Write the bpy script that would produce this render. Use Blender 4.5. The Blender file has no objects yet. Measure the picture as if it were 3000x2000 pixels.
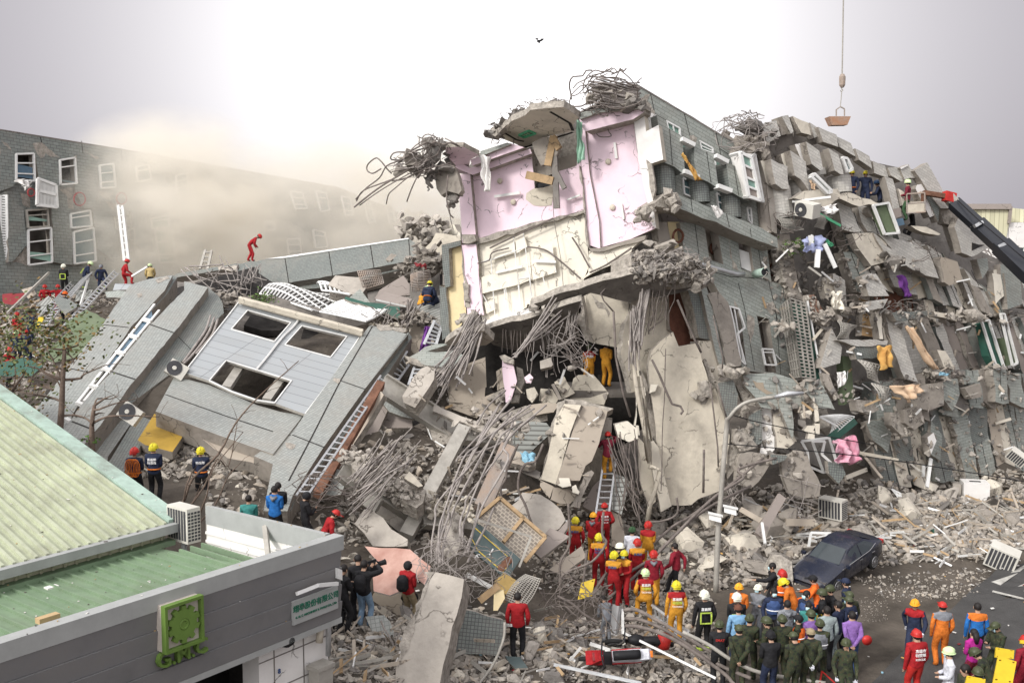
import bpy, bmesh, math, random
from mathutils import Vector as V, Matrix, noise, Euler
from mathutils.geometry import tessellate_polygon
R = random.Random(11)
S = bpy.context.scene; COL = S.collection
rad = math.radians
# ---------------------------------------------------------------- camera
FPX = 3000.0
PITCH = math.atan(280 / 3000)
CAM = V((0, 0, 11))
cd = bpy.data.cameras.new('camera'); cam = bpy.data.objects.new('camera', cd); COL.objects.link(cam)
cd.sensor_width = 36; cd.lens = 36; cd.clip_end = 3000
cam.location = CAM; cam.rotation_euler = (math.pi / 2 - PITCH, 0, 0); S.camera = cam
# ---------------------------------------------------------------- sky, sun, exposure
w = bpy.data.worlds.new("World"); S.world = w; w.use_nodes = True
nt = w.node_tree; nt.nodes.clear()
def N(t, **k):
    n = nt.nodes.new(t)
    for a, b in k.items(): setattr(n, a, b)
    return n
def Lk(a, b): nt.links.new(a, b)
sky = N('ShaderNodeTexSky', sky_type='NISHITA', sun_disc=False, air_density=1.0, dust_density=6.0)
hs = N('ShaderNodeHueSaturation'); hs.inputs['Saturation'].default_value = 0.10; Lk(sky.outputs[0], hs.inputs['Color'])
tc = N('ShaderNodeTexCoord')
# cloud deck: a broad bright patch low over the ruin, greyer around it, plus an added bright lobe behind the view, soft mottling
def glow(d, p, col):
    dn = N('ShaderNodeVectorMath', operation='DOT_PRODUCT'); dn.inputs[1].default_value = V(d).normalized(); Lk(tc.outputs['Generated'], dn.inputs[0])
    m0 = N('ShaderNodeMath', operation='MAXIMUM'); m0.inputs[1].default_value = 0; Lk(dn.outputs['Value'], m0.inputs[0])
    m1 = N('ShaderNodeMath', operation='POWER'); m1.inputs[1].default_value = p; Lk(m0.outputs[0], m1.inputs[0])
    sc = N('ShaderNodeVectorMath', operation='SCALE'); sc.inputs[0].default_value = col; Lk(m1.outputs[0], sc.inputs['Scale'])
    return sc.outputs[0]
nz = N('ShaderNodeTexNoise'); nz.inputs['Scale'].default_value = 1.6; nz.inputs['Detail'].default_value = 3; Lk(tc.outputs['Generated'], nz.inputs['Vector'])
mr = N('ShaderNodeMapRange'); mr.inputs['To Min'].default_value = 0.93; mr.inputs['To Max'].default_value = 1.07; Lk(nz.outputs['Fac'], mr.inputs['Value'])
mix = N('ShaderNodeMix', data_type='RGBA'); mix.inputs['Factor'].default_value = 0.86
Lk(hs.outputs[0], mix.inputs['A']); mix.inputs['B'].default_value = (2.35, 2.2, 2.45, 1)
ad = N('ShaderNodeVectorMath', operation='ADD'); Lk(mix.outputs['Result'], ad.inputs[0]); Lk(glow((-0.01, 1, .17), 22, (6.4, 6.35, 6.2)), ad.inputs[1])
ad2 = N('ShaderNodeVectorMath', operation='ADD'); Lk(ad.outputs[0], ad2.inputs[0]); Lk(glow((-0.35, -.45, .82), 1.3, (8.5, 8.4, 8.3)), ad2.inputs[1])  # added unseen glow overhead behind the camera to brighten the facades
sc2 = N('ShaderNodeVectorMath', operation='SCALE'); Lk(ad2.outputs[0], sc2.inputs[0]); Lk(mr.outputs[0], sc2.inputs['Scale'])
bg = N('ShaderNodeBackground'); bg.inputs['Strength'].default_value = 0.12; Lk(sc2.outputs[0], bg.inputs['Color'])
wo = N('ShaderNodeOutputWorld'); Lk(bg.outputs[0], wo.inputs['Surface'])
sd = bpy.data.lights.new('sun', 'SUN'); sun = bpy.data.objects.new('sun', sd); COL.objects.link(sun)
sd.energy = 1.5; sd.angle = rad(10); sd.color = (1, .97, .92)
sdir = V((-0.60, -0.58, 0.55)).normalized()
sky.sun_elevation = math.asin(sdir.z); sky.sun_rotation = math.atan2(sdir.x, sdir.y)
sun.rotation_euler = (-sdir).to_track_quat('-Z', 'Y').to_euler(); sun.location = (-20, 0, 60)
S.view_settings.view_transform = 'Standard'; S.view_settings.look = 'None'; S.view_settings.exposure = 0.6; S.view_settings.gamma = 1
S.render.engine = 'CYCLES'
S.cycles.max_bounces = 5; S.cycles.diffuse_bounces = 3; S.cycles.volume_bounces = 6; S.cycles.transparent_max_bounces = 12
S.cycles.volume_step_rate = 2.0; S.cycles.volume_max_steps = 96; S.cycles.use_denoising = True
# ---------------------------------------------------------------- pixel rays -> world points (3000 x 2000 frame of the photograph)
_up = V((0, math.sin(PITCH), math.cos(PITCH))); _fw = V((0, math.cos(PITCH), -math.sin(PITCH)))
def ray(u, v): return V(((u - 1500) / FPX, 0, 0)) + _up * ((1000 - v) / FPX) + _fw
def atY(u, v, Y):
    r = ray(u, v); return CAM + r * (Y / r.y)
def onz(u, v, z=0):
    r = ray(u, v); return CAM + r * ((z - CAM.z) / r.z)
REG = dict(A=(0, 350, .3507), B=(0, 850, .3507), C=(0, 1400, .4252), D=(500, 650, .3827), E=(1000, 200, .4464), F=(1850, 200, .3189),
           G=(2300, 300, .3507), H=(1850, 650, .3189), I=(2300, 800, .3507), J=(800, 900, .3507), K=(1250, 800, .3507), L=(1850, 1050, .3507),
           M=(2400, 1300, .2869), N=(900, 1450, .3507), O=(1550, 1400, .3826), P=(2000, 1600, .2551), Q=(2500, 1600, .2551), X=(0, 0, 1),
           a=(0, 750, .2232), b=(850, 1600, .1594), c=(2250, 1680, .2041), d=(2000, 1680, .2041), e=(2700, 550, .1594), f=(1000, 1300, .1913), g=(1400, 1300, .1913))
def px(s):
    """'K 10,20 30,40 L 5,6' -> list of full-frame (u, v)"""
    out = []; r = REG['X']
    for t in s.split():
        if t in REG: r = REG[t]
        else:
            x, y = t.split(','); out.append((r[0] + float(x) * r[2], r[1] + float(y) * r[2]))
    return out
class PL:
    def __init__(s, p0, n): s.p0 = V(p0); s.n = V(n).normalized()
    def hit(s, u, v, off=0):
        r = ray(u, v); p = s.p0 + s.n * off
        return CAM + r * ((p - CAM).dot(s.n) / r.dot(s.n))
def plane3(a, b, c):
    A, B_, C_ = atY(*a), atY(*b), atY(*c)
    n = (B_ - A).cross(C_ - A).normalized()
    if n.dot(CAM - A) < 0: n = -n
    return PL(A, n)
# ---------------------------------------------------------------- materials
MATS = {}
def mat(name, col, rough=.85, var=.25, scale=3.0, bump=.0, col2=None, metal=0, dirt=0, spec=.3, bscale=None, emit=None, trans=0):
    if name in MATS: return MATS[name]
    m = bpy.data.materials.new(name); m.use_nodes = True; t = m.node_tree; b = t.nodes['Principled BSDF']
    b.inputs['Roughness'].default_value = rough; b.inputs['Metallic'].default_value = metal; b.inputs['Specular IOR Level'].default_value = spec
    tc = t.nodes.new('ShaderNodeTexCoord')
    nz = t.nodes.new('ShaderNodeTexNoise'); nz.inputs['Scale'].default_value = scale; nz.inputs['Detail'].default_value = 6; nz.inputs['Roughness'].default_value = .65
    t.links.new(tc.outputs['Object'], nz.inputs['Vector'])
    cr = t.nodes.new('ShaderNodeValToRGB'); c = V(col)
    lo = V(col2) if col2 else c * (1 - var); hi = c * (1 + var) if not col2 else c
    cr.color_ramp.elements[0].position = .32; cr.color_ramp.elements[0].color = (*lo, 1)
    cr.color_ramp.elements[1].position = .68; cr.color_ramp.elements[1].color = (*hi, 1)
    t.links.new(nz.outputs['Fac'], cr.inputs['Fac']); out = cr.outputs['Color']
    if dirt:
        n2 = t.nodes.new('ShaderNodeTexNoise'); n2.inputs['Scale'].default_value = .8; n2.inputs['Detail'].default_value = 8; n2.inputs['Roughness'].default_value = .75
        t.links.new(tc.outputs['Object'], n2.inputs['Vector'])
        mp = t.nodes.new('ShaderNodeMapRange'); mp.inputs['From Min'].default_value = .48; mp.inputs['From Max'].default_value = .72; mp.inputs['To Max'].default_value = dirt
        t.links.new(n2.outputs['Fac'], mp.inputs['Value'])
        mx = t.nodes.new('ShaderNodeMix'); mx.data_type = 'RGBA'; t.links.new(mp.outputs[0], mx.inputs['Factor']); t.links.new(out, mx.inputs['A'])
        mx.inputs['B'].default_value = (.16, .14, .115, 1); out = mx.outputs['Result']
    if dirt > .07 and rough > .75:      # crack network and stains in chipped plaster and concrete
        n4 = t.nodes.new('ShaderNodeTexNoise'); n4.inputs['Scale'].default_value = 1.7; n4.inputs['Detail'].default_value = 5; t.links.new(tc.outputs['Object'], n4.inputs['Vector'])
        vm = t.nodes.new('ShaderNodeVectorMath'); vm.operation = 'ADD'; t.links.new(tc.outputs['Object'], vm.inputs[0]); t.links.new(n4.outputs['Color'], vm.inputs[1])
        vo = t.nodes.new('ShaderNodeTexVoronoi'); vo.feature = 'DISTANCE_TO_EDGE'; vo.inputs['Scale'].default_value = .75; t.links.new(vm.outputs[0], vo.inputs['Vector'])
        m1 = t.nodes.new('ShaderNodeMapRange'); m1.inputs['From Min'].default_value = .004; m1.inputs['From Max'].default_value = .018; m1.inputs['To Min'].default_value = .75; m1.inputs['To Max'].default_value = 0; t.links.new(vo.outputs['Distance'], m1.inputs['Value'])
        m2 = t.nodes.new('ShaderNodeMapRange'); m2.inputs['From Min'].default_value = .47; m2.inputs['From Max'].default_value = .55; t.links.new(n4.outputs['Fac'], m2.inputs['Value'])
        mm = t.nodes.new('ShaderNodeMath'); mm.operation = 'MULTIPLY'; t.links.new(m1.outputs[0], mm.inputs[0]); t.links.new(m2.outputs[0], mm.inputs[1])
        mx = t.nodes.new('ShaderNodeMix'); mx.data_type = 'RGBA'; t.links.new(mm.outputs[0], mx.inputs['Factor']); t.links.new(out, mx.inputs['A']); mx.inputs['B'].default_value = (.07, .06, .05, 1); out = mx.outputs['Result']
    t.links.new(out, b.inputs['Base Color'])
    if bump:
        n3 = t.nodes.new('ShaderNodeTexNoise'); n3.inputs['Scale'].default_value = bscale or scale * 4; n3.inputs['Detail'].default_value = 8
        t.links.new(tc.outputs['Object'], n3.inputs['Vector'])
        bp = t.nodes.new('ShaderNodeBump'); bp.inputs['Strength'].default_value = min(1, bump); bp.inputs['Distance'].default_value = .06
        t.links.new(n3.outputs['Fac'], bp.inputs['Height']); t.links.new(bp.outputs[0], b.inputs['Normal'])
    if emit: b.inputs['Emission Color'].default_value = (*emit, 1); b.inputs['Emission Strength'].default_value = 1
    MATS[name] = m; return m
def tile(name, col, grout, bw, bh, offs=.5, mort=.012, var=.12, dirt=.5):
    m = bpy.data.materials.new(name); m.use_nodes = True; t = m.node_tree; b = t.nodes['Principled BSDF']
    b.inputs['Roughness'].default_value = .5; b.inputs['Specular IOR Level'].default_value = .35
    uv = t.nodes.new('ShaderNodeUVMap'); br = t.nodes.new('ShaderNodeTexBrick'); br.offset = offs
    br.inputs['Scale'].default_value = 1; br.inputs['Brick Width'].default_value = bw; br.inputs['Row Height'].default_value = bh
    br.inputs['Mortar Size'].default_value = mort; br.inputs['Mortar Smooth'].default_value = .2
    c = V(col); br.inputs['Color1'].default_value = (*(c * (1 - var)), 1); br.inputs['Color2'].default_value = (*(c * (1 + var)), 1); br.inputs['Mortar'].default_value = (*grout, 1)
    t.links.new(uv.outputs[0], br.inputs['Vector'])
    tc = t.nodes.new('ShaderNodeTexCoord'); n2 = t.nodes.new('ShaderNodeTexNoise'); n2.inputs['Scale'].default_value = .55; n2.inputs['Detail'].default_value = 9; n2.inputs['Roughness'].default_value = .7
    t.links.new(tc.outputs['Object'], n2.inputs['Vector'])
    mp = t.nodes.new('ShaderNodeMapRange'); mp.inputs['From Min'].default_value = .45; mp.inputs['From Max'].default_value = .75; mp.inputs['To Max'].default_value = dirt
    t.links.new(n2.outputs['Fac'], mp.inputs['Value'])
    mx = t.nodes.new('ShaderNodeMix'); mx.data_type = 'RGBA'; t.links.new(mp.outputs[0], mx.inputs['Factor']); t.links.new(br.outputs['Color'], mx.inputs['A'])
    mx.inputs['B'].default_value = (.30, .27, .23, 1); t.links.new(mx.outputs['Result'], b.inputs['Base Color'])
    bp = t.nodes.new('ShaderNodeBump'); bp.inputs['Strength'].default_value = .2; bp.inputs['Distance'].default_value = .006; bp.invert = True
    t.links.new(br.outputs['Fac'], bp.inputs['Height']); t.links.new(bp.outputs[0], b.inputs['Normal'])
    MATS[name] = m; return m
tile('tileR', (.30, .322, .295), (.16, .17, .155), .34, .13, mort=.009)
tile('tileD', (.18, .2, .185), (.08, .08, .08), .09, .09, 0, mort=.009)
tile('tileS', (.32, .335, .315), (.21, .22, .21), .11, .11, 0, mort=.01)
tile('tileL', (.52, .505, .465), (.31, .30, .28), .3, .12, mort=.008)
tile('tileB', (.21, .23, .215), (.06, .065, .06), .4, .2, mort=.012)
tile('tileP', (.45, .30, .24), (.22, .16, .13), .3, .3, 0, mort=.012)
tile('panelM', (.34, .36, .37), (.12, .125, .13), 2.4, .52, .0, mort=.012, var=.05, dirt=.25)
tile('brick', (.36, .29, .21), (.25, .22, .18), .24, .1, mort=.015)
tile('corr', (.30, .31, .29), (.12, .12, .11), 3, .18, 0, mort=.03)
mat('conc', (.30, .27, .235), .95, .22, 1.6, .6, dirt=.35)
mat('concD', (.20, .185, .17), .95, .25, 1.6, .6, dirt=.4)
mat('concL', (.41, .375, .33), .95, .18, 1.3, .5, dirt=.3)
mat('rough', (.34, .31, .27), 1, .4, 5, 1, bscale=9)
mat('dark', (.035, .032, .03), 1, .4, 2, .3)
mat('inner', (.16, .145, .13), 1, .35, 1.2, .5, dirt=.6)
mat('tan', (.42, .365, .30), .9, .12, .8, .3, dirt=.35)
mat('taupe', (.30, .26, .235), .9, .12, .8, .3, dirt=.4)
mat('cream', (.80, .75, .64), .9, .07, .9, .25, dirt=.22)
mat('cream2', (.56, .51, .42), .9, .12, 1.5, .35, dirt=.45)
mat('yellow', (.72, .60, .36), .9, .07, .9, .2, dirt=.2)
mat('ochre', (.44, .28, .05), .8, .12, 1, .2, dirt=.2)
mat('pink', (.83, .66, .735), .85, .04, .7, .15, dirt=.1)
mat('white', (.80, .78, .75), .8, .05, 1, .15, dirt=.15)
mat('wframe', (.74, .74, .72), .5, .08, 2, .1, dirt=.15)
mat('plaster', (.62, .57, .48), .95, .1, 1, .4, dirt=.4)
mat('steel', (.40, .38, .34), .6, .15, 2, .3, dirt=.5, metal=.2)
mat('galv', (.52, .53, .54), .4, .12, 3, .1, metal=.6)
mat('rebar', (.17, .145, .13), .8, .35, 4, .3)
mat('rebarL', (.30, .27, .25), .75, .3, 4, .3)
mat('rust', (.17, .085, .055), .9, .4, 3, .5)
mat('glass', (.10, .16, .17), .12, .15, .6, 0, spec=.6)
mat('glassB', (.085, .15, .21), .15, .15, .6, 0, spec=.6)
mat('glassG', (.22, .36, .30), .2, .15, .6, 0, spec=.6)
mat('gmetal', (.03, .095, .07), .5, .2, 2, .1, dirt=.3)
mat('gpaint', (.12, .155, .09), .7, .2, 1.5, .2, dirt=.4)
mat('wood', (.40, .28, .16), .8, .25, 3, .3, dirt=.2)
mat('woodD', (.13, .055, .035), .8, .3, 3, .3)
mat('green', (.10, .40, .22), .8, .2, 2, .2)
mat('black', (.012, .012, .014), .6, .3, 3)
# ---------------------------------------------------------------- mesh builder
class MB:
    def __init__(s): s.v = []; s.f = []; s.m = []; s.uv = {}
    def poly(s, pts, mi=0, uv=None):
        i = len(s.v); s.v += [V(p) for p in pts]; s.f.append(tuple(range(i, i + len(pts)))); s.m.append(mi)
        if uv: s.uv[len(s.f) - 1] = uv
    def hexa(s, p, mi=0):
        i = len(s.v); s.v += [V(q) for q in p]
        for f in ((0, 3, 2, 1), (4, 5, 6, 7), (0, 1, 5, 4), (1, 2, 6, 5), (2, 3, 7, 6), (3, 0, 4, 7)): s.f.append(tuple(i + k for k in f)); s.m.append(mi)
    def box(s, c, X, Y, Z, mi=0):
        c = V(c); X = V(X); Y = V(Y); Z = V(Z)
        s.hexa([c - X - Y - Z, c + X - Y - Z, c + X + Y - Z, c - X + Y - Z, c - X - Y + Z, c + X - Y + Z, c + X + Y + Z, c - X + Y + Z], mi)
    def cub(s, c, sx, sy, sz, mi=0): s.box(c, (sx / 2, 0, 0), (0, sy / 2, 0), (0, 0, sz / 2), mi)
    def tube(s, pts, r, n=6, mi=0, caps=True):
        pts = [V(p) for p in pts]; rings = []; prev = None
        for k, p in enumerate(pts):
            d = (pts[min(k + 1, len(pts) - 1)] - pts[max(k - 1, 0)])
            if d.length < 1e-6: d = V((0, 0, 1))
            d.normalize()
            a = prev if prev is not None else (V((0, 0, 1)) if abs(d.z) < .9 else V((1, 0, 0)))
            x = a - d * a.dot(d)
            if x.length < 1e-4: x = d.orthogonal()
            x.normalize(); y = d.cross(x); prev = x
            rr = r[k] if isinstance(r, (list, tuple)) else r
            i = len(s.v)
            for j in range(n):
                t = 2 * math.pi * j / n; s.v.append(p + x * (math.cos(t) * rr) + y * (math.sin(t) * rr))
            rings.append(i)
        for a_, b_ in zip(rings, rings[1:]):
            for j in range(n): s.f.append((a_ + j, a_ + (j + 1) % n, b_ + (j + 1) % n, b_ + j)); s.m.append(mi)
        if caps:
            s.f.append(tuple(rings[0] + j for j in reversed(range(n)))); s.m.append(mi)
            s.f.append(tuple(rings[-1] + j for j in range(n))); s.m.append(mi)
    def lathe(s, c, prof, ax=(0, 0, 1), n=16, mi=0):
        s.tube([V(c) + V(ax) * h for h, r in prof], [max(r, 1e-4) for h, r in prof], n, mi)
    def bar(s, p, q, a, b=None, mi=0, nrm=None):
        p = V(p); q = V(q); d = (q - p).normalized(); nn = V(nrm) if nrm else (V((0, -1, .2)))
        x = d.cross(nn)
        if x.length < 1e-3: x = d.orthogonal()
        x.normalize(); y = d.cross(x); b = b or a
        c = (p + q) / 2; s.box(c, d * ((q - p).length / 2), x * (a / 2), y * (b / 2), mi)
    def add(s, o, M=None, mi=None):
        i = len(s.v); s.v += [(M @ p if M else p.copy()) for p in o.v]
        k0 = len(s.f)
        s.f += [tuple(i + k for k in f) for f in o.f]; s.m += [m if mi is None else mi for m in o.m]
        for k, u in o.uv.items(): s.uv[k0 + k] = u
WL = {}
def tag(o, label=None, cat=None, group=None, kind=None):
    if label: o['label'] = label
    if cat: o['category'] = cat
    if group: o['group'] = group
    if kind: o['kind'] = kind
    return o
def mk(name, mb, mats, parent=None, smooth=False, local=False, label=None, cat=None, group=None, kind=None, loc=None):
    me = bpy.data.meshes.new(name)
    if parent is not None: sh = V((0, 0, 0)) if local else WL[parent]
    elif loc is not None: sh = V(loc)
    else:
        xs = [p.x for p in mb.v]; ys = [p.y for p in mb.v]; sh = V(((min(xs) + max(xs)) / 2, (min(ys) + max(ys)) / 2, min(p.z for p in mb.v)))
    me.from_pydata([p - sh for p in mb.v], [], mb.f)
    if isinstance(mats, str): mats = mats.split()
    for m in mats: me.materials.append(MATS[m] if isinstance(m, str) else m)
    me.polygons.foreach_set('material_index', mb.m)
    if mb.uv:
        l = me.uv_layers.new(name='UVMap').data
        for k, uv in mb.uv.items():
            p = me.polygons[k]
            for j, li in enumerate(p.loop_indices): l[li].uv = uv[j]
    if smooth: me.polygons.foreach_set('use_smooth', [True] * len(me.polygons))
    me.update()
    o = bpy.data.objects.new(name, me); COL.objects.link(o)
    if parent is not None: o.parent = parent; WL[o] = WL[parent]
    else: o.location = sh; WL[o] = sh
    return tag(o, label, cat, group, kind)
def root(name, label, cat, loc, group=None, rz=0):
    o = bpy.data.objects.new(name, None); COL.objects.link(o); o.location = loc; o.rotation_euler = (0, 0, rz); o.empty_display_size = .2
    WL[o] = V(loc); return tag(o, label, cat, group)
def jagged(pts, amp, step, rnd):
    out = []; n = len(pts)
    for i in range(n):
        a, b = pts[i], pts[(i + 1) % n]; L = (b - a).length; k = max(1, int(L / step)); d = (b - a)
        nn = V((-d.y, d.x)).normalized() if L > 0 else V((0, 0))
        out.append(a)
        for j in range(1, k): out.append(a + d * (j / k) + nn * rnd.uniform(-amp, amp) + d.normalized() * rnd.uniform(-step * .25, step * .25))
    return out
def slabmb(mb, pts, pl, th, holes=(), jag=0, off=0, dirn=None, lines=(), patches=(), fm=0, sm=1, lm=2, pm=3, lw=.03, seed=0, step=.35, thv=None):
    """traced outline on plane pl -> a real plate of thickness th (metres) behind it; returns nothing, fills mb"""
    rnd = random.Random(seed or int(abs(pts[0][0] * 7 + pts[0][1] * 13)))
    P3 = [pl.hit(u, v, off) for u, v in pts]; o = P3[0]
    if dirn: ax = pl.hit(*dirn[1]) - pl.hit(*dirn[0])
    else:
        ax = pl.n.cross(V((0, 0, 1))); ax = ax if ax.length > .1 else V((1, 0, 0))
    ax = (ax - pl.n * ax.dot(pl.n)).normalized(); ay = pl.n.cross(ax).normalized()
    to2 = lambda p: V(((p - o).dot(ax), (p - o).dot(ay)))
    to3 = lambda q, d=0: o + ax * q.x + ay * q.y + pl.n * d
    out = [to2(p) for p in P3]
    if jag: out = jagged(out, jag, step, rnd)
    hl = [[to2(pl.hit(u, v, off)) for u, v in h] for h in holes]
    loops = [out] + hl; flat = [q for l in loops for q in l]
    tri = tessellate_polygon([[V((q.x, q.y, 0)) for q in l] for l in loops])
    bk = thv or (-pl.n * th)
    i = len(mb.v); n = len(flat)
    mb.v += [to3(q) for q in flat]; mb.v += [to3(q) + bk for q in flat]
    for a, b, c in tri:
        A, B_, C_ = flat[a], flat[b], flat[c]
        cr = (B_.x - A.x) * (C_.y - A.y) - (B_.y - A.y) * (C_.x - A.x)
        if abs(cr) < 1e-9: continue
        if cr < 0: b, c = c, b
        mb.f.append((i + a, i + b, i + c)); mb.m.append(fm); mb.uv[len(mb.f) - 1] = [tuple(flat[k]) for k in (a, b, c)]
        mb.f.append((i + n + c, i + n + b, i + n + a)); mb.m.append(sm)
    s0 = 0
    for l in loops:
        m = len(l); area = sum(l[k].x * l[(k + 1) % m].y - l[(k + 1) % m].x * l[k].y for k in range(m))
        for k in range(m):
            a, b = s0 + k, s0 + (k + 1) % m
            f = (i + a, i + n + a, i + n + b, i + b)
            if (area < 0) ^ (s0 > 0): f = f[::-1]
            if s0 > 0: f = f[::-1] if area < 0 else f[::-1]
            mb.f.append(f); mb.m.append(sm)
        s0 += m
    for ln in lines:
        q = [to2(pl.hit(u, v, off)) for u, v in ln]
        for a, b in zip(q, q[1:]):
            d = (b - a).normalized(); nn = V((-d.y, d.x)) * (lw / 2)
            mb.poly([to3(a - nn, .006), to3(b - nn, .006), to3(b + nn, .006), to3(a + nn, .006)], lm)
    for k, pt in enumerate(patches):
        q = jagged([to2(pl.hit(u, v, off)) for u, v in pt], .06, .16, rnd)
        ar = sum(q[j].x * q[(j + 1) % len(q)].y - q[(j + 1) % len(q)].x * q[j].y for j in range(len(q)))
        if ar < 0: q.reverse()
        for a, b, c in tessellate_polygon([[V((z.x, z.y, 0)) for z in q]]):
            A, B_, C_ = q[a], q[b], q[c]
            if (B_.x - A.x) * (C_.y - A.y) - (B_.y - A.y) * (C_.x - A.x) < 0: b, c = c, b
            mb.poly([to3(q[a], .012), to3(q[b], .012), to3(q[c], .012)], pm)
def slab(name, spec, pl, th, m='tileR', side='conc', parent=None, holes='', lines='', patches='', label=None, cat=None, group=None, pm='rough', **k):
    mb = MB(); hs_ = [px(h) for h in holes.split('/')] if holes else []
    ls = [px(h) for h in lines.split('/')] if lines else []
    ps = [px(h) for h in patches.split('/')] if patches else []
    if isinstance(k.get('dirn'), str): k['dirn'] = px(k['dirn'])
    slabmb(mb, px(spec), pl, th, holes=hs_, lines=ls, patches=ps, **k)
    return mk(name, mb, [m, side, 'dark', pm], parent, label=label, cat=cat, group=group)
def tubes(name, lst, m, parent=None, n=6, **k):
    mb = MB()
    for pts, r in lst: mb.tube(pts, r, n)
    return mk(name, mb, m, parent, smooth=True, **k)
def smooth_path(pts, k=4):
    pts = [V(p) for p in pts]; out = []
    for i in range(len(pts) - 1):
        p0 = pts[max(i - 1, 0)]; p1 = pts[i]; p2 = pts[i + 1]; p3 = pts[min(i + 2, len(pts) - 1)]
        for j in range(k):
            t = j / k
            out.append(.5 * ((2 * p1) + (p2 - p0) * t + (2 * p0 - 5 * p1 + 4 * p2 - p3) * t * t + (3 * p1 - p0 - 3 * p2 + p3) * t ** 3))
    return out + [pts[-1]]
def path(spec, Y, dY=0):
    q = px(spec); n = max(1, len(q) - 1); return [atY(u, v, Y + dY * i / n) for i, (u, v) in enumerate(q)]

def bars(name, lst, w, h, m, parent, nrm=None, **k):
    """each bar an object of its own"""
    for a, b in lst:
        mb = MB(); mb.bar(a, b, w, h, nrm=nrm); mk(name, mb, m, parent, **k)
# ================================================================ terrain
CT = [atY(u, v, Y) for u, v, Y in ((1513,1935,25),(1050,1825,26),(1200,1840,27),(1690,1680,33),(1780,1622,35),(1890,1850,29),(1980,1893,27.3),(2060,1926,27),(1985,1745,31),
    (2150,1560,38),(2100,1480,40.5),(1900,1600,37),(2000,1500,39),(2300,1480,41.5),(1500,1620,31),(1300,1560,31),(1400,1330,36),(1600,1400,38),(445,1445,30),(630,1430,30.5),
    (805,1590,28),(950,1640,27),(620,1590,29),(1000,1720,26),(200,1300,38),(50,1025,50),(90,1012,50),(48,1080,46),(75,1075,47),(16,1135,44),(170,930,56),(135,915,56),(190,962,52),(350,880,57),(185,862,58),(290,862,58),(0,1200,38),(500,830,60),(1000,1950,22.5),(800,1250,36),(500,1100,38),
    (900,1000,42),(1150,900,46),(1200,1250,36),(1700,1250,40),(1300,1800,25.5),(1400,1990,23.5))]
CT += [onz(u, v, z) for u, v, z in ((2000,2050,0),(2500,2000,0),(3000,2000,0),(2300,1850,0),(2700,1800,0),(3000,1700,0),(2600,1680,.05),(2450,1620,.3),(3000,1500,0),(2850,1465,0),(3000,1400,0),(2700,1540,.3),(2500,1500,.6),(1750,2050,.1),(2150,1700,.3),(2650,1420,.6))]
CT += [V(p) for p in ((10.5, 41.3, 1.9), (14, 43.2, 1.9), (18, 45.3, 1.7), (22, 47.5, 1.5), (27, 50, 1.2), (7.5, 39.6, 1.3), (-9, 22, 0), (-6.2, 23.2, 0), (-14, 24, .3), (-5, 18, 0), (-3, 14, 0), (4, 14, 0), (14, 14, 0), (-20, 20, 0), (-24, 34, 3), (40, 20, 0), (60, 50, 0), (30, 62, 0), (10, 70, 2), (-10, 80, 2), (-50, 60, 3), (-60, 30, 0), (-30, 95, 0), (20, 100, 0), (60, 100, 0), (0, 130, 0), (-60, 130, 0), (100, 80, 0), (-100, 80, 0))]
def TH(x, y):
    if y > 140 or abs(x) > 120: return 0.0
    s = 0; t = 0
    for c in CT:
        d = ((x - c.x) ** 2 + (y - c.y) ** 2 + .15) ** -1.7; s += d; t += d * c.z
    return t / s
def frange(a, b, s):
    o = []; x = a
    while x < b: o.append(x); x += s
    return o
gx = [-1500, -600, -250, -140, -90] + frange(-60, -36, 3) + frange(-36, 40, .9) + frange(40, 70, 4) + [90, 140, 300, 700, 1500]
gy = [-60, -10, 6, 10] + frange(14, 62, .9) + frange(62, 100, 3) + [110, 125, 145, 200, 400, 900, 2600]
mb = MB()
for y in gy:
    for x in gx: mb.v.append(V((x, y, TH(x, y) + (.10 * noise.noise(V((x * .5, y * .5, 3))) if 12 < y < 70 and abs(x) < 60 else 0))))
W_ = len(gx)
for j in range(len(gy) - 1):
    for i in range(W_ - 1): k = j * W_ + i; mb.f.append((k, k + 1, k + 1 + W_, k + W_)); mb.m.append(0)
mat('ground', (.13, .11, .09), .95, .4, .5, 1, col2=(.045, .038, .03), bscale=6)
mat('asphalt', (.07, .068, .066), .9, .2, 1.2, .6, bscale=20)
mat('paint', (.48, .47, .43), .8, .25, 2.5, .2, dirt=.7)
mk('ground', mb, ['ground'], smooth=True, kind='structure', loc=(0, 0, 0), label='dusty grey brown ground strewn with crushed concrete', cat='ground')
def drape(name, pts, m, dz, kind='structure', label=None, cat=None, seg=1.0):
    """flat sheet laid on the terrain"""
    mb = MB(); q = [V((p.x, p.y)) for p in pts]
    a, b, c, d = q; n1 = max(1, int((b - a).length / seg)); n2 = max(1, int((d - a).length / seg))
    for j in range(n2 + 1):
        for i in range(n1 + 1):
            s, t = i / n1, j / n2; p = (a * (1 - s) + b * s) * (1 - t) + (d * (1 - s) + c * s) * t
            mb.v.append(V((p.x, p.y, TH(p.x, p.y) + .10 * noise.noise(V((p.x * .5, p.y * .5, 3))) + dz)))
    for j in range(n2):
        for i in range(n1): k = j * (n1 + 1) + i; mb.f.append((k, k + 1, k + n1 + 2, k + n1 + 1)); mb.m.append(0)
    return mk(name, mb, [m], kind=kind, label=label, cat=cat)
E1 = [onz(*p) for p in ((2560,2080),(2860,1760),(3060,1585),(3400,1500))]
drape('road', [onz(2330, 2200), onz(4200, 2200), onz(4000, 1520), onz(2925, 1668)], 'asphalt', .05, label='dark grey asphalt road', cat='road')
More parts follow.
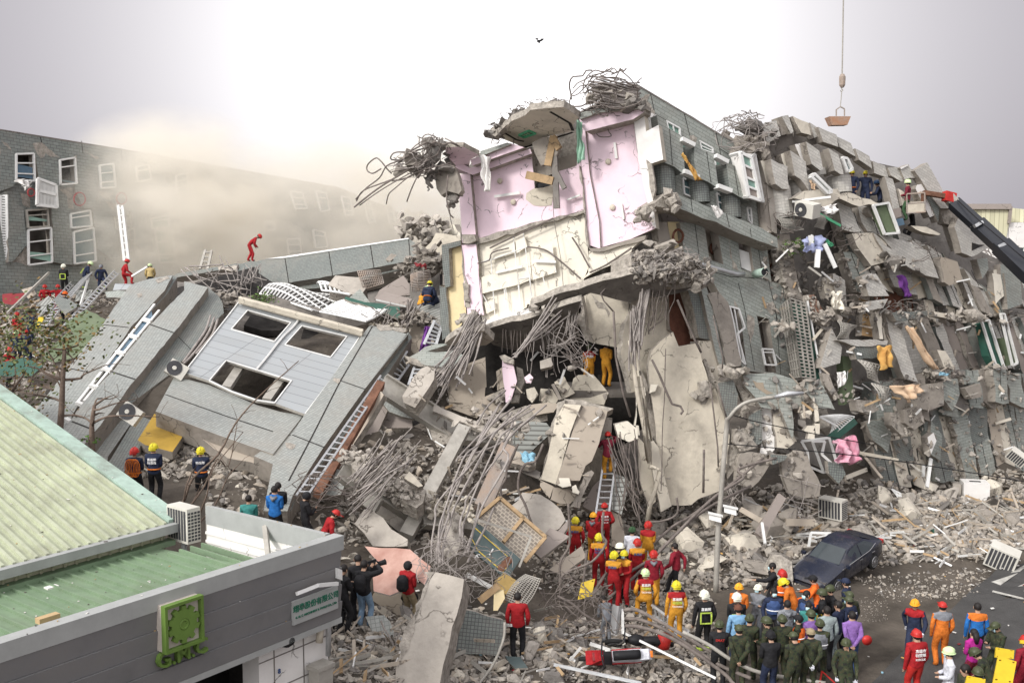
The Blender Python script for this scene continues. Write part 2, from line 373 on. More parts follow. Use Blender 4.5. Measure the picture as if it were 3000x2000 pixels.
drape('road_marking', [onz(*q) for q in px('M 1740,1430 1850,1460 2200,1220 2091,1265')], 'paint', .06, label='wide worn white line at the edge of the rubble', cat='road marking')
drape('road_marking', [onz(*q) for q in px('Q 1600,555 1590,580 1990,690 1990,665')], 'paint', .062, label='thin double white line on the asphalt below the wide line', cat='road marking')
drape('road_marking', [onz(*q) for q in px('M 1990,1490 2091,1530 2300,1480 2200,1400')], 'paint', .063, label='short white line at the right end of the road', cat='road marking')

# ================================================================ windows
def window(parent, spec, pl, off=0, m='wframe', pane='glass', r=.07, div=(), paneq=None, name='window', drop=False, back=.12):
    """frame bars round a traced opening; its pane a sub-part"""
    q = px(spec); P = [pl.hit(u, v, off) for u, v in q]; mb = MB()
    for a, b in zip(P, P[1:] + P[:1]): mb.bar(a, b, r, r * 1.3, nrm=pl.n)
    for (e1, t1, e2, t2) in div:
        a = P[e1].lerp(P[(e1 + 1) % len(P)], t1); b = P[e2].lerp(P[(e2 + 1) % len(P)], t2); mb.bar(a, b, r * .7, r * .8, nrm=pl.n)
    o = mk(name, mb, [m], parent)
    if pane:
        if paneq: P = [pl.hit(u, v, off) for u, v in px(paneq)]
        mb = MB(); mb.poly([p - pl.n * back * .5 for p in P]); mb.poly([p - pl.n * (back * .5 + .015) for p in P]); mk('pane', mb, [pane], o)
    return o
# ================================================================ far building on the left (B)
BP = plane3((0, 400, 60), (1250, 600, 96), (0, 800, 58))
bB = root('apartment_building', 'long grey tiled apartment block lying askew behind the dust cloud, white framed windows', 'building', (-30, 62, 0))
wins = ['A 135,290 280,285 290,515 135,505', 'A 500,340 625,320 640,535 505,545', 'A 830,385 945,370 965,565 845,575', 'A 220,760 395,750 405,895 235,905', 'A 235,925 425,905 435,1190 240,1215',
        'A 590,790 750,760 765,890 595,905', 'A 615,940 780,905 800,1180 625,1205', 'A 950,815 1080,790 1095,890 975,920', 'A 1000,935 1115,910 1130,1180 1010,1165',
        'A 1260,830 1410,800 1415,895 1270,915', 'A 1290,930 1440,920 1465,1190 1330,1195', 'A 1140,395 1240,375 1260,500 1150,520', 'A 1470,470 1560,450 1580,600 1480,610', 'D 710,0 790,0 800,60 720,60', 'D 890,130 985,130 1003,250 905,260', 'D 1090,60 1180,80 1200,190 1110,200', 'X 850,560 885,565 900,610 865,612', 'X 925,560 955,566 965,615 940,620',
        'X 1000,575 1025,580 1035,630 1012,630', 'X 1065,590 1085,595 1100,650 1080,652', 'X 1130,600 1148,604 1160,655 1142,655']
hb = '/'.join(wins[:11] + wins[13:])
slab('wall', 'X -120,358 0,382 440,455 1000,555 1172,627 1186,690 1230,1000 -120,1000', BP, .5, 'tileB', parent=bB, holes=hb, dirn='X 0,382 1000,555',
     lines='A 335,140 350,200/A 680,180 720,500 735,740/A 1010,240 1030,420/A 365,310 370,500/A 480,740 520,1190/A 845,780 880,1180/A 1170,770 1210,1150/A 125,900 135,1180/X 700,500 720,700/X 950,548 990,700/X 1050,565 1090,700', lw=.06,
     patches='A 270,205 350,195 430,260 500,320 440,330 380,280 340,345/A 100,1190 225,1060 240,1220/A 500,590 600,570 620,620 580,700 560,640/A 820,600 940,610 930,680 870,660/A 160,600 250,640 250,740 195,720/A 700,260 830,320 800,340/A 1140,1070 1190,1110 1200,1190 1150,1180/A 1230,300 1300,330 1290,390 1240,370/A 0,170 60,200 110,290 60,230/A 480,1190 700,1190 600,1230/A 560,660 620,640 615,750 570,740/A 880,680 990,700 940,760')
# damaged slabs standing proud, thick window surrounds
for s_ in ('A 0,215 85,250 130,300 130,530 110,560 0,600', 'A 300,320 480,310 500,560 460,735 380,740 320,520', 'A 640,300 690,280 820,340 825,570 780,740 700,740 630,600', 'A 0,620 200,740 230,1050 100,1190 70,1190 60,600',
           'A 430,740 590,770 610,1215 450,1190', 'A 780,770 920,780 990,1160 930,1170 810,1080', 'A 1090,760 1230,780 1290,1100 1200,1105 1130,1030'):
    slab('wall_panel', s_, BP, .35, 'tileB', parent=bB, jag=.05, off=.28, dirn='X 0,382 1000,555')
slab('interior_wall_or_shade', 'X -120,375 1160,640 1200,1000 -120,1000', BP, .2, 'inner', 'inner', bB, off=-1.6)  # dark slab, its colour stands for the shade behind the windows
slab('roof_slab', 'X -120,358 0,382 440,455 1000,555 1172,627 1150,612 990,548 440,450 0,378', BP, 6, 'concD', parent=bB, off=.02)
for k, s_ in enumerate(wins):
    window(bB, s_, BP, .34, 'wframe' if k not in (3, 7, 8) else 'steel', ['glassB', 'glass', 'glass', 'glassG', 'glassG', 'glass', 'glass', None, None, 'glassG', 'glassG'][k] if k < 11 else 'glass', r=.10, div=((1, .35, 3, .65), (1, .75, 3, .25)) if k % 2 == 0 else ((1, .3, 3, .7),),
           paneq={0: 'A 140,365 275,400 278,495 140,475', 1: 'A 503,500 638,520 638,535 505,510', 3: 'A 225,800 398,835 400,850 228,840', 4: 'A 240,1100 432,1120 434,1185 242,1150'}.get(k))
# window cage, graffiti rings
mb = MB(); q = [BP.hit(u, v, .8) for u, v in px('A 315,495 465,550 475,735 310,715')]
for a, b in zip(q, q[1:] + q[:1]): mb.bar(a, b, .16, .16, nrm=BP.n)
mb.bar(q[0].lerp(q[3], .45), q[1].lerp(q[2], .45), .16, nrm=BP.n)
for i in range(1, 14): mb.bar(q[0].lerp(q[1], i / 14), q[3].lerp(q[2], i / 14), .05, nrm=BP.n)
mk('window_cage', mb, ['wframe'], bB)
mat('spray', (.32, .06, .06), .8, .2)
for c in ((665, 665, 48), (1015, 660, 42), (260, 610, 28)):
    pts = [BP.hit(*px('A %f,%f' % (c[0] + math.cos(t) * c[2], c[1] + math.sin(t) * c[2] * 1.15))[0], .66) for t in [i * math.pi / 10 for i in range(21)]]
    mb = MB(); mb.tube(pts, .05, 4); mk('painted_mark', mb, ['spray'], bB)
# pale wall piece at its right end
slab('wall_end', 'E 590,1050 740,1025 780,1080 785,1130 600,1130', plane3((1270, 700, 62), (1340, 700, 60), (1270, 640, 62)), .4, 'cream', parent=bB, jag=.1)
# ---- water tank building far away
bT = root('distant_building', 'flat beige building with two rooftop water tanks, faint behind the haze', 'building', (-14, 150, 0))
FP = PL((0, 150, 0), (0, -1, 0))
slab('wall', 'E 360,1200 375,950 530,940 535,975 625,972 770,985 770,1200', FP, 12, 'cream2', 'cream2', bT, lines='E 380,985 765,1000')
for s_ in ('E 545,985 610,985 610,1005 545,1005', 'E 630,985 740,990 740,1010 630,1005'): slab('window', s_, FP, .3, 'glass', 'conc', bT, off=.05)
for u0, v0, u1, v1 in ((1184, 604, 1202, 622), (1230, 610, 1242, 623)):
    a = FP.hit(u0, v0, -3); b = FP.hit(u1, v1, -3); mb = MB(); h = a.z - b.z; r_ = (b.x - a.x) / 2; mb.lathe(((a.x + b.x) / 2, a.y, b.z - .3), [(0, r_), (h * .9, r_), (h, r_ * .8), (h + .1, .1)]); mk('water_tank', mb, ['cream2'], bT)
# ---- building at the far right
bF = root('warehouse_building', 'white building with pale yellow corrugated upper storey at the right edge beyond the crane', 'building', (44, 96, 0))
tile('clad', (.62, .60, .42), (.40, .38, .25), .42, 50, 0, mort=.03, dirt=.1)
FP2 = PL((0, 96, 0), (0, -1, 0))
slab('wall', 'X 2600,700 2945,700 2955,652 3090,652 3090,1330 2600,1330', FP2, 14, 'white', 'white', bF, holes='X 2987,725 3010,725 3010,738 2987,738/X 2984,834 3010,834 3010,858 2984,858', lines='e 1610,640 1590,980')
slab('cladding', 'X 2690,607 2961,607 2956,655 2945,712 2690,712', FP2, 13, 'clad', 'clad', bF, off=.15)
slab('cladding', 'X 2962,609 3000,613 3000,651 2962,651', FP2, 8, 'clad', 'clad', bF, off=-1.5)
mb = MB(); mb.bar(FP2.hit(2690, 606, .3), FP2.hit(2961, 606, .3), .5, .3); mb.bar(FP2.hit(2961, 604, .3), FP2.hit(2956, 655, .3), .25, .25); mk('roof_trim', mb, ['taupe'], bF)
for s_ in ('X 2987,725 3010,725 3010,738 2987,738', 'X 2984,834 3010,834 3010,858 2984,858'): window(bF, s_, FP2, -.2, r=.12, div=((0, .5, 2, .5),), back=.2)

# ================================================================ slumped block, centre left (S)
SP = plane3((620, 1360, 33), (700, 880, 45), (1100, 960, 44))
bS = root('collapsed_building', 'slumped grey tiled block with pale metal panels and three big empty window openings', 'building', (-9, 38, 3))
DN = 'B 860,290 1080,310'
slab('wall_panel', 'A 1090,1380 1250,1330 1440,1300 B 1375,5 1090,310 640,980 500,1250 240,1140 260,1050 540,690 870,270 1020,50', SP, .8, 'tileS', parent=bS, dirn=DN, jag=.02, off=.25,
     lines='B 865,288 1075,312/B 590,655 735,685/B 390,900 520,920', lw=.06, patches='A 1140,1460 1180,1450 1185,1480 1150,1490/A 1300,1340 1400,1310 1420,1330 1320,1370')
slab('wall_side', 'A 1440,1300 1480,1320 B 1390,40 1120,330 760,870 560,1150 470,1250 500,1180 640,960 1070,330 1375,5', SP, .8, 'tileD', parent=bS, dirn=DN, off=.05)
slab('wall_panel', 'A 1540,1350 1740,1400 B 1720,0 1500,300 1130,745 960,970 760,1220 700,1290 500,1240 510,1200 700,930 935,680 1250,290 1540,0', SP, 1.4, 'tileS', parent=bS, dirn=DN, jag=.02, off=.75,
     lines='B 1250,285 1450,355/B 930,680 1130,745/B 600,1095 790,1170', lw=.07)
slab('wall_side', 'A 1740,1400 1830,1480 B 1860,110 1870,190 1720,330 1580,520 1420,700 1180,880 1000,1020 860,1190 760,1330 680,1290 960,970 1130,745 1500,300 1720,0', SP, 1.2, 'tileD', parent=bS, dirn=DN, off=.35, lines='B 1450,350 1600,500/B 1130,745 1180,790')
slab('wall_panel', 'B 1110,1100 930,1400 800,1568 1000,1568 1300,1100 1180,1050', SP, .6, 'tileD', parent=bS, dirn=DN, off=.1)
slab('wall_panel', 'B 790,1220 1000,1060 1110,1090 1060,1160 900,1390 880,1560 640,1400', SP, .6, 'tileS', parent=bS, dirn=DN, off=.0)
mb = MB()
for a, b, mm in (('B 1290,120', 'B 640,950', 0), ('B 1330,170', 'B 700,930', 0)):
    mb.bar(SP.hit(*px(a)[0], .32), SP.hit(*px(b)[0], .32), .09, .09, nrm=SP.n)
for p_, q_ in (('B 1190,240', 'B 1265,262'), ('B 1080,375', 'B 1155,400'), ('B 970,512', 'B 1045,535'), ('B 865,650', 'B 930,675'), ('B 750,795', 'B 820,815'), ('B 640,938', 'B 700,960'), ('B 550,1075', 'B 590,1100')):
    mb.bar(SP.hit(*px(p_)[0], .42), SP.hit(*px(q_)[0], .42), .14, .12, nrm=SP.n)
wo_ = mk('window', mb, ['wframe'], bS)
for s_ in ('B 1265,160 1280,260 1200,235', 'B 1190,250 1260,265 1155,390 1090,370', 'B 1080,385 1150,405 1040,525 980,510', 'B 970,525 1040,540 935,660 870,645'):
    mb = MB(); mb.poly([SP.hit(u, v, .3) for u, v in px(s_)]); mb.poly([SP.hit(u, v, .28) for u, v in px(s_)]); mk('pane', mb, ['glassB'], wo_)
# dark backing behind everything; shade inside the block is in its colour
slab('interior_wall_or_shade', 'B 500,1250 860,600 1400,0 D 800,300 1900,300 2100,700 J 1200,300 700,1000 200,1568 B 2281,1568 800,1568', SP, .5, 'dark', 'dark', bS, off=-2.2)
slab('interior_wall_or_shade', 'D 480,700 900,780 1350,900 1250,1030 1100,1200 900,1390 600,1350 300,1200', SP, .3, 'inner', 'dark', bS, off=-1.6)
slab('interior_wall_or_shade', 'D 620,700 900,790 840,830 700,830 560,790', SP, .3, 'dark', 'dark', bS, off=-1.2)
slab('interior_wall_or_shade', 'D 1020,810 1330,890 1290,960 1000,880', SP, .3, 'dark', 'dark', bS, off=-1.2)
# metal panel facade with openings
W1, W2, W3 = 'D 590,675 920,770 795,915 465,820', 'D 1005,795 1350,875 1225,1035 875,940', 'D 425,1060 925,1215 795,1385 660,1365 470,1300 295,1215'
DM = 'D 300,900 700,1010'
slab('metal_facade', 'D 530,605 1460,862 1420,930 1235,1200 1030,1470 795,1385 660,1365 470,1300 295,1215 105,1152 300,900', SP, .1, 'panelM', 'steel', bS, holes=W1 + '/' + W2 + '/D 425,1060 925,1215 800,1375 660,1355 472,1290 305,1208', dirn=DM, off=1.0)
mb = MB()
for W in (W1, W2, W3):
    P = [SP.hit(u, v, 1.02) for u, v in px(W)]
    for a, b in zip(P, P[1:] + P[:1]): mb.bar(a, b, .04, .04, nrm=SP.n)
P = [SP.hit(u, v, 1.02) for u, v in px('D 105,1152 300,900 530,605 1460,862 1235,1200 1030,1470')]
for a, b in zip(P, P[1:]): mb.bar(a, b, .04, .07, nrm=SP.n)
mb.tube(smooth_path([SP.hit(u, v, 1.06) for u, v in px('D 985,740 940,800 850,890 740,1030 660,1125')]), .045, 5)
mk('facade_trim', mb, ['wframe'], bS)
bars('post', [(SP.hit(*px(a)[0], .7), SP.hit(*px(b)[0], .7)) for a, b in (('D 535,1110', 'D 425,1275'), ('D 850,1205', 'D 735,1370'))], .32, .2, ['steel'], bS, SP.n)
slab('column', 'D 1010,910 1075,905 1160,1010 1110,1010', SP, .4, 'taupe', parent=bS, off=-.6)
# moulded eave over it
mb = MB()
for k, (o_, z_) in enumerate(((1.1, 0), (1.2, -8), (1.1, -18))):
    mb.bar(SP.hit(*px('D 525,%d' % (588 + k * 9))[0], o_ + .1), SP.hit(*px('D 1470,%d' % (842 + k * 9))[0], o_ + .1), .12, .2, nrm=SP.n)
mk('eave', mb, ['cream2'], bS)
# tiled bands under and right
slab('wall_band', 'D 30,1180 290,1245 660,1400 850,1455 1015,1480 B 2281,1368 1800,1200 1300,1010', SP, .8, 'tileS', parent=bS, dirn='D 30,1180 660,1400', off=.8, lines='B 1380,870 1900,1055 2281,1180', lw=.05)
slab('wall_band', 'J 0,1135 250,912 165,1060 0,1310 J -160,1240', SP, .8, 'tileS', parent=bS, dirn='D 30,1180 660,1400', off=.75, lines='J -160,1150 150,1065')
slab('wall_band', 'D 1530,790 1700,830 1820,860 J 1120,215 760,690 420,1170 165,1568 120,1700 -80,1700 0,1300 260,900 480,600 640,370 800,160', SP, .9, 'tileS', parent=bS, dirn='J 560,610 760,685', off=1.15,
     lines='J 570,615 770,685/J 160,1065 430,1170/J 830,160 560,620 330,1070 130,1450', patches='J 510,590 560,600 540,640 500,610/J 100,1130 190,1150 150,1190 110,1170/J 850,140 1110,180 1090,215 1000,190 900,200', lw=.05)
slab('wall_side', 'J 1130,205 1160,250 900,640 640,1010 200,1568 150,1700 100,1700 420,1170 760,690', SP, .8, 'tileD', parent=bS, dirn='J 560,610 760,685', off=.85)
# ochre room and rubble filled void below
slab('interior_wall_or_shade', 'B 1290,1030 1540,1180 1520,1230 1440,1350 1210,1290 1150,1250', SP, .3, 'ochre', parent=bS, off=.2)
slab('interior_wall_or_shade', 'B 1330,1020 2281,1380 2281,1568 1300,1568 1200,1400 1530,1200', SP, .3, 'dark', 'dark', bS, off=-.5)  # near-black sheet, shade of the void put into its colour
slab('beam', 'B 1560,1130 1620,1120 2281,1430 2281,1470 1900,1400', SP, .4, 'tan', parent=bS, off=.4, jag=.05)
slab('wall_panel', 'J 590,1215 660,1200 J 470,1460 340,1568 300,1600 420,1400', SP, .4, 'taupe', parent=bS, off=.3, jag=.05)
# ridge band on top
RP = plane3((540, 850, 56), (1220, 720, 50), (880, 840, 52))
DR = 'D 880,290 1820,150'
slab('parapet', 'D 700,290 880,272 1220,222 1520,172 1820,128 1870,160 1888,250 1830,300 1560,350 1240,410 900,468 740,500 660,500 670,400', RP, 1.2, 'tileD', parent=bS, dirn=DR, jag=.02,
     lines='D 875,275 905,468/D 1210,222 1240,410/D 1528,172 1556,350/D 1822,130 1836,300', lw=.05, off=.3)
slab('parapet', 'D 905,470 1240,412 1560,352 1830,305 1780,360 1500,430 1200,500 950,520', RP, 1.0, 'tileD', parent=bS, dirn=DR, off=-.15)
slab('parapet', 'D 505,320 700,290 690,340 640,440 560,450 520,400', RP, .8, 'tileD', parent=bS, dirn=DR, jag=.05, off=.15)
slab('parapet', 'D 0,420 50,395 505,318 510,345 350,372 50,425', RP, .5, 'tileD', parent=bS, dirn=DR, jag=.02, off=.3, patches='D 360,345 500,330 510,380 370,370')
slab('roof_trim', 'D 720,283 880,262 1820,122 1822,130 880,274', RP, 1.3, 'wframe', 'wframe', bS, off=.35)
slab('wall_panel', 'D 370,440 500,385 515,430 510,515 400,525 440,480', RP, .3, 'taupe', parent=bS, off=-.3)
slab('interior_wall_or_shade', 'D 20,425 700,330 900,470 1800,350 2060,250 2060,900 D 1500,900 400,650 0,560', RP, .3, 'concD', 'dark', bS, off=-1.3)
# ================================================================ green roofed shop, bottom left
gb = root('shop_building', 'low shop with green corrugated roofs and a grey metal fascia', 'building', (-7, 19, 0))
mat('fascia', (.20, .198, .20), .45, .15, .8, .1, dirt=.4, spec=.4)
mat('groofL', (.45, .48, .35), .65, .14, 1.2, .15, dirt=.45)
mat('groof', (.19, .27, .17), .6, .15, 1.5, .15, dirt=.3)
mat('mint', (.38, .50, .43), .6, .15, 3, .1, dirt=.7)
mat('lampgrey', (.36, .37, .36), .55, .1, 2)
ZP = 5.0
c0 = onz(995, 1568, ZP); cL = onz(0, 1880, ZP); cB = onz(630, 1475, ZP)
d1 = (cL - c0).normalized(); d2 = V((-d1.y, d1.x, 0));
if d2.y < 0: d2 = -d2
cB = c0 + d2 * (cB - c0).dot(d2); LF = (cL - c0).length + 5; LB = (cB - c0).length
n1 = -d2
FPL = PL(c0, n1)
H_ = 1.75   # fascia height
def wallbox(mb, a, b, z0, z1, th, inn, mi=0):
    a = V((a.x, a.y, 0)); b = V((b.x, b.y, 0)); c = (a + b) / 2 + inn * (th / 2); mb.box(c + V((0, 0, (z0 + z1) / 2)), (b - a) / 2, inn * (th / 2), (0, 0, (z1 - z0) / 2), mi)
mb = MB()
fl = FPL.hit(0, 1880)
nrow = 4; zb = ZP - H_
for k in range(nrow):
    z1 = ZP - .3 - k * (H_ - .3) / nrow; z0 = ZP - .3 - (k + 1) * (H_ - .3) / nrow + .006
    a = c0 + d1 * 0; b = c0 + d1 * LF
    P = [V((a.x, a.y, z0)) + n1 * .0, V((b.x, b.y, z0)) + n1 * 0, V((b.x, b.y, z1)) + n1 * .05, V((a.x, a.y, z1)) + n1 * .05]
    mb.hexa([P[0], P[1], P[1] + d2 * .2, P[0] + d2 * .2, P[3], P[2], P[2] + d2 * .2, P[3] + d2 * .2])
mk('fascia', mb, ['fascia'], gb)
mb = MB(); wallbox(mb, c0 - d1 * .06, c0 + d1 * LF, ZP - .3, ZP, .28, d2); mb.v = [p + n1 * .06 for p in mb.v]
wallbox(mb, c0 + d2 * .3 , c0 + d2 * LB, ZP - .42, ZP + .0, .12, d1); wallbox(mb, c0 - d1 * .03, c0 + d1 * LF, zb - .12, zb, .3, d2)
mk('coping', mb, ['lampgrey'], gb)
mb = MB()   # side parapet with ribbed white inner face
wallbox(mb, c0 + d2 * .3, c0 + d2 * LB, zb, ZP - .42, .1, d1)
for k in range(5): z = ZP - .62 - k * .2; a = c0 + d2 * .3 + d1 * .12; b = c0 + d2 * LB + d1 * .12; mb.bar(V((a.x, a.y, z)), V((b.x, b.y, z)), .06, .05, nrm=d1)
mk('side_parapet', mb, ['white'], gb)
mb = MB(); ends = c0 + d2 * LB; mb.cub((ends.x, ends.y, ZP - .7), .16, .16, 1.5); ss = c0 + d2 * LB * .52 + d1 * .1
mk('post', mb, ['steel'], gb)
mb = MB(); mb.bar(V((ss.x, ss.y, ZP - .15)), V((ss.x, ss.y, 0)) + d1 * 1.0 - d2 * 1.35 + V((0, 0, ZP - 1.0)), .1, .1); mk('brace', mb, ['steel'], gb)
# lower green roof (slopes to the fascia)
ZR = 4.0
A_ = c0 + d2 * LB + d1 * .15; mb = MB()
def rz(t): return ZR + t * .02     # t metres back from the fascia
LR = 6.2; p = [c0 + d1 * .1 + d2 * .2, c0 + d1 * LF + d2 * .2, c0 + d1 * LF + d2 * LR, c0 + d1 * 1.2 + d2 * LR]
zz = [rz(.2), rz(.2), rz(LR), rz(LR)]
mb.hexa([V((q.x, q.y, z - .05)) for q, z in zip(p, zz)] + [V((q.x, q.y, z)) for q, z in zip(p, zz)])
s = .25
while s < LF:
    a = c0 + d1 * s + d2 * .25; b = c0 + d1 * s + d2 * (LB if s < 1.3 else LR); mb.bar(V((a.x, a.y, rz(.25) + .02)), V((b.x, b.y, rz(LB) + .02)), .05, .12, nrm=(0, 0, 1)); s += .30
mk('lower_roof', mb, ['groof'], gb)
# raised hall: eave, wall, pale roof
ZE = 4.55
e0 = onz(505, 1535, ZE); e1_ = onz(0, 1668, ZE); de = (e1_ - e0).normalized(); db = V((-de.y, de.x, 0)); db = db if db.y > 0 else -db
r0 = e0 + db * 9.0 + V((0, 0, 2.05))
HPL = PL(e0, (de.cross(r0 - e0)) * -1); HPL.n = HPL.n if HPL.n.z > 0 else -HPL.n
edge = HPL.hit(0, 1163); far = HPL.hit(-400, 900)
e2 = e0 + de * 12
mb = MB(); top = e0 + (edge - e0) * 1.5; tl = top + de * 12
mb.hexa([q - V((0, 0, .08)) for q in (e0, e2, tl, top)] + [e0, e2, tl, top])
L_ = 12; s = .2; sl = (top - e0)
while s < L_:
    a = e0 + de * s; mb.bar(a + V((0, 0, .03)), a + sl + V((0, 0, .03)), .07, .1, nrm=(0, 0, 1)); s += .24
mk('upper_roof', mb, ['groofL'], gb)
mb = MB(); mb.bar(e0 - de * .12 + V((0, 0, .05)), e0 - de * .12 + sl + V((0, 0, .05)), .42, .14, nrm=(0, 0, 1)); mk('verge_trim', mb, ['mint'], gb)
mb = MB(); mb.bar(e0 - de * .35 - db * .08 - V((0, 0, .06)), e2 - db * .08 - V((0, 0, .06)), .2, .2, nrm=(0, 0, 1)); mk('gutter', mb, ['lampgrey'], gb)
mb = MB(); wallbox(mb, e0 + de * .1 + db * .15, e2 + db * .15, ZR, ZE - .1, .15, db)
s = .2
while s < 12:
    a = e0 + de * s + db * .12; mb.bar(V((a.x, a.y, ZR)), V((a.x, a.y, ZE - .15)), .04, .05); s += .27
mk('upper_wall', mb, ['creamw' if 'creamw' in MATS else mat('creamw', (.62, .60, .44), .7, .1, 1, .1, dirt=.35)], gb)
mb = MB(); wallbox(mb, e0 + de * .1 + db * .15, e0 + de * .1 + db * 12, 0, ZE - .1, .15, de); mk('end_wall', mb, ['creamw'], gb)
mb = MB(); a = e0 - de * .22 - db * .12; g0 = V((a.x, a.y, ZE - .15)); mb.tube([g0, g0 - V((0, 0, .75)), g0 - V((0, 0, .92)) - de * .1, g0 - V((0, 0, .95)) - de * .35], .07, 8); mk('downpipe', mb, ['lampgrey'], gb, smooth=True)
mb = MB(); wallbox(mb, e0 - db * .1, e2 - db * .1, ZR + .08, ZR + .2, .28, db); mk('flashing', mb, ['groof'], gb)
# front under the fascia: dark opening, tiled pier on the right
mb = MB(); w1 = c0 + d2 * .55; q1 = FPL.hit(785, 1850); tdoor = (q1 - c0).dot(d1)
wallbox(mb, c0 + d2 * .35 + d1 * .05, c0 + d2 * .35 + d1 * (tdoor - .05), 0, zb - .1, .5, d2); mk('pier', mb, ['white'], gb)
mb = MB()
for z in (.75, 1.45, 2.15, 2.8): a = c0 + d2 * .345 + d1 * .05; b = c0 + d2 * .345 + d1 * (tdoor - .05); mb.bar(V((a.x, a.y, z)), V((b.x, b.y, z)), .02, .02, nrm=n1)
for t in (.38, .78): a = c0 + d2 * .345 + d1 * tdoor * t; mb.bar(V((a.x, a.y, 0)), V((a.x, a.y, zb - .12)), .02, .02, nrm=n1)
mk('pier_joint', mb, ['concD'], gb)
mb = MB(); wallbox(mb, c0 + d2 * 3.4 + d1 * .1, c0 + d2 * 3.4 + d1 * LF, 0, zb + .3, .2, d2); wallbox(mb, c0 + d2 * .4 + d1 * .1, c0 + d2 * LB + d1 * .1, 0, zb, .15, d1)
a = c0 + d2 * .5; b = a + d1 * LF; mb.hexa([V((q.x, q.y, zb - .02)) for q in (a, b, b + d2 * 3, a + d2 * 3)] + [V((q.x, q.y, zb + .1)) for q in (a, b, b + d2 * 3, a + d2 * 3)])
mk('interior_wall_or_shade', mb, ['dark'], gb)
mb = MB(); q2 = FPL.hit(478, 1990); t2 = (q2 - c0).dot(d1); a = c0 + d2 * .5 + d1 * t2; mb.box((a.x, a.y, 1.6), d1 * .09, d2 * .1, (0, 0, 1.7)); mb.box(V((a.x, a.y, 1.6)) + d1 * 1.5, d1 * 1.2, d2 * .05, (0, 0, 1.7)); mk('door_frame', mb, ['concD'], gb)
# cog sign
sg = root('cog_sign', 'square green framed sign with a cut-out cog wheel mounted on the grey fascia', 'sign', FPL.hit(525, 1840))
mat('olive', (.13, .22, .045), .5, .1, 3, spec=.4); mat('signback', (.55, .50, .44), .7, .1, 2, dirt=.4)
o = FPL.hit(*px('C 1255,1000')[0], .2); Zv = V((0, 0, 1)); sx = -d1
hw = (FPL.hit(*px('C 1385,980')[0], .2) - FPL.hit(*px('C 1130,1030')[0], .2)).length / 2; hh = (FPL.hit(*px('C 1255,850')[0], .2) - FPL.hit(*px('C 1255,1165')[0], .2)).length / 2
mb = MB(); mb.box(o - n1 * .1, sx * hw, n1 * .09, Zv * hh); mk('back_panel', mb, ['signback'], sg)
mb = MB(); t_ = hw * .07
for sgn in (-1, 1): mb.box(o + sx * (hw - t_ * .5) * sgn + n1 * .03, sx * t_, n1 * .06, Zv * (hh + t_ * .5)); mb.box(o + Zv * (hh - t_ * .5) * sgn + n1 * .032, sx * (hw - t_ * 1.5), n1 * .06, Zv * t_)
mk('frame', mb, ['olive'], sg)
mb = MB(); pts = []; T = 10
for k in range(T):
    for (dt, r_) in ((-.30, .66), (-.22, .84), (.22, .84), (.30, .66)):
        an = 2 * math.pi * (k + dt) / T + .3; pts.append((math.cos(an) * r_ * hw * 1.02, math.sin(an) * r_ * hw * 1.05))
inner_ = [(math.cos(-t * math.pi / 12) * hw * .27, math.sin(-t * math.pi / 12) * hw * .27) for t in range(24)]
loops = [pts, inner_]; flat = [q for l in loops for q in l]; tri = tessellate_polygon([[V((x, y, 0)) for x, y in l] for l in loops]); i0 = len(mb.v)
for dd in (.07, -.02): mb.v += [o + sx * x + Zv * y + n1 * dd for x, y in flat]
nn_ = len(flat)
for t in tri: mb.f.append(tuple(t)); mb.m.append(0)
s0 = 0
for l in loops:
    for k in range(len(l)): a, b = s0 + k, s0 + (k + 1) % len(l); mb.f.append((a, b, b + nn_, a + nn_)); mb.m.append(0)
    s0 += len(l)
ring = [o + sx * (math.cos(t * math.pi / 12) * hw * .2) + Zv * (math.sin(t * math.pi / 12) * hw * .2) + n1 * .05 for t in range(25)]
mb.tube(ring, .028, 6); mb.box(o + n1 * .04, sx * .05, n1 * .02, Zv * .05)
mk('cog_wheel', mb, ['olive'], sg)
def text(name, body, o, X, Yv, size, m, parent=None, local=False, ext=.01, al='CENTER', **k):
    c = bpy.data.curves.new(name, 'FONT'); c.body = body; c.size = size; c.extrude = ext; c.align_x = al; c.align_y = 'CENTER'; c.offset = size * .012; c.resolution_u = 2
    t = bpy.data.objects.new(name, c); COL.objects.link(t); bpy.context.view_layer.update()
    me = bpy.data.meshes.new_from_object(t.evaluated_get(bpy.context.evaluated_depsgraph_get())); bpy.data.objects.remove(t)
    X = V(X).normalized(); Yv = V(Yv).normalized(); Zn = X.cross(Yv); M = Matrix((X, Yv, Zn)).transposed().to_4x4(); M.translation = V(o) - (V((0, 0, 0)) if local or not parent else WL[parent])
    me.transform(M); me.materials.clear(); me.materials.append(MATS[m]); me.name = name
    ob = bpy.data.objects.new(name, me); COL.objects.link(ob)
    if parent: ob.parent = parent; WL[ob] = WL[parent]
    else: WL[ob] = V((0, 0, 0))
    return tag(ob, **k)
sl_ = root('letter_sign', 'green raised letters G.M.C on the fascia under the cog sign', 'sign lettering', FPL.hit(*px('C 1250,1215')[0], .05))
text('letters', 'G.M.C', FPL.hit(*px('C 1255,1205')[0], .10), -d1, (0, 0, 1), .40, 'olive', sl_, ext=.05)
cs = root('company_sign', 'long grey sign with green Chinese characters under a bent white lamp', 'sign', FPL.hit(*px('C 2170,860')[0], .05))
o = FPL.hit(*px('C 2172,872')[0], .06); mb = MB(); hw = (FPL.hit(*px('C 2325,790')[0]) - FPL.hit(*px('C 2020,930')[0])).length / 2
mb.box(o, d1 * hw, n1 * .03, Zv * .24); mk('board', mb, ['lampgrey'], cs)
mat('sgreen', (.03, .16, .10), .5, .2, 3)
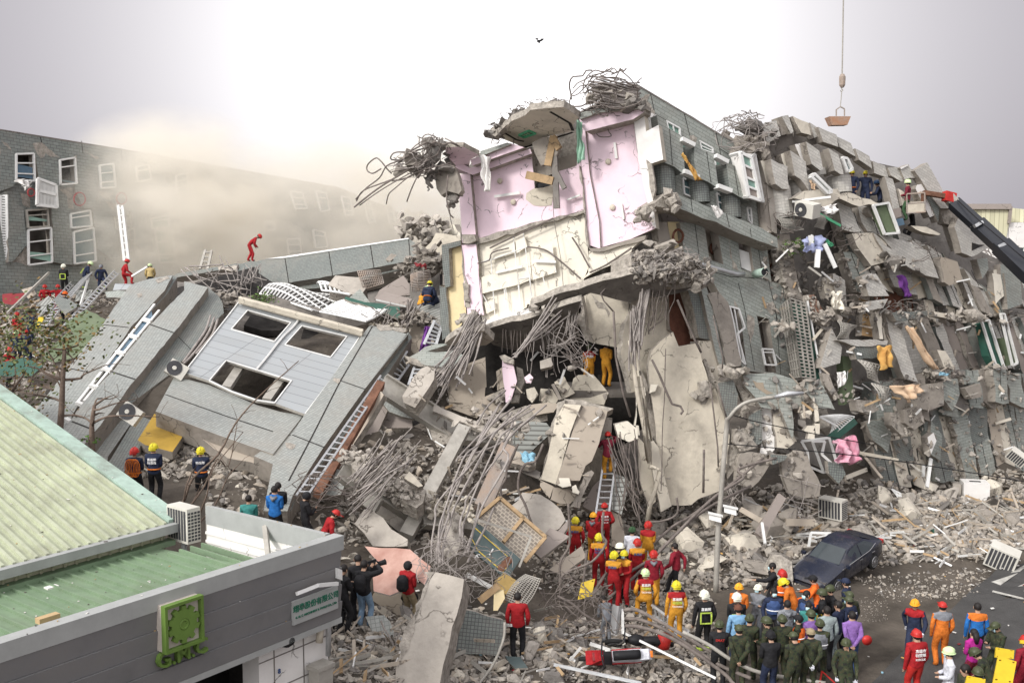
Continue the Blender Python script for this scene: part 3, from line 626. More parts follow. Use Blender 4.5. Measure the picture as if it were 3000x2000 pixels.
text('characters', '翊準股份有限公司', o + n1 * .035 + Zv * .07, -d1, (0, 0, 1), .155, 'sgreen', cs)
text('small_letters', 'G. M. C. MACHINERY & TOOLS CO., LTD', o + n1 * .035 - Zv * .1, -d1, (0, 0, 1), .062, 'sgreen', cs)
mb = MB(); P = [FPL.hit(u, v, .2) for u, v in px('C 2045,795 2110,770 2190,738 2325,725')]
for a, b in zip(P, P[1:]): mb.bar(a, b, .07, .07)
mk('sign_lamp', mb, ['wframe'], cs)
# ================================================================ torn open block, centre right
C0 = atY(1890, 760, 38)
LP = PL(C0, (-.39, -.92, .05)); RPn = PL(C0, (.482, -.876, .15))
b1 = root('collapsed_building', 'tall torn open block with pink and cream rooms facing left and grey tiles facing right', 'building', (4, 42, 0))
def L_(n, s, th=.3, m='pink', side='rough', **k): return slab(n, s, LP, th, m, side, b1, **k)
# core behind
L_('interior_wall_or_shade', 'E 780,720 900,560 1200,500 1560,340 1980,290 2060,620 2100,1300 1900,1560 1500,1568 K 900,260 480,450 340,380 330,20 E 790,1130', .4, 'concD', 'concD', off=-.9)
L_('room_wall', 'E 840,690 1000,640 1250,555 1255,640 1270,800 1390,770 1410,680 1545,640 1560,480 1600,930 1390,985 890,1120 850,1000', .3, 'pink', jag=.015, off=-.12)
L_('room_wall', 'E 1215,820 1260,790 1385,765 1390,830 1380,900 1260,900 1210,860', .1, 'cream2', jag=.08, off=-.1)
L_('room_wall', 'E 1250,560 1265,470 1400,430 1540,400 1550,640 1400,690 1270,700', .3, 'rough', off=-.7)
L_('room_wall', 'E 1255,590 1330,620 1540,560 1548,640 1400,690 1290,720 1265,690', .2, 'conc', off=-.4, jag=.05)
mb = MB(); q = [LP.hit(u, v, -.3) for u, v in px('E 1275,760 1385,740 1390,770 1280,800')]; mb.poly(q); mb.poly([p - LP.n * .02 for p in q]); mk('opening_shade', mb, ['black'], b1)  # black sheet paints the darkness inside the opening
L_('column', 'E 765,700 845,690 885,1120 795,1150', .6, 'pink', off=.12)
L_('room_wall', 'E 1590,410 1680,380 1915,310 1940,540 2060,1050 1900,1120 1690,1180 1640,1000 1600,600', .3, 'pink', off=-.02)
L_('column', 'E 1545,345 1600,410 1630,700 1690,1000 1700,1185 1625,1160 1600,960 1565,500', .5, 'pink', off=.15)
L_('column', 'E 1915,305 1985,275 2000,415 2082,372 2112,600 2015,632 2040,820 2065,1050 2040,1030 1950,600', .5, 'white', side='plaster', off=.3)
L_('beam', 'E 690,565 845,655 860,650 1240,528 1250,560 860,700 715,640', .6, 'pink', off=.35)
L_('beam', 'E 910,575 1110,492 1200,520 860,640 845,600', .9, 'pink', off=.75)
L_('beam', 'E 1560,335 1700,290 1990,262 1985,290 1915,335 1600,415', .9, 'pink', off=.75)
L_('parapet', 'E 912,545 1088,488 1110,500 915,578', .9, 'tileR', off=.95)
L_('parapet', 'E 1560,298 1640,270 1990,235 1990,262 1700,290 1565,335', .9, 'tileR', off=.95)
# ceilings torn out above the rooms: slabs seen from below, sloping up towards the viewer
CP = lambda Y, t, rx=0: PL(atY(1550, 400, Y), (rx, -t, -1))
c1 = PL(LP.hit(*px('E 845,600')[0], .8), (-.05, -.25, -1))
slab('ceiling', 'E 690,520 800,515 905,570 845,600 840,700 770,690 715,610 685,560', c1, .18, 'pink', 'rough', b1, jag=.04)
c2 = PL(LP.hit(*px('E 1500,400')[0], .9), (-.12, -.3, -1))
slab('ceiling', 'E 975,435 1050,390 1160,330 1240,275 1350,262 1460,255 1560,325 1520,410 1380,440 1200,530 1150,500 1050,460', c2, .25, 'plaster', 'rough', b1, jag=.07,
     lines='E 1030,400 1150,470 1200,480/E 1370,285 1500,360 1520,410/E 1200,520 1520,420', lw=.12)
mb = MB(); q = [c2.hit(u, v, .03) for u, v in px('E 1165,440 1230,410 1275,430 1200,455')]
for a, b in zip(q, q[1:] + q[:1]): mb.bar(a, b, .06, .06, nrm=c2.n)
for t in (.25, .5, .75): mb.bar(q[0].lerp(q[1], t), q[3].lerp(q[2], t), .03, .03, nrm=c2.n)
mk('light_fitting', mb, ['green'], b1)
L_('ceiling_edge', 'E 980,430 1060,370 1180,300 1220,262 1290,250 1340,262 1200,310 1060,395 1010,450', .5, 'rough', off=1.5, jag=.1)
L_('wall_trim', 'E 1460,252 1560,318 1560,330 1455,265', .1, 'white', off=1.6)
L_('wall_trim', 'E 800,512 910,568 910,580 795,525', .1, 'white', off=1.0)
# light strips and rosettes on the pink walls
for s_ in ('E 1003,833 1170,808 1173,825 1005,850', 'E 1785,488 1800,486 1812,590 1795,592', 'E 1832,890 1842,888 1858,990 1845,992', 'E 1480,858 1565,825 1568,838 1485,868'): L_('light_strip', s_, .06, 'wframe', 'cream', off=.08)
for c in ((1128, 878), (1040, 740), (1751, 613), (1779, 913)):
    u, v = px('E %d,%d' % c)[0]; p = LP.hit(u, v, -.06 if c[0] < 1500 else .02); mb = MB(); mb.lathe(p, [(0, .12), (.05, .1), (.08, .04)], LP.n, 10); mk('ceiling_rose', mb, ['cream2'], b1)
# cream wall below with hanging false ceiling sheets
L_('room_wall', 'E 890,1160 1200,1040 1590,940 1615,1160 1625,1300 1590,1390 K 1320,105 1110,190 870,262 640,400 485,470 450,330 440,40', .3, 'cream', off=-.1, jag=.02,
   patches='E 1330,1035 1350,1030 1345,1055/K 1115,130 1250,95 1240,140 1130,180/E 1520,970 1580,960 1570,1010/K 1078,60 1092,60 1090,110 1080,110')
L_('room_wall', 'E 1625,1200 1690,1190 1995,1110 1910,1180 1890,1250 1700,1320 1590,1380 1620,1340', .3, 'cream', off=.1, jag=.03)
L_('floor_edge', 'E 885,1115 1200,1030 1590,930 1600,945 1200,1060 890,1155', .25, 'rough', off=.12, jag=.05)
L_('floor_edge', 'E 1620,1180 1690,1180 1900,1120 2000,1095 1990,1125 1690,1205 1640,1200', .25, 'conc', off=.25, jag=.04)
L_('column', 'E 790,1160 885,1155 925,1568 K 440,20 480,350 340,345 325,20 E 810,1568 800,1250', .6, 'pink', off=.2, jag=.03)
L_('wall_base', 'K 480,400 700,340 885,285 885,360 760,400 610,430 490,470', .6, 'white', 'white', off=.3)
for s_ in ('E 975,1200 1130,1110 1140,1210 985,1260', 'E 1140,1110 1195,1080 1220,1170 1150,1215', 'E 920,1370 1150,1320 1160,1420 920,1480', 'E 1155,1310 1240,1270 1250,1385 1165,1420', 'E 1290,1180 1385,1150 1395,1240 1330,1250', 'E 1245,1260 1400,1240 1410,1340 1255,1390', 'K 480,240 570,230 580,300 500,340', 'E 920,1370 985,1350 980,1440 925,1440'):
    L_('ceiling_panel', s_, .02, 'cream', 'cream', off=R.uniform(.06, .16))
mb = MB()
for s_ in ('E 1195,1080 1260,1568', 'E 1130,1110 1175,1568', 'E 1060,1350 1080,1568', 'E 980,1230 1005,1568', 'E 1385,1200 1410,1340', 'E 975,1260 1220,1170', 'E 985,1410 1240,1370', 'E 900,1280 980,1250', 'K 545,20 570,350', 'K 650,20 680,330', 'K 760,0 790,300', 'K 860,0 875,200', 'E 1320,1350 1335,1420', 'E 920,1470 975,1568'):
    a, b = px(s_); mb.bar(LP.hit(*a, .12), LP.hit(*b, .12), .03, .02, nrm=LP.n)
mk('ceiling_grid', mb, ['wframe'], b1)
mb = MB()
for s_ in ('E 1015,1340 1190,1300', 'E 1265,1265 1410,1270'):
    a, b = px(s_); mb.bar(LP.hit(*a, .25), LP.hit(*b, .25), .09, .06, nrm=LP.n)
mk('light_strip', mb, ['wframe'], b1)
mb = MB()
for s_, r_ in (('E 975,1180 1100,1120 1390,985', .035), ('E 1220,1172 1330,1190 1420,1250 1570,1380', .035), ('E 1515,1110 1560,1180 1630,1310', .035), ('E 895,1280 970,1260 990,1210 1100,1180', .03), ('E 1630,1340 1740,1290 1905,1180', .04), ('E 1390,800 1395,985 1440,1250 1460,1480', .012), ('E 1140,370 1130,520 1160,545 1250,520', .02), ('E 1765,290 1750,400 1772,445 1700,450 1675,430', .02), ('E 710,900 715,980 735,1060', .015)):
    mb = MB(); mb.tube(smooth_path([LP.hit(u, v, .25) for u, v in px(s_)], 3), r_, 5); mk('cable', mb, ['rebar'], b1)
# yellow strip and tile frame on the left edge
L_('room_wall', 'E 700,1180 785,1162 800,1300 825,1568 K 325,200 330,380 260,470 190,500 150,100', .3, 'yellow', 'rough', off=-.05, jag=.03)
L_('wall_panel', 'E 658,1160 780,1130 785,1160 705,1185 715,1430 680,1440 665,1300', .5, 'tileD', off=.25, dirn='E 660,1300 715,1290')
L_('wall_panel', 'E 640,1430 690,1440 K 160,90 195,510 130,560 110,330 115,100', .4, 'tileD', off=.1, dirn='E 660,1300 715,1290', jag=.04)
L_('wall_fragment', 'E 790,1090 870,1090 885,1130 840,1150 800,1150', .4, 'rough', off=.4, jag=.1)
L_('wall_fragment', 'K 300,80 350,95 345,180 360,240 310,230', .3, 'rough', off=.35, jag=.1)
L_('wall_fragment', 'E 785,1160 800,1250 830,1420 845,1568 815,1568 790,1300', .3, 'rough', off=.25, jag=.1)
L_('wall_fragment', 'E 1560,640 1590,930 1610,1160 1625,1180 1600,1000 1575,700', .3, 'rough', off=.3, jag=.08)
L_('wall_fragment', 'E 2000,600 2035,630 2060,800 2045,860 2020,700', .2, 'rough', off=.5, jag=.06)
# planks and beams hung in the broken room
mb = MB()
for s_, w_ in (('E 1395,445 1355,640', .28), ('E 1385,450 1430,530', .25), ('E 1400,580 1415,920', .22), ('E 1395,650 1465,790', .18), ('E 1215,700 1390,740', .3)):
    a, b = px(s_); mb = MB(); mb.bar(LP.hit(*a, .5), LP.hit(*b, .6), w_, .1, nrm=LP.n); mk('plank', mb, ['wood' if w_ > .24 else 'concD'], b1)
L_('hanging_slab', 'E 1250,490 1330,450 1405,455 1430,540 1395,600 1310,640 1270,560', .25, 'conc', 'rough', off=.55, jag=.04)
mk_cloth = []
def cloth(name, spec, pl, off, m, label, cat, amp=.12, parent=None, group=None, nx=14, ny=16):
    """hanging or draped cloth: traced four-corner patch, folded"""
    q = [pl.hit(u, v, off) for u, v in px(spec)]; mb = MB(); sd_ = R.uniform(0, 99)
    for j in range(ny + 1):
        for i in range(nx + 1):
            s, t = i / nx, j / ny; p = q[0].lerp(q[1], s).lerp(q[3].lerp(q[2], s), t)
            p += pl.n * (amp * (noise.noise(V((s * 5 + sd_, t * 2, 0))) + .5 * math.sin(s * 14 + t * 3 + sd_))) + V((amp * .6 * noise.noise(V((t * 4, s * 3, sd_))), 0, amp * .6 * noise.noise(V((s * 4, t * 4 + sd_, 7)))))
            mb.v.append(p)
    for j in range(ny):
        for i in range(nx): k = j * (nx + 1) + i; mb.f.append((k, k + 1, k + nx + 2, k + nx + 1)); mb.m.append(0)
    o = mk(name, mb, [m], parent, smooth=True, label=label, cat=cat, group=group)
    md = o.modifiers.new('s', 'SOLIDIFY'); md.thickness = .015; return o
mat('mintcloth', (.34, .55, .42), .9, .15, 2); mat('lilac', (.38, .42, .62), .9, .15, 2); mat('orangecloth', (.72, .45, .14), .9, .25, 2, col2=(.45, .22, .06))
mat('purple', (.22, .07, .33), .9, .3, 3, col2=(.10, .03, .16)); mat('pinkcloth', (.55, .16, .25), .85, .3, 2.5, col2=(.66, .45, .52)); mat('bluecloth', (.25, .45, .56), .9, .2, 3); mat('peach', (.65, .47, .32), .9, .15, 2)
cloth('curtain', 'E 1550,345 1580,350 1595,600 1552,630', LP, .9, 'mintcloth', 'mint green curtain hanging from the torn ceiling between the pink rooms', 'curtain')
cloth('curtain', 'E 905,570 965,575 975,800 940,810', LP, 1.0, 'white', 'white cloth hanging knotted from the pink beam on the left', 'curtain', .14)
# ---- right face, upper part
def R_(n, s, th=.3, m='tileR', side='conc', **k): return slab(n, s, RPn, th, m, side, b1, **k)
DR2 = 'F 480,400 900,650'
UH = 'F 320,487 440,552 447,640 345,600/F 455,665 570,720 592,1010 482,930/F 625,672 742,735 748,782 640,745/F 762,815 870,870 905,1130 790,1085/F 470,1010 535,1030 545,1180 485,1155/F 780,1150 835,1172 845,1322 800,1295/F 1060,1282 1095,1290 1105,1430 1078,1402'
R_('wall_panel', 'F 45,140 170,215 480,400 770,575 900,650 970,690 985,765 1090,900 1170,960 1250,1060 1330,1500 1200,1470 900,1345 450,1175 395,1165 210,1235 180,880 300,860 265,620 255,515 130,580 108,380 80,310 60,200', holes=UH, dirn=DR2, jag=.02,
   lines='F 170,215 215,420 230,520/F 480,400 520,560 540,640/F 770,575 800,700 820,800/F 215,420 320,480/F 810,740 890,790', patches='F 75,280 130,240 170,240 140,300 215,400 210,500 180,430 120,330/F 530,620 600,640 590,700 540,670/F 895,1330 910,1280 950,1360 940,1420')
R_('roof_slab', 'F 45,140 170,215 480,400 770,575 970,690 975,705 770,590 480,415 165,228 45,155', 5, 'concD', 'concD', off=.02)
R_('interior_wall_or_shade', 'F 120,300 950,700 1330,1500 H 1330,240 1480,700 1480,1430 1040,1370 700,640 460,280 F 200,1230', .3, 'taupe', off=-.9)
for s_ in ('F 232,430 320,480 335,545 450,615 470,665 492,960 470,965 395,905 300,865 262,620', 'F 580,690 628,668 640,740 750,782 802,1108 715,1050 600,995 575,850', 'F 868,860 1030,930 1082,1228 1000,1185 905,1130'):
    R_('bay_front', s_, .75, 'tileR', 'tileD', off=.7, dirn=DR2, lines='F %s' % ('350,560 375,890' if '232' in s_ else '690,770 730,1050' if '580' in s_ else '940,900 985,1170'))
R_('bay_side', 'F 110,385 235,430 262,515 300,860 185,880 200,1000 130,600', .1, 'white', 'plaster', off=.3)
for k, (s_, pn) in enumerate((('F 320,487 440,552 447,640 345,600', 'glassG'), ('F 455,665 570,720 592,1010 482,930', 'glassG'), ('F 625,672 742,735 748,782 640,745', 'glassG'), ('F 762,815 870,870 905,1130 790,1085', 'glassG'), ('F 470,1010 535,1030 545,1180 485,1155', 'glass'), ('F 780,1150 835,1172 845,1322 800,1295', 'glass'), ('F 1060,1282 1095,1290 1105,1430 1078,1402', 'glass'))):
    window(b1, s_, RPn, .05, 'wframe', pn, r=.06, div=((0, .5, 2, .5),) if k in (0, 3) else ((1, .5, 3, .5),))
bars('sill', [(RPn.hit(*a, .72), RPn.hit(*b, .72)) for a, b in map(px, ('F 450,655 565,712', 'F 762,808 872,866', 'F 470,950 605,1005', 'F 780,1085 905,1132'))], .16, .3, ['wframe'], b1, RPn.n)
for (a, b, r_, m_) in (('F 292,870', 'F 310,1165', .42, 'tileD'), ('F 612,1010', 'F 632,1240', .40, 'tileD'), ('F 905,1140', 'F 920,1380', .40, 'tileD'), ('F 1195,960', 'F 1255,1520', .33, 'conc')):
    P_, Q_ = RPn.hit(*px(a)[0], .15), RPn.hit(*px(b)[0], .15); mb = MB(); n_ = 14; d_ = (Q_ - P_).normalized(); x_ = (RPn.n - d_ * RPn.n.dot(d_)).normalized(); y_ = d_.cross(x_); Lc = (Q_ - P_).length
    for k in range(n_):
        t0, t1 = 2 * math.pi * k / n_, 2 * math.pi * (k + 1) / n_
        f = [P_ + (x_ * math.cos(t) + y_ * math.sin(t)) * r_ for t in (t0, t1)]; mb.poly([f[0], f[1], f[1] + d_ * Lc, f[0] + d_ * Lc], 0, [(t0 * r_, 0), (t1 * r_, 0), (t1 * r_, Lc), (t0 * r_, Lc)])
    mk('round_column', mb, [m_], b1)
# white bay window
bw = root('bay_window', 'white framed bay window with green glass jutting from the grey tiled face', 'window', RPn.hit(*px('F 1130,1240')[0], .8)); bw.parent = b1; bw.location = WL[bw] - WL[b1]; bw['category'] = None; del bw['category']; del bw['label']
mb = MB(); P = [RPn.hit(u, v, 1.15) for u, v in px('F 1000,775 1095,825 1180,1215 1075,1180')]; Q = [RPn.hit(u, v, .5) for u, v in px('F 905,800 1130,790 1208,1228 1010,1185')]
for pp in (P, ):
    for a, b in zip(pp, pp[1:] + pp[:1]): mb.bar(a, b, .12, .12, nrm=RPn.n)
for t in (.27, .55, .76): mb.bar(P[0].lerp(P[3], t), P[1].lerp(P[2], t), .08, .08, nrm=RPn.n); mb.bar(P[1].lerp(P[2], t), Q[1].lerp(Q[2], t), .07, .07, nrm=RPn.n)
for a, b in ((P[1], Q[1]), (P[2], Q[2]), (Q[1], Q[2]), (P[0], Q[0]), (P[3], Q[3])): mb.bar(a, b, .1, .1, nrm=RPn.n)
mk('window_frame', mb, ['wframe'], bw)
for k, (t0, t1) in enumerate(((.02, .27), (.27, .55), (.55, .76), (.76, .98))):
    mb = MB(); z_ = RPn.n * -.03; f = [P[0].lerp(P[3], t0) + z_, P[1].lerp(P[2], t0) + z_, P[1].lerp(P[2], t1) + z_, P[0].lerp(P[3], t1) + z_]; mb.poly(f); mb.poly([p + z_ * .5 for p in f]); mk('pane', mb, ['glassG' if k % 2 == 0 else 'taupe'], bw)
mb = MB(); mb.poly([Q[0], P[0], P[3], Q[3]]); mb.poly([P[1], Q[1], Q[2], P[2]]); mb.poly([P[3], P[2], Q[2], Q[3]]); mb.poly([P[0], P[1], Q[1], Q[0]]); mk('window_cheek', mb, ['white'], bw)
# ledge and broken end
R_('ledge', 'F 430,1160 860,1330 1200,1470 1340,1560 1345,1650 950,1500 780,1412 660,1382 450,1292', .9, 'tileR', off=.9, dirn=DR2, jag=.02, lines='F 545,1200 560,1320/F 870,1335 900,1460/F 1090,1470 1100,1550')
R_('wall_fragment', 'F 210,1240 260,1200 330,1140 420,1140 450,1200 455,1290 380,1300 300,1280 230,1270', 1.0, 'rough', 'rough', off=1.1, jag=.12)
# ---- right face, lower part
MH = 'H 668,10 780,25 845,392 715,345/H 972,105 1083,145 1130,475 1005,430/H 1242,210 1330,248 1412,590 1285,545/H 897,770 985,795 1012,940 1060,1330 1008,1290 925,900/H 1152,862 1265,890 1330,1390 1230,1372 1195,1100'
R_('wall_panel', 'H 445,5 660,0 800,10 960,90 1240,200 1335,243 1445,600 1480,700 1385,765 1480,1430 1330,1395 1040,1370 1000,1300 985,1000 895,770 800,640 690,440 520,350 480,270', .45, holes=MH, dirn=DR2, jag=.02,
   lines='H 580,0 620,310/H 1155,180 1210,530/H 690,440 900,500 1200,520/H 980,560 1040,800 1130,1360/H 1260,540 1340,900/H 1320,760 1370,1400', patches='H 872,70 888,75 930,430 985,450 975,430 905,330/H 1062,850 1125,880 1122,990 1092,1130 1060,960/H 945,715 975,780 970,800 940,760/H 1225,740 1300,730 1320,830 1290,860 1240,800')
for s_ in ('H 665,0 785,25 850,395 715,350', 'H 1240,205 1335,245 1415,595 1285,548'): R_('door_recess', s_, .1, 'tan', off=-.75)
for c in ((1302, 440), (770, 240), (428, 130)):
    p = RPn.hit(*px('H %d,%d' % c)[0], -.6 if c[0] > 500 else 0.1); mb = MB(); y_ = V((0, 0, 1)); x_ = RPn.n.cross(y_).normalized()
    mb.tube([p + x_ * math.cos(t * .524) * .24 + y_ * math.sin(t * .524) * .24 for t in range(13)], .05, 5); mk('vent_ring', mb, ['woodD'], b1)
R_('window_panel', 'H 988,250 1103,292 1127,470 1010,420', .08, 'wframe', 'wframe', off=-.15)
R_('room_wall', 'H 330,0 440,0 480,272 370,252', .2, 'yellow', off=-.25)
R_('column', 'H 228,0 322,0 345,90 380,240 260,230', .4, 'conc', 'rough', off=0, jag=.05)
R_('column', 'H 1335,115 1450,112 1500,400 1555,640 1580,725 1470,690 1440,590 1405,560', .5, 'conc', 'rough', off=.3, jag=.03)
window(b1, 'H 900,775 985,800 1040,970 970,1030 1045,1310 1000,1270 930,900', RPn, .25, r=.06, pane=None, div=((0, .5, 4, .4),))
window(b1, 'H 1200,1165 1295,1170 1330,1315 1230,1310', RPn, .3, r=.06, pane=None, div=((1, .2, 3, .8),))
# broken posts at the torn corner
R_('column', 'H 520,630 680,600 700,800 770,1070 740,1090 620,1062 570,800', .5, 'tileD', 'rough', off=.35, jag=.03, dirn='H 520,900 700,900')
R_('wall_panel', 'H 640,615 690,600 780,900 862,1370 830,1392 745,1080', .3, 'tileR', off=.55, jag=.03, dirn=DR2)
R_('column', 'H 700,670 800,640 890,740 950,1000 1012,1280 1000,1322 890,1345 830,1050', .6, 'conc', 'rough', off=.6, jag=.05)
R_('column', 'H 615,1092 738,1090 835,1392 780,1472 735,1475 670,1380', .5, 'cream2', 'rough', off=.45, jag=.04)
R_('room_wall', 'H 0,690 340,680 350,980 420,1140 600,1110 640,1200 600,1400 0,1568 -100,1200', .3, 'cream2', 'rough', off=-.7, jag=.05)
R_('room_wall', 'H 345,650 520,640 560,850 610,1060 600,1110 430,1140 385,1010 350,990', .3, 'woodD', off=-.5)
R_('floor_slab', 'H 0,330 120,260 300,250 420,300 520,350 600,400 680,480 700,560 590,590 480,610 200,560 0,560', 1.3, 'rough', 'rough', off=1.0, jag=.12)
R_('floor_slab', 'H -40,560 200,570 590,585 480,640 200,690 -40,640', 1.2, 'inner', 'inner', off=.6, jag=.05)
# window cage with green backing
cg = root('window_cage', 'x', 'x', RPn.hit(*px('H 1560,1430')[0], .5)); del cg['category']; del cg['label']; cg.parent = b1; cg.location = WL[cg] - WL[b1]
mb = MB(); F0 = [RPn.hit(u, v, 1.1) for u, v in px('H 1455,700 1600,745 1690,1440 1560,1420')]; F1 = [RPn.hit(u, v, .4) for u, v in px('H 1372,770 1455,700 1560,1420 1480,1432')]
for FF, nx, ny in ((F0, 3, 22), (F1, 4, 9)):
    if FF is F1: FF = [FF[0], F0[0], F0[3], FF[3]]
    for i in range(nx + 1): mb.bar(FF[0].lerp(FF[1], i / nx), FF[3].lerp(FF[2], i / nx), .06, .05, nrm=RPn.n)
    for i in range(ny + 1): mb.bar(FF[0].lerp(FF[3], i / ny), FF[1].lerp(FF[2], i / ny), .05, .04, nrm=RPn.n)
mk('bars', mb, ['steel'], cg)
mb = MB(); g = [RPn.hit(u, v, .3) for u, v in px('H 1430,760 1600,740 1700,1430 1500,1430')]; mb.poly(g); g2 = [RPn.hit(u, v, .9) for u, v in px('H 1600,735 1632,740 1745,1435 1695,1450')]; mb.poly(g2); mb.poly([p - RPn.n * .5 for p in g2]); mk('backing', mb, ['gmetal'], cg)
mb = MB(); mb.bar(RPn.hit(*px('H 1615,725')[0], 1.0), RPn.hit(*px('H 1745,1435')[0], 1.0), .07, .07); mk('edge_bar', mb, ['wframe'], cg)
# pipes on the tiled face
mb = MB(); mb.tube([RPn.hit(u, v, .35) for u, v in px('H 515,352 620,385 800,435 960,480 1035,478')], .09, 8); mk('pipe', mb, ['galv'], b1, smooth=True)
mb = MB(); a, b = RPn.hit(*px('H 1140,478')[0], .2), RPn.hit(*px('H 1225,460')[0], 1.0); mb.lathe(a, [(0, .17), ((b - a).length, .17)], (b - a).normalized(), 12); mk('pipe', mb, ['mint'], b1, smooth=True)
mb = MB(); mb.lathe(b, [(0, .15), (.02, .15)], (b - a).normalized(), 12); mk('pipe_mouth', mb, ['black'], b1)
# ---- lower blocks (L crop)
LF_ = PL(atY(2050, 1250, 37.6), (.05, -.98, .12))
def B_(n, s, th=.4, m='tileR', side='rough', **k): return slab(n, s, k.pop('pl', LF_), th, m, side, b1, **k)
B_('room_wall', 'L 140,60 165,-60 240,-140 345,-222 395,-100 560,-130 590,20 640,180 700,250 820,640 800,900 745,1100 560,1170 500,1220 330,1222 270,1000 215,760 190,480 170,330', .4, 'cream2', off=.4, jag=.04,
   patches='L 545,200 640,190 660,280 620,380 580,380 545,300/L 280,1000 330,990 320,1010/L 600,1010 650,1005 640,1020', pm='rough')
B_('wall_side', 'L 600,20 640,180 700,250 820,640 800,900 745,1100 760,1110 850,900 850,640 700,180 620,0', .5, 'rough', off=.1, jag=.08)
B_('wall_fragment', 'L 50,650 100,700 170,900 205,1190 140,1260 70,1000', .2, 'cream2', off=.5, jag=.03)
B_('wall_fragment', 'L 160,655 225,740 280,1000 335,1230 245,1282 170,900', .3, 'plaster', off=.7, jag=.03)
B_('wall_fragment', 'L 50,230 110,240 120,300 100,390 60,300 L 20,560 60,560 70,640 40,640', .15, 'cream', off=.5, jag=.03)
B_('wall_fragment', 'L 160,215 220,215 200,270 150,290', .15, 'cream', off=.6, jag=.02)
B_('wall_side', 'L 60,60 130,200 150,400 200,480 270,600 250,700 160,650 110,520 100,300', .3, 'rough', off=.15, jag=.1)
for s_, m_, o_ in (('L 720,205 850,180 890,300 880,400 810,520 760,400', 'tileD', .8), ('L 700,190 860,150 1000,120 960,240 1050,340 1040,400 940,380 870,220 800,240', 'rough', .5), ('L 930,130 1180,118 1380,180 1432,285 1455,425 1340,412 1240,420 1080,405 1040,330 950,230', 'tileR', 1.0),
                   ('L 1215,190 1340,410 1352,650 1340,668 1290,540 1235,400', 'tileR', 1.15), ('L 1185,465 1265,440 1330,600 1382,690 1290,760 1215,745', 'plaster', .6), ('L 1085,410 1160,410 1195,760 1150,805 1070,800', 'white', .4), ('L 975,480 1085,420 1092,700 1050,722 985,660', 'tileD', .6),
                   ('L 1420,205 1500,180 1600,225 1700,425 1560,392 1450,275', 'tileR', 1.3), ('L 1590,120 1650,130 1740,330 1700,340 1620,230', 'conc', 1.0), ('L 905,800 1000,780 1155,805 1165,870 1110,960 1000,1082 870,1045', 'conc', .9), ('L 1160,800 1305,808 1280,850 1180,885', 'tileD', 1.3),
                   ('L 1250,830 1400,760 1470,800 1500,905 1582,1055 1570,1150 1445,1165 1320,1130 1270,1000', 'conc', .9), ('L 1640,860 1760,880 1790,965 1730,1045 1650,960', 'tileD', 1.0), ('L 790,700 900,730 880,900 800,1010 780,900', 'rough', .3), ('L 860,590 950,620 1060,740 920,780 850,700', 'rough', .7), ('L 1260,440 1400,420 1390,650 1300,560', 'inner', .1)):
    B_('wall_fragment', s_, .35, m_, off=o_, jag=.05, dirn='L 930,230 1300,270' if 'tile' in m_ else None, patches='L 1010,180 1100,200 1110,250 1190,290 1130,300 1040,240' if '930,130' in s_ else '', pm='brick')
for s_ in ('L 1520,370 1555,370 1570,520 1535,530', 'L 1530,540 1575,545 1570,640 1540,635', 'L 1470,560 1540,560 1500,640 1440,600', 'L 1480,620 1530,600 1530,670 1470,670', 'L 1410,440 1500,430 1510,460 1430,500'): B_('wall_fragment', s_, .25, 'plaster', off=1.2, jag=.03)
# ---- interior jumble (K crop)
def K_(n, s, Y, th=.25, m='tan', nrm=(-.1, -.9, .3), side='rough', **k):
    q = px(s); return slab(n, s, PL(atY(q[0][0], q[0][1], Y), nrm), th, m, side, b1, **k)
K_('interior_wall_or_shade', 'K 100,500 600,300 1300,150 1700,200 1800,1300 1500,1568 800,1568 0,1200', 43, .3, 'dark', (0, -1, 0), 'dark')  # near-black sheet, the shade deep in the hole is painted by colour
K_('room_wall', 'K 1290,182 1370,165 1560,215 1690,250 1705,650 1600,622 1480,600 1380,582 1320,480 1262,400 1300,330', 38.6, .35, 'cream2', (-.2, -.95, .0), jag=.05, patches='K 1370,165 1440,240 1480,250 1530,330 1520,370 1490,300 1430,290')
K_('beam', 'K 1290,182 1320,330 1330,480 1380,580 1330,560 1260,400 1260,340 1290,330', 38.2, .3, 'rough', (-.4, -.9, 0), jag=.08)
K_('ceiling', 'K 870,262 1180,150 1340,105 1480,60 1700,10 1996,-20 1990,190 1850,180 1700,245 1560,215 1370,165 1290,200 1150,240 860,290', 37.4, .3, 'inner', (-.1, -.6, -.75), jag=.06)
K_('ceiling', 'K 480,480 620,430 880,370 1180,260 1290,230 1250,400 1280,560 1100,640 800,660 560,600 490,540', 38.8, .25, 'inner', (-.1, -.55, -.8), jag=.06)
K_('ceiling', 'K 150,590 300,490 480,480 560,560 500,600 300,620', 38.2, .3, 'tan', (-.1, -.6, -.75), jag=.06)
K_('wall_fragment', 'K 155,855 330,760 490,700 500,950 340,1010 190,1042', 40.5, .2, 'tan', (.1, -.95, .25))
K_('wall_fragment', 'K 180,1048 490,955 480,1100 420,1210 200,1130', 40.2, .2, 'tan', (.1, -.9, .4))
K_('wall_fragment', 'K 0,655 250,640 340,715 200,790 100,780 0,770 J 1130,420 1270,330 1480,300', 40, .3, 'tileR', (0, -.6, .8), jag=.08, dirn='K 0,700 300,700')
K_('wall_fragment', 'J 1090,400 1270,490 1480,480 1440,560 1300,500 1150,470', 39.6, .5, 'rough', (0, -.9, .4), jag=.1)
K_('room_wall', 'J 1170,130 1290,160 1350,300 1220,380 1130,390 1080,340', 43.5, .3, 'tan', (0, -.9, .3), jag=.06)
K_('wall_fragment', 'K 630,722 722,758 755,900 700,1075 660,1080 640,900', 38, .2, 'pink', (-.1, -.95, .1), jag=.03)
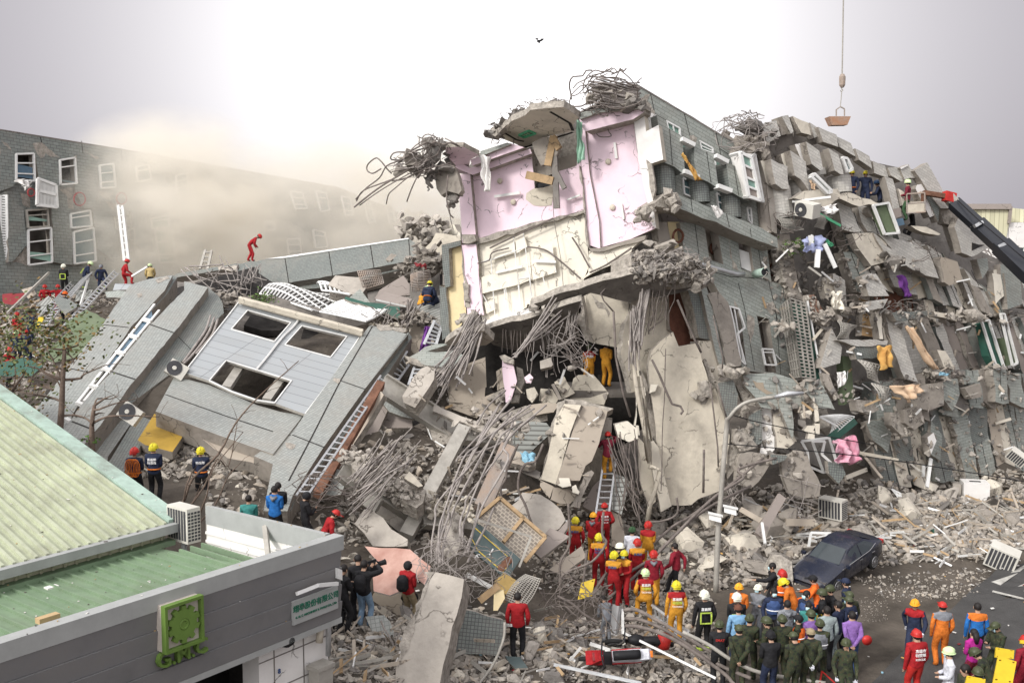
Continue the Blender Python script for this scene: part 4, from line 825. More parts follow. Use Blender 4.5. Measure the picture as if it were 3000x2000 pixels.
K_('wall_fragment', 'K 605,690 650,680 730,720 725,760 640,740', 37.9, .3, 'rough', jag=.08)
K_('wall_fragment', 'K 700,1080 760,900 750,780 800,800 820,900 770,1080', 38.2, .3, 'rough', jag=.1)
K_('wall_fragment', 'K 815,870 860,838 890,870 870,920 830,915', 37.5, .1, 'pink', jag=.02)
for s_, Y_, m_ in (('K 1065,910 1150,862 1240,1000 1130,1055', 38.6, 'cream2'), ('K 1225,880 1265,850 1390,845 1440,900 1520,1000 1480,1100 1200,1052', 38.9, 'cream2'), ('K 830,970 900,950 932,1010 880,1082 840,1040', 38, 'plaster'), ('K 950,962 1050,970 1100,1052 1050,1135 940,1062', 38.3, 'cream2'),
                   ('K 580,820 640,780 650,950 590,980', 40, 'tan'), ('K 850,1100 1000,1080 1110,1090 1060,1160 900,1190', 37.6, 'tan'), ('K 410,1060 560,1000 650,1050 640,1150 420,1190', 39.5, 'tan'), ('K 500,1050 640,960 700,1000 640,1080', 39.2, 'rough'), ('K 1430,850 1500,830 1540,980 1500,1080 1450,1000', 40, 'dark'),
                   ('K 1040,930 1065,920 1130,1050 1105,1060', 38.2, 'conc'), ('K 740,1230 1000,1250 1060,1320 800,1568 650,1568', 37.5, 'corr'), ('K 560,1180 900,1100 1000,1150 1010,1230 700,1260', 38, 'rough')):
    K_('wall_fragment', s_, Y_, .25, m_, jag=.05)
K_('stair_slab', 'K 1150,1090 1290,1102 1200,1330 g 1200,620 970,540 1060,230 K 1060,1300 1070,1230', 35.6, .3, 'cream2', (-.35, -.85, .3), jag=.015)
K_('stair_slab', 'K 1290,1108 1400,1110 1512,1150 1440,1420 1380,1568 g 1650,330 1560,560 1420,560 1200,620 1390,0', 35.6, .3, 'tan', (.1, -.9, .35), jag=.02)
K_('wall_fragment', 'K 1090,1080 1150,1060 1170,1150 1080,1340 g 1060,230 970,540 930,560 1020,240', 35.9, .6, 'rough', (-.5, -.8, .2), jag=.1)
K_('wall_fragment', 'K 1150,1050 1300,1060 1400,1090 1560,1130 1500,1160 1300,1110 1160,1100', 36, .5, 'rough', (0, -.8, .5), jag=.1)
K_('wall_fragment', 'K 1500,1200 1550,1210 1540,1420 1470,1470 1430,1420', 36, .35, 'conc', (.1, -.95, .2), jag=.03)
K_('wall_fragment', 'K 1570,1260 1680,1235 1760,1300 1765,1380 1690,1410 1600,1370', 35.2, .25, 'cream', (.1, -.95, .1), jag=.03)
K_('wall_fragment', 'g 960,550 1160,650 1100,830 1040,770 950,640', 35, .25, 'tan', (-.2, -.9, .3)); K_('wall_fragment', 'g 1160,660 1400,690 1530,790 1480,860 1400,920 1250,910 1120,850', 34.8, .25, 'tan', (.1, -.9, .3), jag=.02)
K_('wall_fragment', 'g 1230,520 1400,520 1430,640 1300,665 1200,615', 34.6, .2, 'cream', jag=.02); K_('wall_fragment', 'g 1440,650 1500,620 1530,700 1560,730 1540,770 1450,740', 34.4, .2, 'cream', jag=.02)
K_('wall_fragment', 'g 1640,450 1740,400 1780,440 1600,800 1560,980 1460,960', 34.8, .5, 'conc', (.2, -.9, .3), jag=.04)
K_('ramp_panel', 'g 2080,450 2280,520 2320,600 2280,740 2200,1080 2050,1000 2060,800', 36, .15, 'corr', (-.1, -.7, .6), dirn='g 2060,800 2280,800'); K_('ramp_panel', 'g 1760,650 1850,560 2070,600 2060,1000 1800,1060 1600,950', 36.2, .2, 'taupe', (0, -.7, .6))
K_('ramp_panel', 'g 2050,1010 2190,1090 2250,1400 2200,1568 2050,1568', 35.8, .2, 'tan', (0, -.7, .6))
K_('wall_fragment', 'K 945,735 1035,702 1055,765 1040,780 950,800', 37, .4, 'concL', jag=.05)
# ================================================================ long crumpled wing on the right
b2 = root('collapsed_building', 'long crumpled wing sloping down to the right, a jumble of tilted tile panels', 'building', (16, 46, 0))
def W_(n, s, m='tileL', off=0, th=.4, side='conc', **k): return slab(n, s, RPn, th, m, side, b2, off=off, **k)
W_('interior_wall_or_shade', 'F 985,770 1210,520 1400,450 1560,500 G 280,220 740,500 1020,560 1180,560 1400,900 1650,1250 1960,1390 1996,1568 2200,1700 I 2300,1900 1300,1750 700,1800 0,1500 H 1500,1200', 'concD', off=-1.2, th=1, side='concD')  # backing coloured dark so the gaps between panels look shaded
SL = .0
def edge(lst):
    L = [px(s)[0] for s in lst]
    def f(u):
        for a, b in zip(L, L[1:]):
            if u <= b[0] or b is L[-1]: return a[1] + (b[1] - a[1]) * (u - a[0]) / (b[0] - a[0])
    return f
e_roof = edge(['X 2330,345', 'X 2420,380', 'X 2560,470', 'X 2680,540', 'X 2760,640', 'X 2990,790'])
e2_ = edge(['X 2230,500', 'X 2330,520', 'X 2480,620', 'X 2600,665', 'X 2755,740', 'X 2900,850', 'X 3010,880'])
e3_ = edge(['X 2230,700', 'X 2480,740', 'X 2600,765', 'X 2700,770', 'X 2850,840', 'X 3010,900'])
e4_ = edge(['X 2280,850', 'X 2520,850', 'X 2600,840', 'X 2750,885', 'X 2900,920', 'X 3010,920'])
e5_ = edge(['X 2300,960', 'X 2520,900', 'X 2730,928', 'X 2900,935', 'X 3010,925'])
e6_ = edge(['X 2300,1150', 'X 2600,1120', 'X 2750,1085', 'X 2900,1080', 'X 3010,1100'])
e7_ = edge(['X 2330,1250', 'X 2600,1230', 'X 2760,1200', 'X 2900,1170', 'X 3010,1180'])
e8_ = edge(['X 2300,1460', 'X 2600,1430', 'X 2700,1410', 'X 2850,1390', 'X 3010,1370'])
nW = [0]
def row(ea, eb, u0, u1, w, lean, kinds, offr, jag=.05, gap=(.0, .25), name='wall_panel', skip=.0, over=(0, 10)):
    u = u0
    while u < u1:
        ww = w * R.uniform(.7, 1.25) * (1 - (u - 2300) / 2400); g = ww * R.uniform(*gap)
        if R.random() >= skip:
            v0 = ea(u) + R.uniform(-6, 6); v1 = eb(u + lean * .6) + R.uniform(*over); ll = lean * (v1 - v0) / 130 + R.uniform(-5, 5); k = R.choice(kinds)
            tl, tr = (u, v0), (u + ww, ea(u + ww) + R.uniform(-6, 6)); br, bl = (u + ww + ll + R.uniform(-5, 5), v1 + R.uniform(-4, 14)), (u + ll, v1 + R.uniform(-12, 8))
            sp = 'X ' + ' '.join('%.1f,%.1f' % p for p in (tl, tr, br, bl)); o_ = R.uniform(*offr)
            W_(name, sp, k, off=o_, th=R.uniform(.25, .7), jag=jag * R.uniform(.3, 1.5), dirn='X %.1f,%.1f %.1f,%.1f' % (tl + (tr[0] if tr[0] > tl[0] + 3 else tl[0] + 3, tr[1])), side=R.choice(['conc', 'rough', 'tileD']),
               lines=('X %.1f,%.1f %.1f,%.1f' % (u + ww * .5, v0 + 4, u + ww * .5 + ll, v1 - 4)) if k.startswith('tile') and R.random() < .5 else '', lw=.04)
        u += ww + g
T_ = ['tileL'] * 5 + ['tileR'] * 2
row(e2_, e3_, 2440, 2990, 50, 45, T_ + ['conc'], (.0, .5), gap=(.0, .22))
row(e3_, e4_, 2470, 2900, 40, 50, T_ + ['cream2', 'conc'], (.0, .6), gap=(-.2, .1), jag=.08)
row(e4_, e5_, 2520, 3010, 30, 18, ['plaster', 'tan', 'tileL', 'cream2', 'dark', 'woodD', 'conc'], (-.6, .1), gap=(.0, .4), name='room_wall')  # the dark kind is painted shade for gaps between strips
row(e5_, e6_, 2560, 3010, 38, 48, ['tileL', 'tileL', 'plaster', 'conc', 'taupe'], (-.3, .4), gap=(.0, .3), name='room_wall')
row(e6_, e7_, 2560, 3000, 52, 10, ['tileR', 'conc', 'tileR', 'concD'], (.3, .9), gap=(-.1, .1), jag=.12)
row(e7_, e8_, 2540, 3000, 50, 30, ['tileD', 'conc', 'tan', 'tileR', 'plaster'], (-.1, .4), gap=(-.1, .15), name='room_wall', jag=.06)
# traced pieces along the crest
for s_, m_, o_ in (('F 1200,512 1330,478 1372,622 1250,692', 'tileL', .5), ('F 1340,455 1390,442 1472,590 1378,618', 'conc', .4), ('F 1380,442 1440,430 1490,580 1465,600', 'tileL', .6), ('F 1480,440 1622,500 1650,615 1560,592', 'plaster', .7), ('F 1640,500 1700,540 1722,622 1680,640', 'tileL', .4),
                   ('G 275,205 430,270 445,372 320,330', 'tileL', .6), ('G 430,285 550,342 592,455 455,372', 'tileL', .5), ('G 585,385 705,450 728,555 620,480', 'tileL', .6), ('G 735,490 835,530 865,625 745,590', 'tileL', .5), ('G 858,545 930,542 1020,642 970,662 885,612', 'tileL', .6), ('G 958,548 1030,515 1092,630 1000,645', 'tileL', .7), ('G 960,545 1025,518 1030,528 970,560', 'white', .75),
                   ('G 1080,570 1188,502 1320,740 1430,860 1400,890 1300,885 1180,720', 'tileL', .9), ('G 1100,690 1170,675 1285,875 1260,940 1210,960 1090,720', 'white', .8), ('G 1180,700 1230,690 1290,880 1280,1000 1180,790', 'tileD', .85),
                   ('G 1450,950 1565,915 1700,1215 1560,1290 1475,1255 1415,1040', 'tileL', .9), ('G 1400,900 1455,940 1490,1200 1440,1240 1360,1000', 'inner', .3), ('G 1285,880 1440,870 1470,930 1410,1030 1330,1010', 'rough', .5), ('G 1560,1170 1670,1190 1560,1240', 'dark', .92),
                   ('F 1185,850 1282,842 1322,1062 1275,1085 1238,1050', 'cream', .55), ('F 1280,832 1432,900 1450,1110 1385,1108 1322,1062', 'tileL', 1.0), ('F 1370,790 1460,758 1502,985 1450,1022', 'cream', .6), ('F 1458,755 1600,860 1632,1130 1560,1025 1500,985', 'tileL', 1.0), ('F 1500,700 1610,680 1655,880 1600,910', 'white', .6), ('F 1605,675 1725,760 1760,930 1735,940 1655,880', 'tileL', 1.0),
                   ('F 1765,765 1812,755 1870,940 1830,985', 'cream', .6), ('F 1810,735 1900,790 1950,975 1920,975 1868,940', 'tileL', 1.0), ('F 1480,740 1720,690 1700,620 1560,590 1490,600', 'inner', .0), ('F 1240,690 1370,620 1480,600 1500,740 1360,800 1290,830', 'inner', .1), ('F 1120,740 1180,700 1250,690 1290,830 1190,850', 'conc', .3),
                   ('F 1260,1060 1320,1070 1500,1370 1510,1480 1420,1480 1330,1370', 'tileR', .4), ('F 1240,1040 1290,1080 1335,1380 1335,1520 1290,1500', 'concL', .5),
                   ('G 75,800 160,740 440,720 470,790 330,880 260,850', 'plaster', 1.2), ('G 455,790 520,750 820,850 780,862 700,850 620,870 460,805', 'plaster', 1.3), ('G 430,835 520,830 635,1075 570,1085 480,1060', 'tileL', .7), ('G 605,850 700,870 752,1075 690,1080 640,1000', 'tileL', .7), ('G 690,870 750,865 760,930 730,955 690,920', 'conc', 1.0),
                   ('G 760,890 855,840 950,1085 860,1098', 'gpaint', 1.3), ('G 900,890 965,880 975,950 920,970', 'taupe', 1.0), ('G 925,975 985,965 1000,1020 945,1035', 'glassB', 1.05), ('G 835,620 900,640 960,900 900,890', 'tileL', .6), ('G 945,720 990,745 1030,880 980,860', 'cream', .7), ('G 1050,1030 1180,1040 1300,1100 1280,1110 1150,1085', 'plaster', 1.2),
                   ('G 560,1095 735,1090 850,1180 850,1330 720,1365 600,1200', 'plaster', .9), ('G 740,1090 1020,1360 960,1370 880,1360', 'tileL', 1.0), ('G 780,1100 1060,1170 1130,1300 1170,1440 1020,1370', 'tileL', .95), ('G 1060,1150 1200,1250 1285,1470 1150,1440', 'tileL', .9), ('G 1290,1290 1440,1330 1480,1480 1370,1530 1330,1500', 'tan', .9),
                   ('G 1600,1310 1690,1300 1700,1390 1650,1470', 'tileR', .5), ('G 1800,1350 1930,1360 1960,1568 1820,1600', 'tileR', .6), ('G 1740,1400 1790,1390 1830,1568 1760,1568', 'cream', .4), ('G 640,1450 760,1430 860,1568 700,1568', 'tileL', 1.3), ('I 640,30 720,0 870,190 700,190', 'tileL', 1.4),
                   ('I 670,240 860,215 820,290 660,325', 'tileL', 1.5), ('I 890,330 1200,310 1230,340 1100,390 930,400', 'tileD', 1.3), ('I 1240,320 1500,360 1420,385 1260,360', 'plaster', 1.2), ('I 830,330 960,440 1110,910 1000,880 900,640', 'tileL', .9), ('I 800,290 850,480 900,640 830,560 790,380', 'plaster', .7),
                   ('I 560,600 700,570 860,580 780,700 600,720', 'tileD', 1.5), ('I 440,560 860,560 850,600 600,610', 'tileL', 1.55), ('I 390,460 420,520 475,620 460,750 290,790 350,590', 'tileL', 1.3), ('I 650,340 750,320 780,540 640,520', 'orangeply', .3), ('I 750,300 800,300 820,550 790,550', 'cream', .9), ('I 200,180 240,180 330,330 325,450 240,330 200,250', 'terra', 1.0),
                   ('I 310,60 420,0 430,180 350,210', 'cream2', .4), ('I 400,0 500,60 530,380 470,350 420,150', 'tileL', .5), ('I 1270,640 1340,650 1420,800 1330,790', 'plaster', 1.1), ('I 1320,890 1440,880 1460,1010 1400,1150 1330,1060', 'tileR', 1.0), ('I 1480,850 1570,860 1590,910 1500,930', 'tileR', 1.0), ('I 1130,950 1320,910 1330,1100 1200,1150 1100,1110', 'conc', 1.1),
                   ('I 1000,1150 1130,1110 1170,1250 1080,1310 1000,1250', 'conc', 1.5), ('I 880,1160 1000,1180 1040,1330 980,1360 890,1270', 'rough', 1.3), ('I 680,1250 880,1190 890,1330 860,1500 740,1400', 'tileR', .5), ('I 900,1400 1050,1360 1080,1568 940,1568', 'tileD', .4), ('I 1220,1230 1310,1350 1300,1568 1200,1500', 'tileR', .5), ('I 1490,1060 1690,1060 1690,1370 1560,1470', 'tileD', .2),
                   ('I 1500,960 1630,920 1650,1020 1560,1050', 'conc', 1.2), ('I 1190,1370 1240,1330 1265,1400 1220,1510', 'white', 1.2), ('I 1640,420 1700,400 1760,640 1830,790 1760,800 1700,690', 'gmetal', .9), ('I 1820,540 1860,540 1935,750 1850,775', 'gpaint', .8), ('I 480,690 550,700 575,1050 500,1100', 'gpaint', .8), ('I 60,980 170,1010 180,1160 60,1130', 'conc', 1.2),
                   ('I 150,940 300,890 410,1130 260,1120', 'tileR', 1.5), ('I 580,1050 720,1060 790,1140 700,1180 600,1150', 'rough', 1.6), ('I 1730,0 1800,10 1830,190 1760,260', 'cream', .6), ('I 1830,0 1960,0 1980,260 1860,300', 'tileR', .7)):
    if m_ == 'orangeply' and m_ not in MATS: mat('orangeply', (.45, .30, .16), .8, .15, 1.5, dirt=.3)
    if m_ == 'terra' and m_ not in MATS: tile('terra', (.34, .17, .11), (.13, .09, .07), .1, .1, 0)
    W_('wall_fragment' if nW[0] > 55 else 'wall_panel', s_, m_, off=o_, th=.35, jag=.04 if m_ not in ('gmetal', 'gpaint', 'glassB') else 0, side='conc' if not m_.startswith('g') else m_, dirn='F 480,400 900,650' if m_.startswith('tile') else None, lines='', pm='rough'); nW[0] += 1
# rounded columns of the wing
for a, b, r_ in (('F 1340,1100', 'F 1380,1380', .5), ('F 1530,1020', 'F 1560,1210', .45), ('F 1690,930', 'F 1700,990', .4), ('F 1900,1000', 'F 1915,1150', .5)):
    P_, Q_ = RPn.hit(*px(a)[0], .3), RPn.hit(*px(b)[0], .3); mb = MB(); n_ = 14; d_ = (Q_ - P_).normalized(); x_ = (RPn.n - d_ * RPn.n.dot(d_)).normalized(); y_ = d_.cross(x_); Lc = (Q_ - P_).length
    for k in range(n_):
        t0, t1 = 2 * math.pi * k / n_, 2 * math.pi * (k + 1) / n_
        f = [P_ + (x_ * math.cos(t) + y_ * math.sin(t)) * r_ for t in (t0, t1)]; mb.poly([f[0], f[1], f[1] + d_ * Lc, f[0] + d_ * Lc], 0, [(t0 * r_, 0), (t1 * r_, 0), (t1 * r_, Lc), (t0 * r_, Lc)])
    mk('round_column', mb, ['tileL'], b2)
window(b2, 'G 475,462 515,470 560,560 520,580', RPn, .9, r=.1); window(b2, 'G 210,620 240,600 385,745 350,760', RPn, 1.3, r=.12, pane='glassG'); window(b2, 'G 735,860 860,840 950,1090 830,1100', RPn, 1.4, r=.09, pane=None)
window(b2, 'I 1640,400 1700,390 1830,790 1770,800', RPn, 1.0, r=.08, pane=None); window(b2, 'I 1800,340 1830,340 1940,750 1900,770', RPn, 1.0, r=.08, pane=None)
# ---- rebar
def strand(a, b, sag=.3, wob=.15, k=6, rnd=R):
    a = V(a); b = V(b); L = (b - a).length; pts = []; o = V((rnd.uniform(0, 99), 0, 0))
    for i in range(k + 1):
        t = i / k; p = a.lerp(b, t); f = math.sin(math.pi * min(1, t * .9 + .1)) if t < 1 else .5
        p += V((noise.noise(o + V((t * 2.5, 1, 0))), .6 * noise.noise(o + V((t * 2.5, 5, 0))), noise.noise(o + V((t * 2.5, 9, 0))))) * wob * L * t; p.z -= sag * t * (1 - t) * L * .5
        pts.append(p)
    return smooth_path(pts, 2)
def bundle(a, b, Ya, Yb, n, sa, sb, r=.022, sag=.3, wob=.15, m='rebar', parent=None, k=6, name='rebar', **kw):
    """n strands from around pixel a at depth Ya to around pixel b at depth Yb"""
    a = px(a)[0]; b = px(b)[0]; mb = MB(); A = atY(*a, Ya); B = atY(*b, Yb)
    for i in range(n):
        p = A + V((R.uniform(-sa, sa), R.uniform(-sa, sa), R.uniform(-sa, sa))); q = B + V((R.uniform(-sb, sb), R.uniform(-sb, sb) * .7, R.uniform(-sb, sb)))
        mb.tube(strand(p, p + (q - p) * R.uniform(.7, 1.1), sag, wob, k), r * R.uniform(.7, 1.2), 4, caps=False)
    return mk(name, mb, [m], parent, smooth=True, **kw)
def tangle(spec, Y, rx, rz_, n, r=.025, m='rebar', parent=None, name='rebar', **kw):
    """a ball of bent bars"""
    u, v = px(spec)[0]; c = atY(u, v, Y); mb = MB()
    for i in range(n):
        th = R.uniform(0, 6.28); p = c + V((math.cos(th) * rx * R.uniform(.3, 1), R.uniform(-.5, .5), math.sin(th) * rz_ * R.uniform(.3, 1))); pts = [p]; d = V((R.uniform(-1, 1), R.uniform(-.5, .5), R.uniform(-1, 1))).normalized()
        for j in range(7):
            d = (d + V((R.uniform(-1, 1), R.uniform(-.6, .6), R.uniform(-1, 1))) * .38 + (c - p) * (.22 / max(rx, .5))).normalized(); p = p + d * .28 * max(rx, rz_) * .6; e_ = ((p.x - c.x) / rx) ** 2 + ((p.z - c.z) / rz_) ** 2
            if e_ > 1.3: p = c + (p - c) * .8
            pts.append(p)
        mb.tube(smooth_path(pts, 2), r * R.uniform(.5, .95), 4, caps=False)
    return mk(name, mb, [m], parent, smooth=True, **kw)
def hullmb(mb, c, sc, rnd=R, n=12, M=None, mi=0):
    """one angular broken piece: convex hull of a few points"""
    bm = bmesh.new()
    for i in range(n):
        z = rnd.uniform(-1, 1); t = rnd.uniform(0, 6.283); r_ = math.sqrt(1 - z * z) * rnd.uniform(.75, 1); bm.verts.new((r_ * math.cos(t) * sc[0], r_ * math.sin(t) * sc[1], z * sc[2]))
    bmesh.ops.convex_hull(bm, input=bm.verts[:]); bmesh.ops.delete(bm, geom=[v for v in bm.verts if not v.link_faces], context='VERTS')
    M = M or Euler((rnd.uniform(-.7, .7), rnd.uniform(-.7, .7), rnd.uniform(0, 6.28))).to_matrix(); i0 = len(mb.v); ix = {}
    for v in bm.verts: ix[v] = len(mb.v); mb.v.append(V(c) + M @ v.co)
    for f in bm.faces: mb.f.append(tuple(ix[v] for v in f.verts)); mb.m.append(mi)
    bm.free()
def lump(name, spec, Y, sc, parent=None, m='rough', sub=3, rough=.35, n=None, **kw):
    """broken concrete still hanging together: angular pieces jammed into each other"""
    u, v = px(spec)[0]; c = atY(u, v, Y); mb = MB(); n = n or (9 if sub > 2 else 4); hullmb(mb, c, [q * .8 for q in sc], n=18)
    for i in range(n):
        o = V((R.uniform(-1, 1) * sc[0], R.uniform(-1, 1) * sc[1], R.uniform(-1, 1) * sc[2])) * .75; f = R.uniform(.25, .55); g = max(min(sc), .12)
        hullmb(mb, c + o, (f * (g + sc[0]) * .6, f * (g + sc[1]) * .6, f * (g + sc[2]) * .5), n=9)
    return mk(name, mb, [m], parent, **kw)
# crown tangle at the top corner
lump('wall_fragment', 'E 1760,180', 37.6, (1.0, .6, .55), b1); lump('wall_fragment', 'E 1900,240', 37.6, (.7, .6, .35), b1, 'concD')
tangle('E 1740,160', 37.4, 1.35, .85, 26, .03, 'rebar', b1); tangle('E 1690,220', 37.2, .6, .7, 16, .025, 'rebar', b1)
mb = MB()
for i in range(30):
    a = px('E %f,%f' % (1950 + R.uniform(-10, 20), 130 + i * 4.5))[0]; b = px('E %f,%f' % (1660 + R.uniform(-40, 60), 60 + i * 6 + R.uniform(-12, 12)))[0]; mb.tube(strand(atY(*a, 37.7), atY(*b, 37), .1, .05), .032, 4)
mk('rebar', mb, ['rebarL'], b1, smooth=True)
# left arm of bars and hanging slab
lump('wall_fragment', 'E 610,570', 39.4, (.85, .6, .75), b1, 'concD'); lump('wall_fragment', 'E 470,620', 39, (1.0, .5, .5), b1, 'conc'); lump('wall_fragment', 'E 735,520', 40, (.7, .5, .15), b1, 'conc'); lump('wall_fragment', 'E 735,850', 39.4, (.4, .3, .42), b1, 'concD'); lump('wall_fragment', 'E 590,700', 39.4, (.3, .3, .35), b1, 'concD'); lump('wall_fragment', 'E 575,760', 39, (.12, .1, .3), b1, 'concD')
slab('hanging_slab', 'E 612,665 640,640 690,625 740,640 765,700 790,800 770,825 700,805 655,835 625,790', PL(atY(1310, 520, 39.3), (-.3, -.9, .2)), .35, 'conc', 'rough', b1, jag=.03)
mb = MB()
for s_ in ('E 600,560 480,640 330,730 150,800 100,870', 'E 560,600 420,680 240,790 85,912', 'E 590,620 450,690 260,800 120,900', 'E 560,520 450,560 400,600 300,640 250,720 160,790 95,860', 'E 330,690 300,660 260,610 225,590 175,630 170,670 205,690 260,660', 'E 640,640 480,690 350,790 310,830 295,890', 'E 620,670 520,690 470,770 430,875', 'E 500,560 400,550 340,560 330,600 440,600',
           'E 570,520 480,545 420,590 350,640', 'E 700,700 690,850 710,950 735,980', 'E 590,500 560,490 500,520 430,560', 'E 680,460 760,500', 'E 630,455 600,500', 'E 640,560 500,640 330,680', 'E 560,640 430,720 330,740', 'E 600,480 670,500 720,490 790,520'):
    mb.tube(smooth_path([atY(u, v, 38.9 - .4 * math.sin(i)) for i, (u, v) in enumerate(px(s_))], 4), R.choice([.034, .027, .022]), 5)
mk('rebar', mb, ['rebar'], b1, smooth=True); tangle('E 590,570', 39, .85, .8, 34, .022, 'rebar', b1); tangle('E 450,630', 38.8, .9, .4, 26, .02, 'rebarL', b1)
# torn ceiling fringe
for s_ in ('E 1000,440', 'E 1060,370', 'E 1130,320', 'E 1210,290', 'E 1290,262', 'E 1360,250', 'E 1430,258', 'E 1190,300'): lump('ceiling_edge', s_, 39.2 if s_ < 'E 11' else 39.2, (.55, .4, .16), b1, 'concD'); tangle(s_, 39.1, .6, .3, 7, .014, 'rebar', b1)
# floor break in front: comb of bars, hanging bundles
bundle('K 430,380', 'K 60,950', 37.6, 36.6, 22, .35, .5, .03, .1, .05, 'rebarL', b1); bundle('K 440,420', 'K 300,900', 37.6, 36.8, 14, .3, .4, .03, .1, .05, 'rebarL', b1)
bundle('K 1180,230', 'K 740,700', 37.3, 36.5, 16, .6, .25, .025, .2, .08, 'rebarL', b1); bundle('K 1230,280', 'K 1200,560', 37.3, 36.8, 20, .35, .3, .014, 0, .12, 'rebarL', b1)
tangle('K 1180,600', 36.6, 1.0, .8, 34, .015, 'rebarL', b1); bundle('K 1200,620', 'K 1330,830', 36.6, 36.4, 14, .4, .3, .015, 0, .15, 'rebar', b1)
for x in range(640, 860, 24): bundle('K %d,420' % x, 'K %d,690' % (x + R.uniform(-20, 20)), 38.6, 38.4, 1, .05, .05, .014, 0, .04, 'rebar', b1)
for x in (900, 1000, 1040, 960): bundle('K %d,380' % x, 'K %d,860' % (x + R.uniform(-60, 60)), 37.6, 37.2, 2, .15, .3, .014, 0, .12, 'rebarL', b1)
lump('wall_fragment', 'K 380,400', 38, (.7, .4, .4), b1); lump('wall_fragment', 'K 900,290', 37.4, (.5, .3, .2), b1, 'concL'); lump('wall_fragment', 'K 1075,318', 37.3, (.3, .2, .22), b1, 'concL')
# the big broken floor corner
for s_, sc in (('H 200,420', (1.3, .7, .7)), ('H 420,430', (1.2, .7, .6)), ('H 300,260', (1.0, .6, .4)), ('H 100,330', (.8, .6, .4)), ('H 600,500', (.7, .5, .55)), ('H 900,1370', (.9, .4, .3)), ('H 640,560', (.5, .4, .3)), ('F 380,1210', (.5, .5, .4)), ('F 120,1330', (.42, .3, .38)), ('L 600,260', (.55, .3, .45)), ('L 940,430', (.35, .3, .35)), ('L 940,640', (.35, .3, .35))): lump('wall_fragment', s_, 36.9 if s_[0] == 'H' else 37.2, sc, b1)
tangle('H 480,400', 36.4, 1.4, .4, 18, .018, 'rebarL', b1); tangle('H 180,480', 36.2, .9, .8, 20, .022, 'rebarL', b1)
bundle('H 180,400', 'K 1760,540', 36.4, 35.6, 26, .25, .15, .035, 0, .05, 'rebarL', b1); bundle('K 1740,300', 'K 1730,760', 35.8, 35.8, 14, .2, .2, .03, 0, .05, 'rebarL', b1)
bundle('H 230,480', 'H 60,1100', 36, 36, 9, .3, .5, .02, 0, .18, 'rebar', b1); bundle('H 380,500', 'H 300,950', 36, 36, 5, .4, .6, .018, 0, .2, 'rebar', b1)
bundle('K 1620,1400', 'O 800,300', 35.2, 34.5, 20, .5, .5, .02, .1, .12, 'rebar', b1); bundle('L 300,-100', 'L 240,1500', 36, 35, 1, .1, .1, .02, 0, .05, 'rebar', b1)
bundle('L 840,1080', 'L 860,1200', 37, 37, 16, .35, .35, .025, 0, .1, 'rebarL', b1); bundle('L 1400,1160', 'L 1420,1230', 36.4, 36.4, 16, .9, .9, .014, 0, .1, 'rebarL', b1)
for s_ in ('K 1500,120 1455,170 1480,230 1560,320', 'K 1560,320 1580,700 1640,1000 1700,1200', 'H 420,715 500,900 560,1040 640,1200', 'H 750,860 800,1090 840,1250 835,1350', 'H 0,330 120,320 260,315', 'L 170,10 230,130 300,300 340,380 410,400 430,440 410,465', 'L 655,200 690,480 720,740 725,900', 'L 605,760 600,1120', 'L 715,210 800,520'):
    mb = MB(); mb.tube([atY(u, v, 36.2) for u, v in px(s_)], R.choice([.03, .045]), 5); mk('cable', mb, ['rebar'], b1, smooth=True)
for s_ in ('K 1700,560 1720,700 1760,1000 1820,1300 1850,1568 L 100,830', 'K 1740,600 1760,760 1800,1000 1870,1400 L 60,100 150,870', 'L 150,900 240,930 200,1090 160,1200 130,1360'):
    mb = MB(); mb.tube([atY(u, v, 35.9) for u, v in px(s_)], .085, 8); mk('pipe', mb, ['cream2'], b1, smooth=True)
# nests on the wing
tangle('F 1040,600', 40.5, 1.3, .7, 50, .022, 'rebarL', b2); lump('wall_fragment', 'F 1040,700', 41, (1.0, .5, .6), b2, 'conc'); lump('wall_fragment', 'F 1140,540', 41, (.9, .5, .4), b2, 'concD'); lump('wall_fragment', 'F 1140,690', 40.8, (.45, .4, .4), b2, 'conc')
tangle('G 1740,1330', 50, 1.0, 1.1, 34, .03, 'rebarL', b2)
for i in range(12):
    u, v = R.uniform(2260, 2960), 0
    ee = R.choice([e3_, e5_, e5_, e6_, e6_, e7_]); v = ee(u) + R.uniform(-10, 12); p = RPn.hit(u, v, R.uniform(.5, 1.3)); s = R.uniform(.3, .8)
    lump('debris_lump', 'X %f,%f' % (u, v), p.y, (s * 1.4, s * .7, s * .6), b2, R.choice(['rough', 'conc', 'concD']), sub=2, rough=.6)
for s_ in ('F 1420,1420', 'G 480,1130', 'I 620,260', 'I 1000,300', 'I 1350,860', 'I 900,980', 'G 1100,1250'):
    u, v = px(s_)[0]; p = RPn.hit(u, v, 1); tangle(s_, p.y, .8, .4, 14, .02, 'rebar', b2)
# ================================================================ foreground ruins
from mathutils.bvhtree import BVHTree
def bvh_of(objs):
    vs, fs = [], []
    for o in objs:
        if o.type != 'MESH': continue
        i = len(vs); w_ = WL.get(o)
        if w_ is None: continue
        vs += [v.co + w_ for v in o.data.vertices]; fs += [tuple(i + k for k in p.vertices) for p in o.data.polygons]
    return BVHTree.FromPolygons(vs, fs)
GB = bvh_of([bpy.data.objects['ground']])
def G(u, v):
    h = GB.ray_cast(CAM, ray(u, v).normalized()); return h[0] if h[0] else onz(u, v)
def Gz(x, y):
    h = GB.ray_cast(V((x, y, 60)), V((0, 0, -1))); return h[0].z if h[0] else 0
def thing_slab(name, spec, Y, nrm, th, m, label, cat, side='rough', group=None, **k):
    q = px(spec); return slab(name, spec, PL(atY(q[0][0], q[0][1], Y), nrm), th, m, side, None, label=label, cat=cat, group=group, **k)
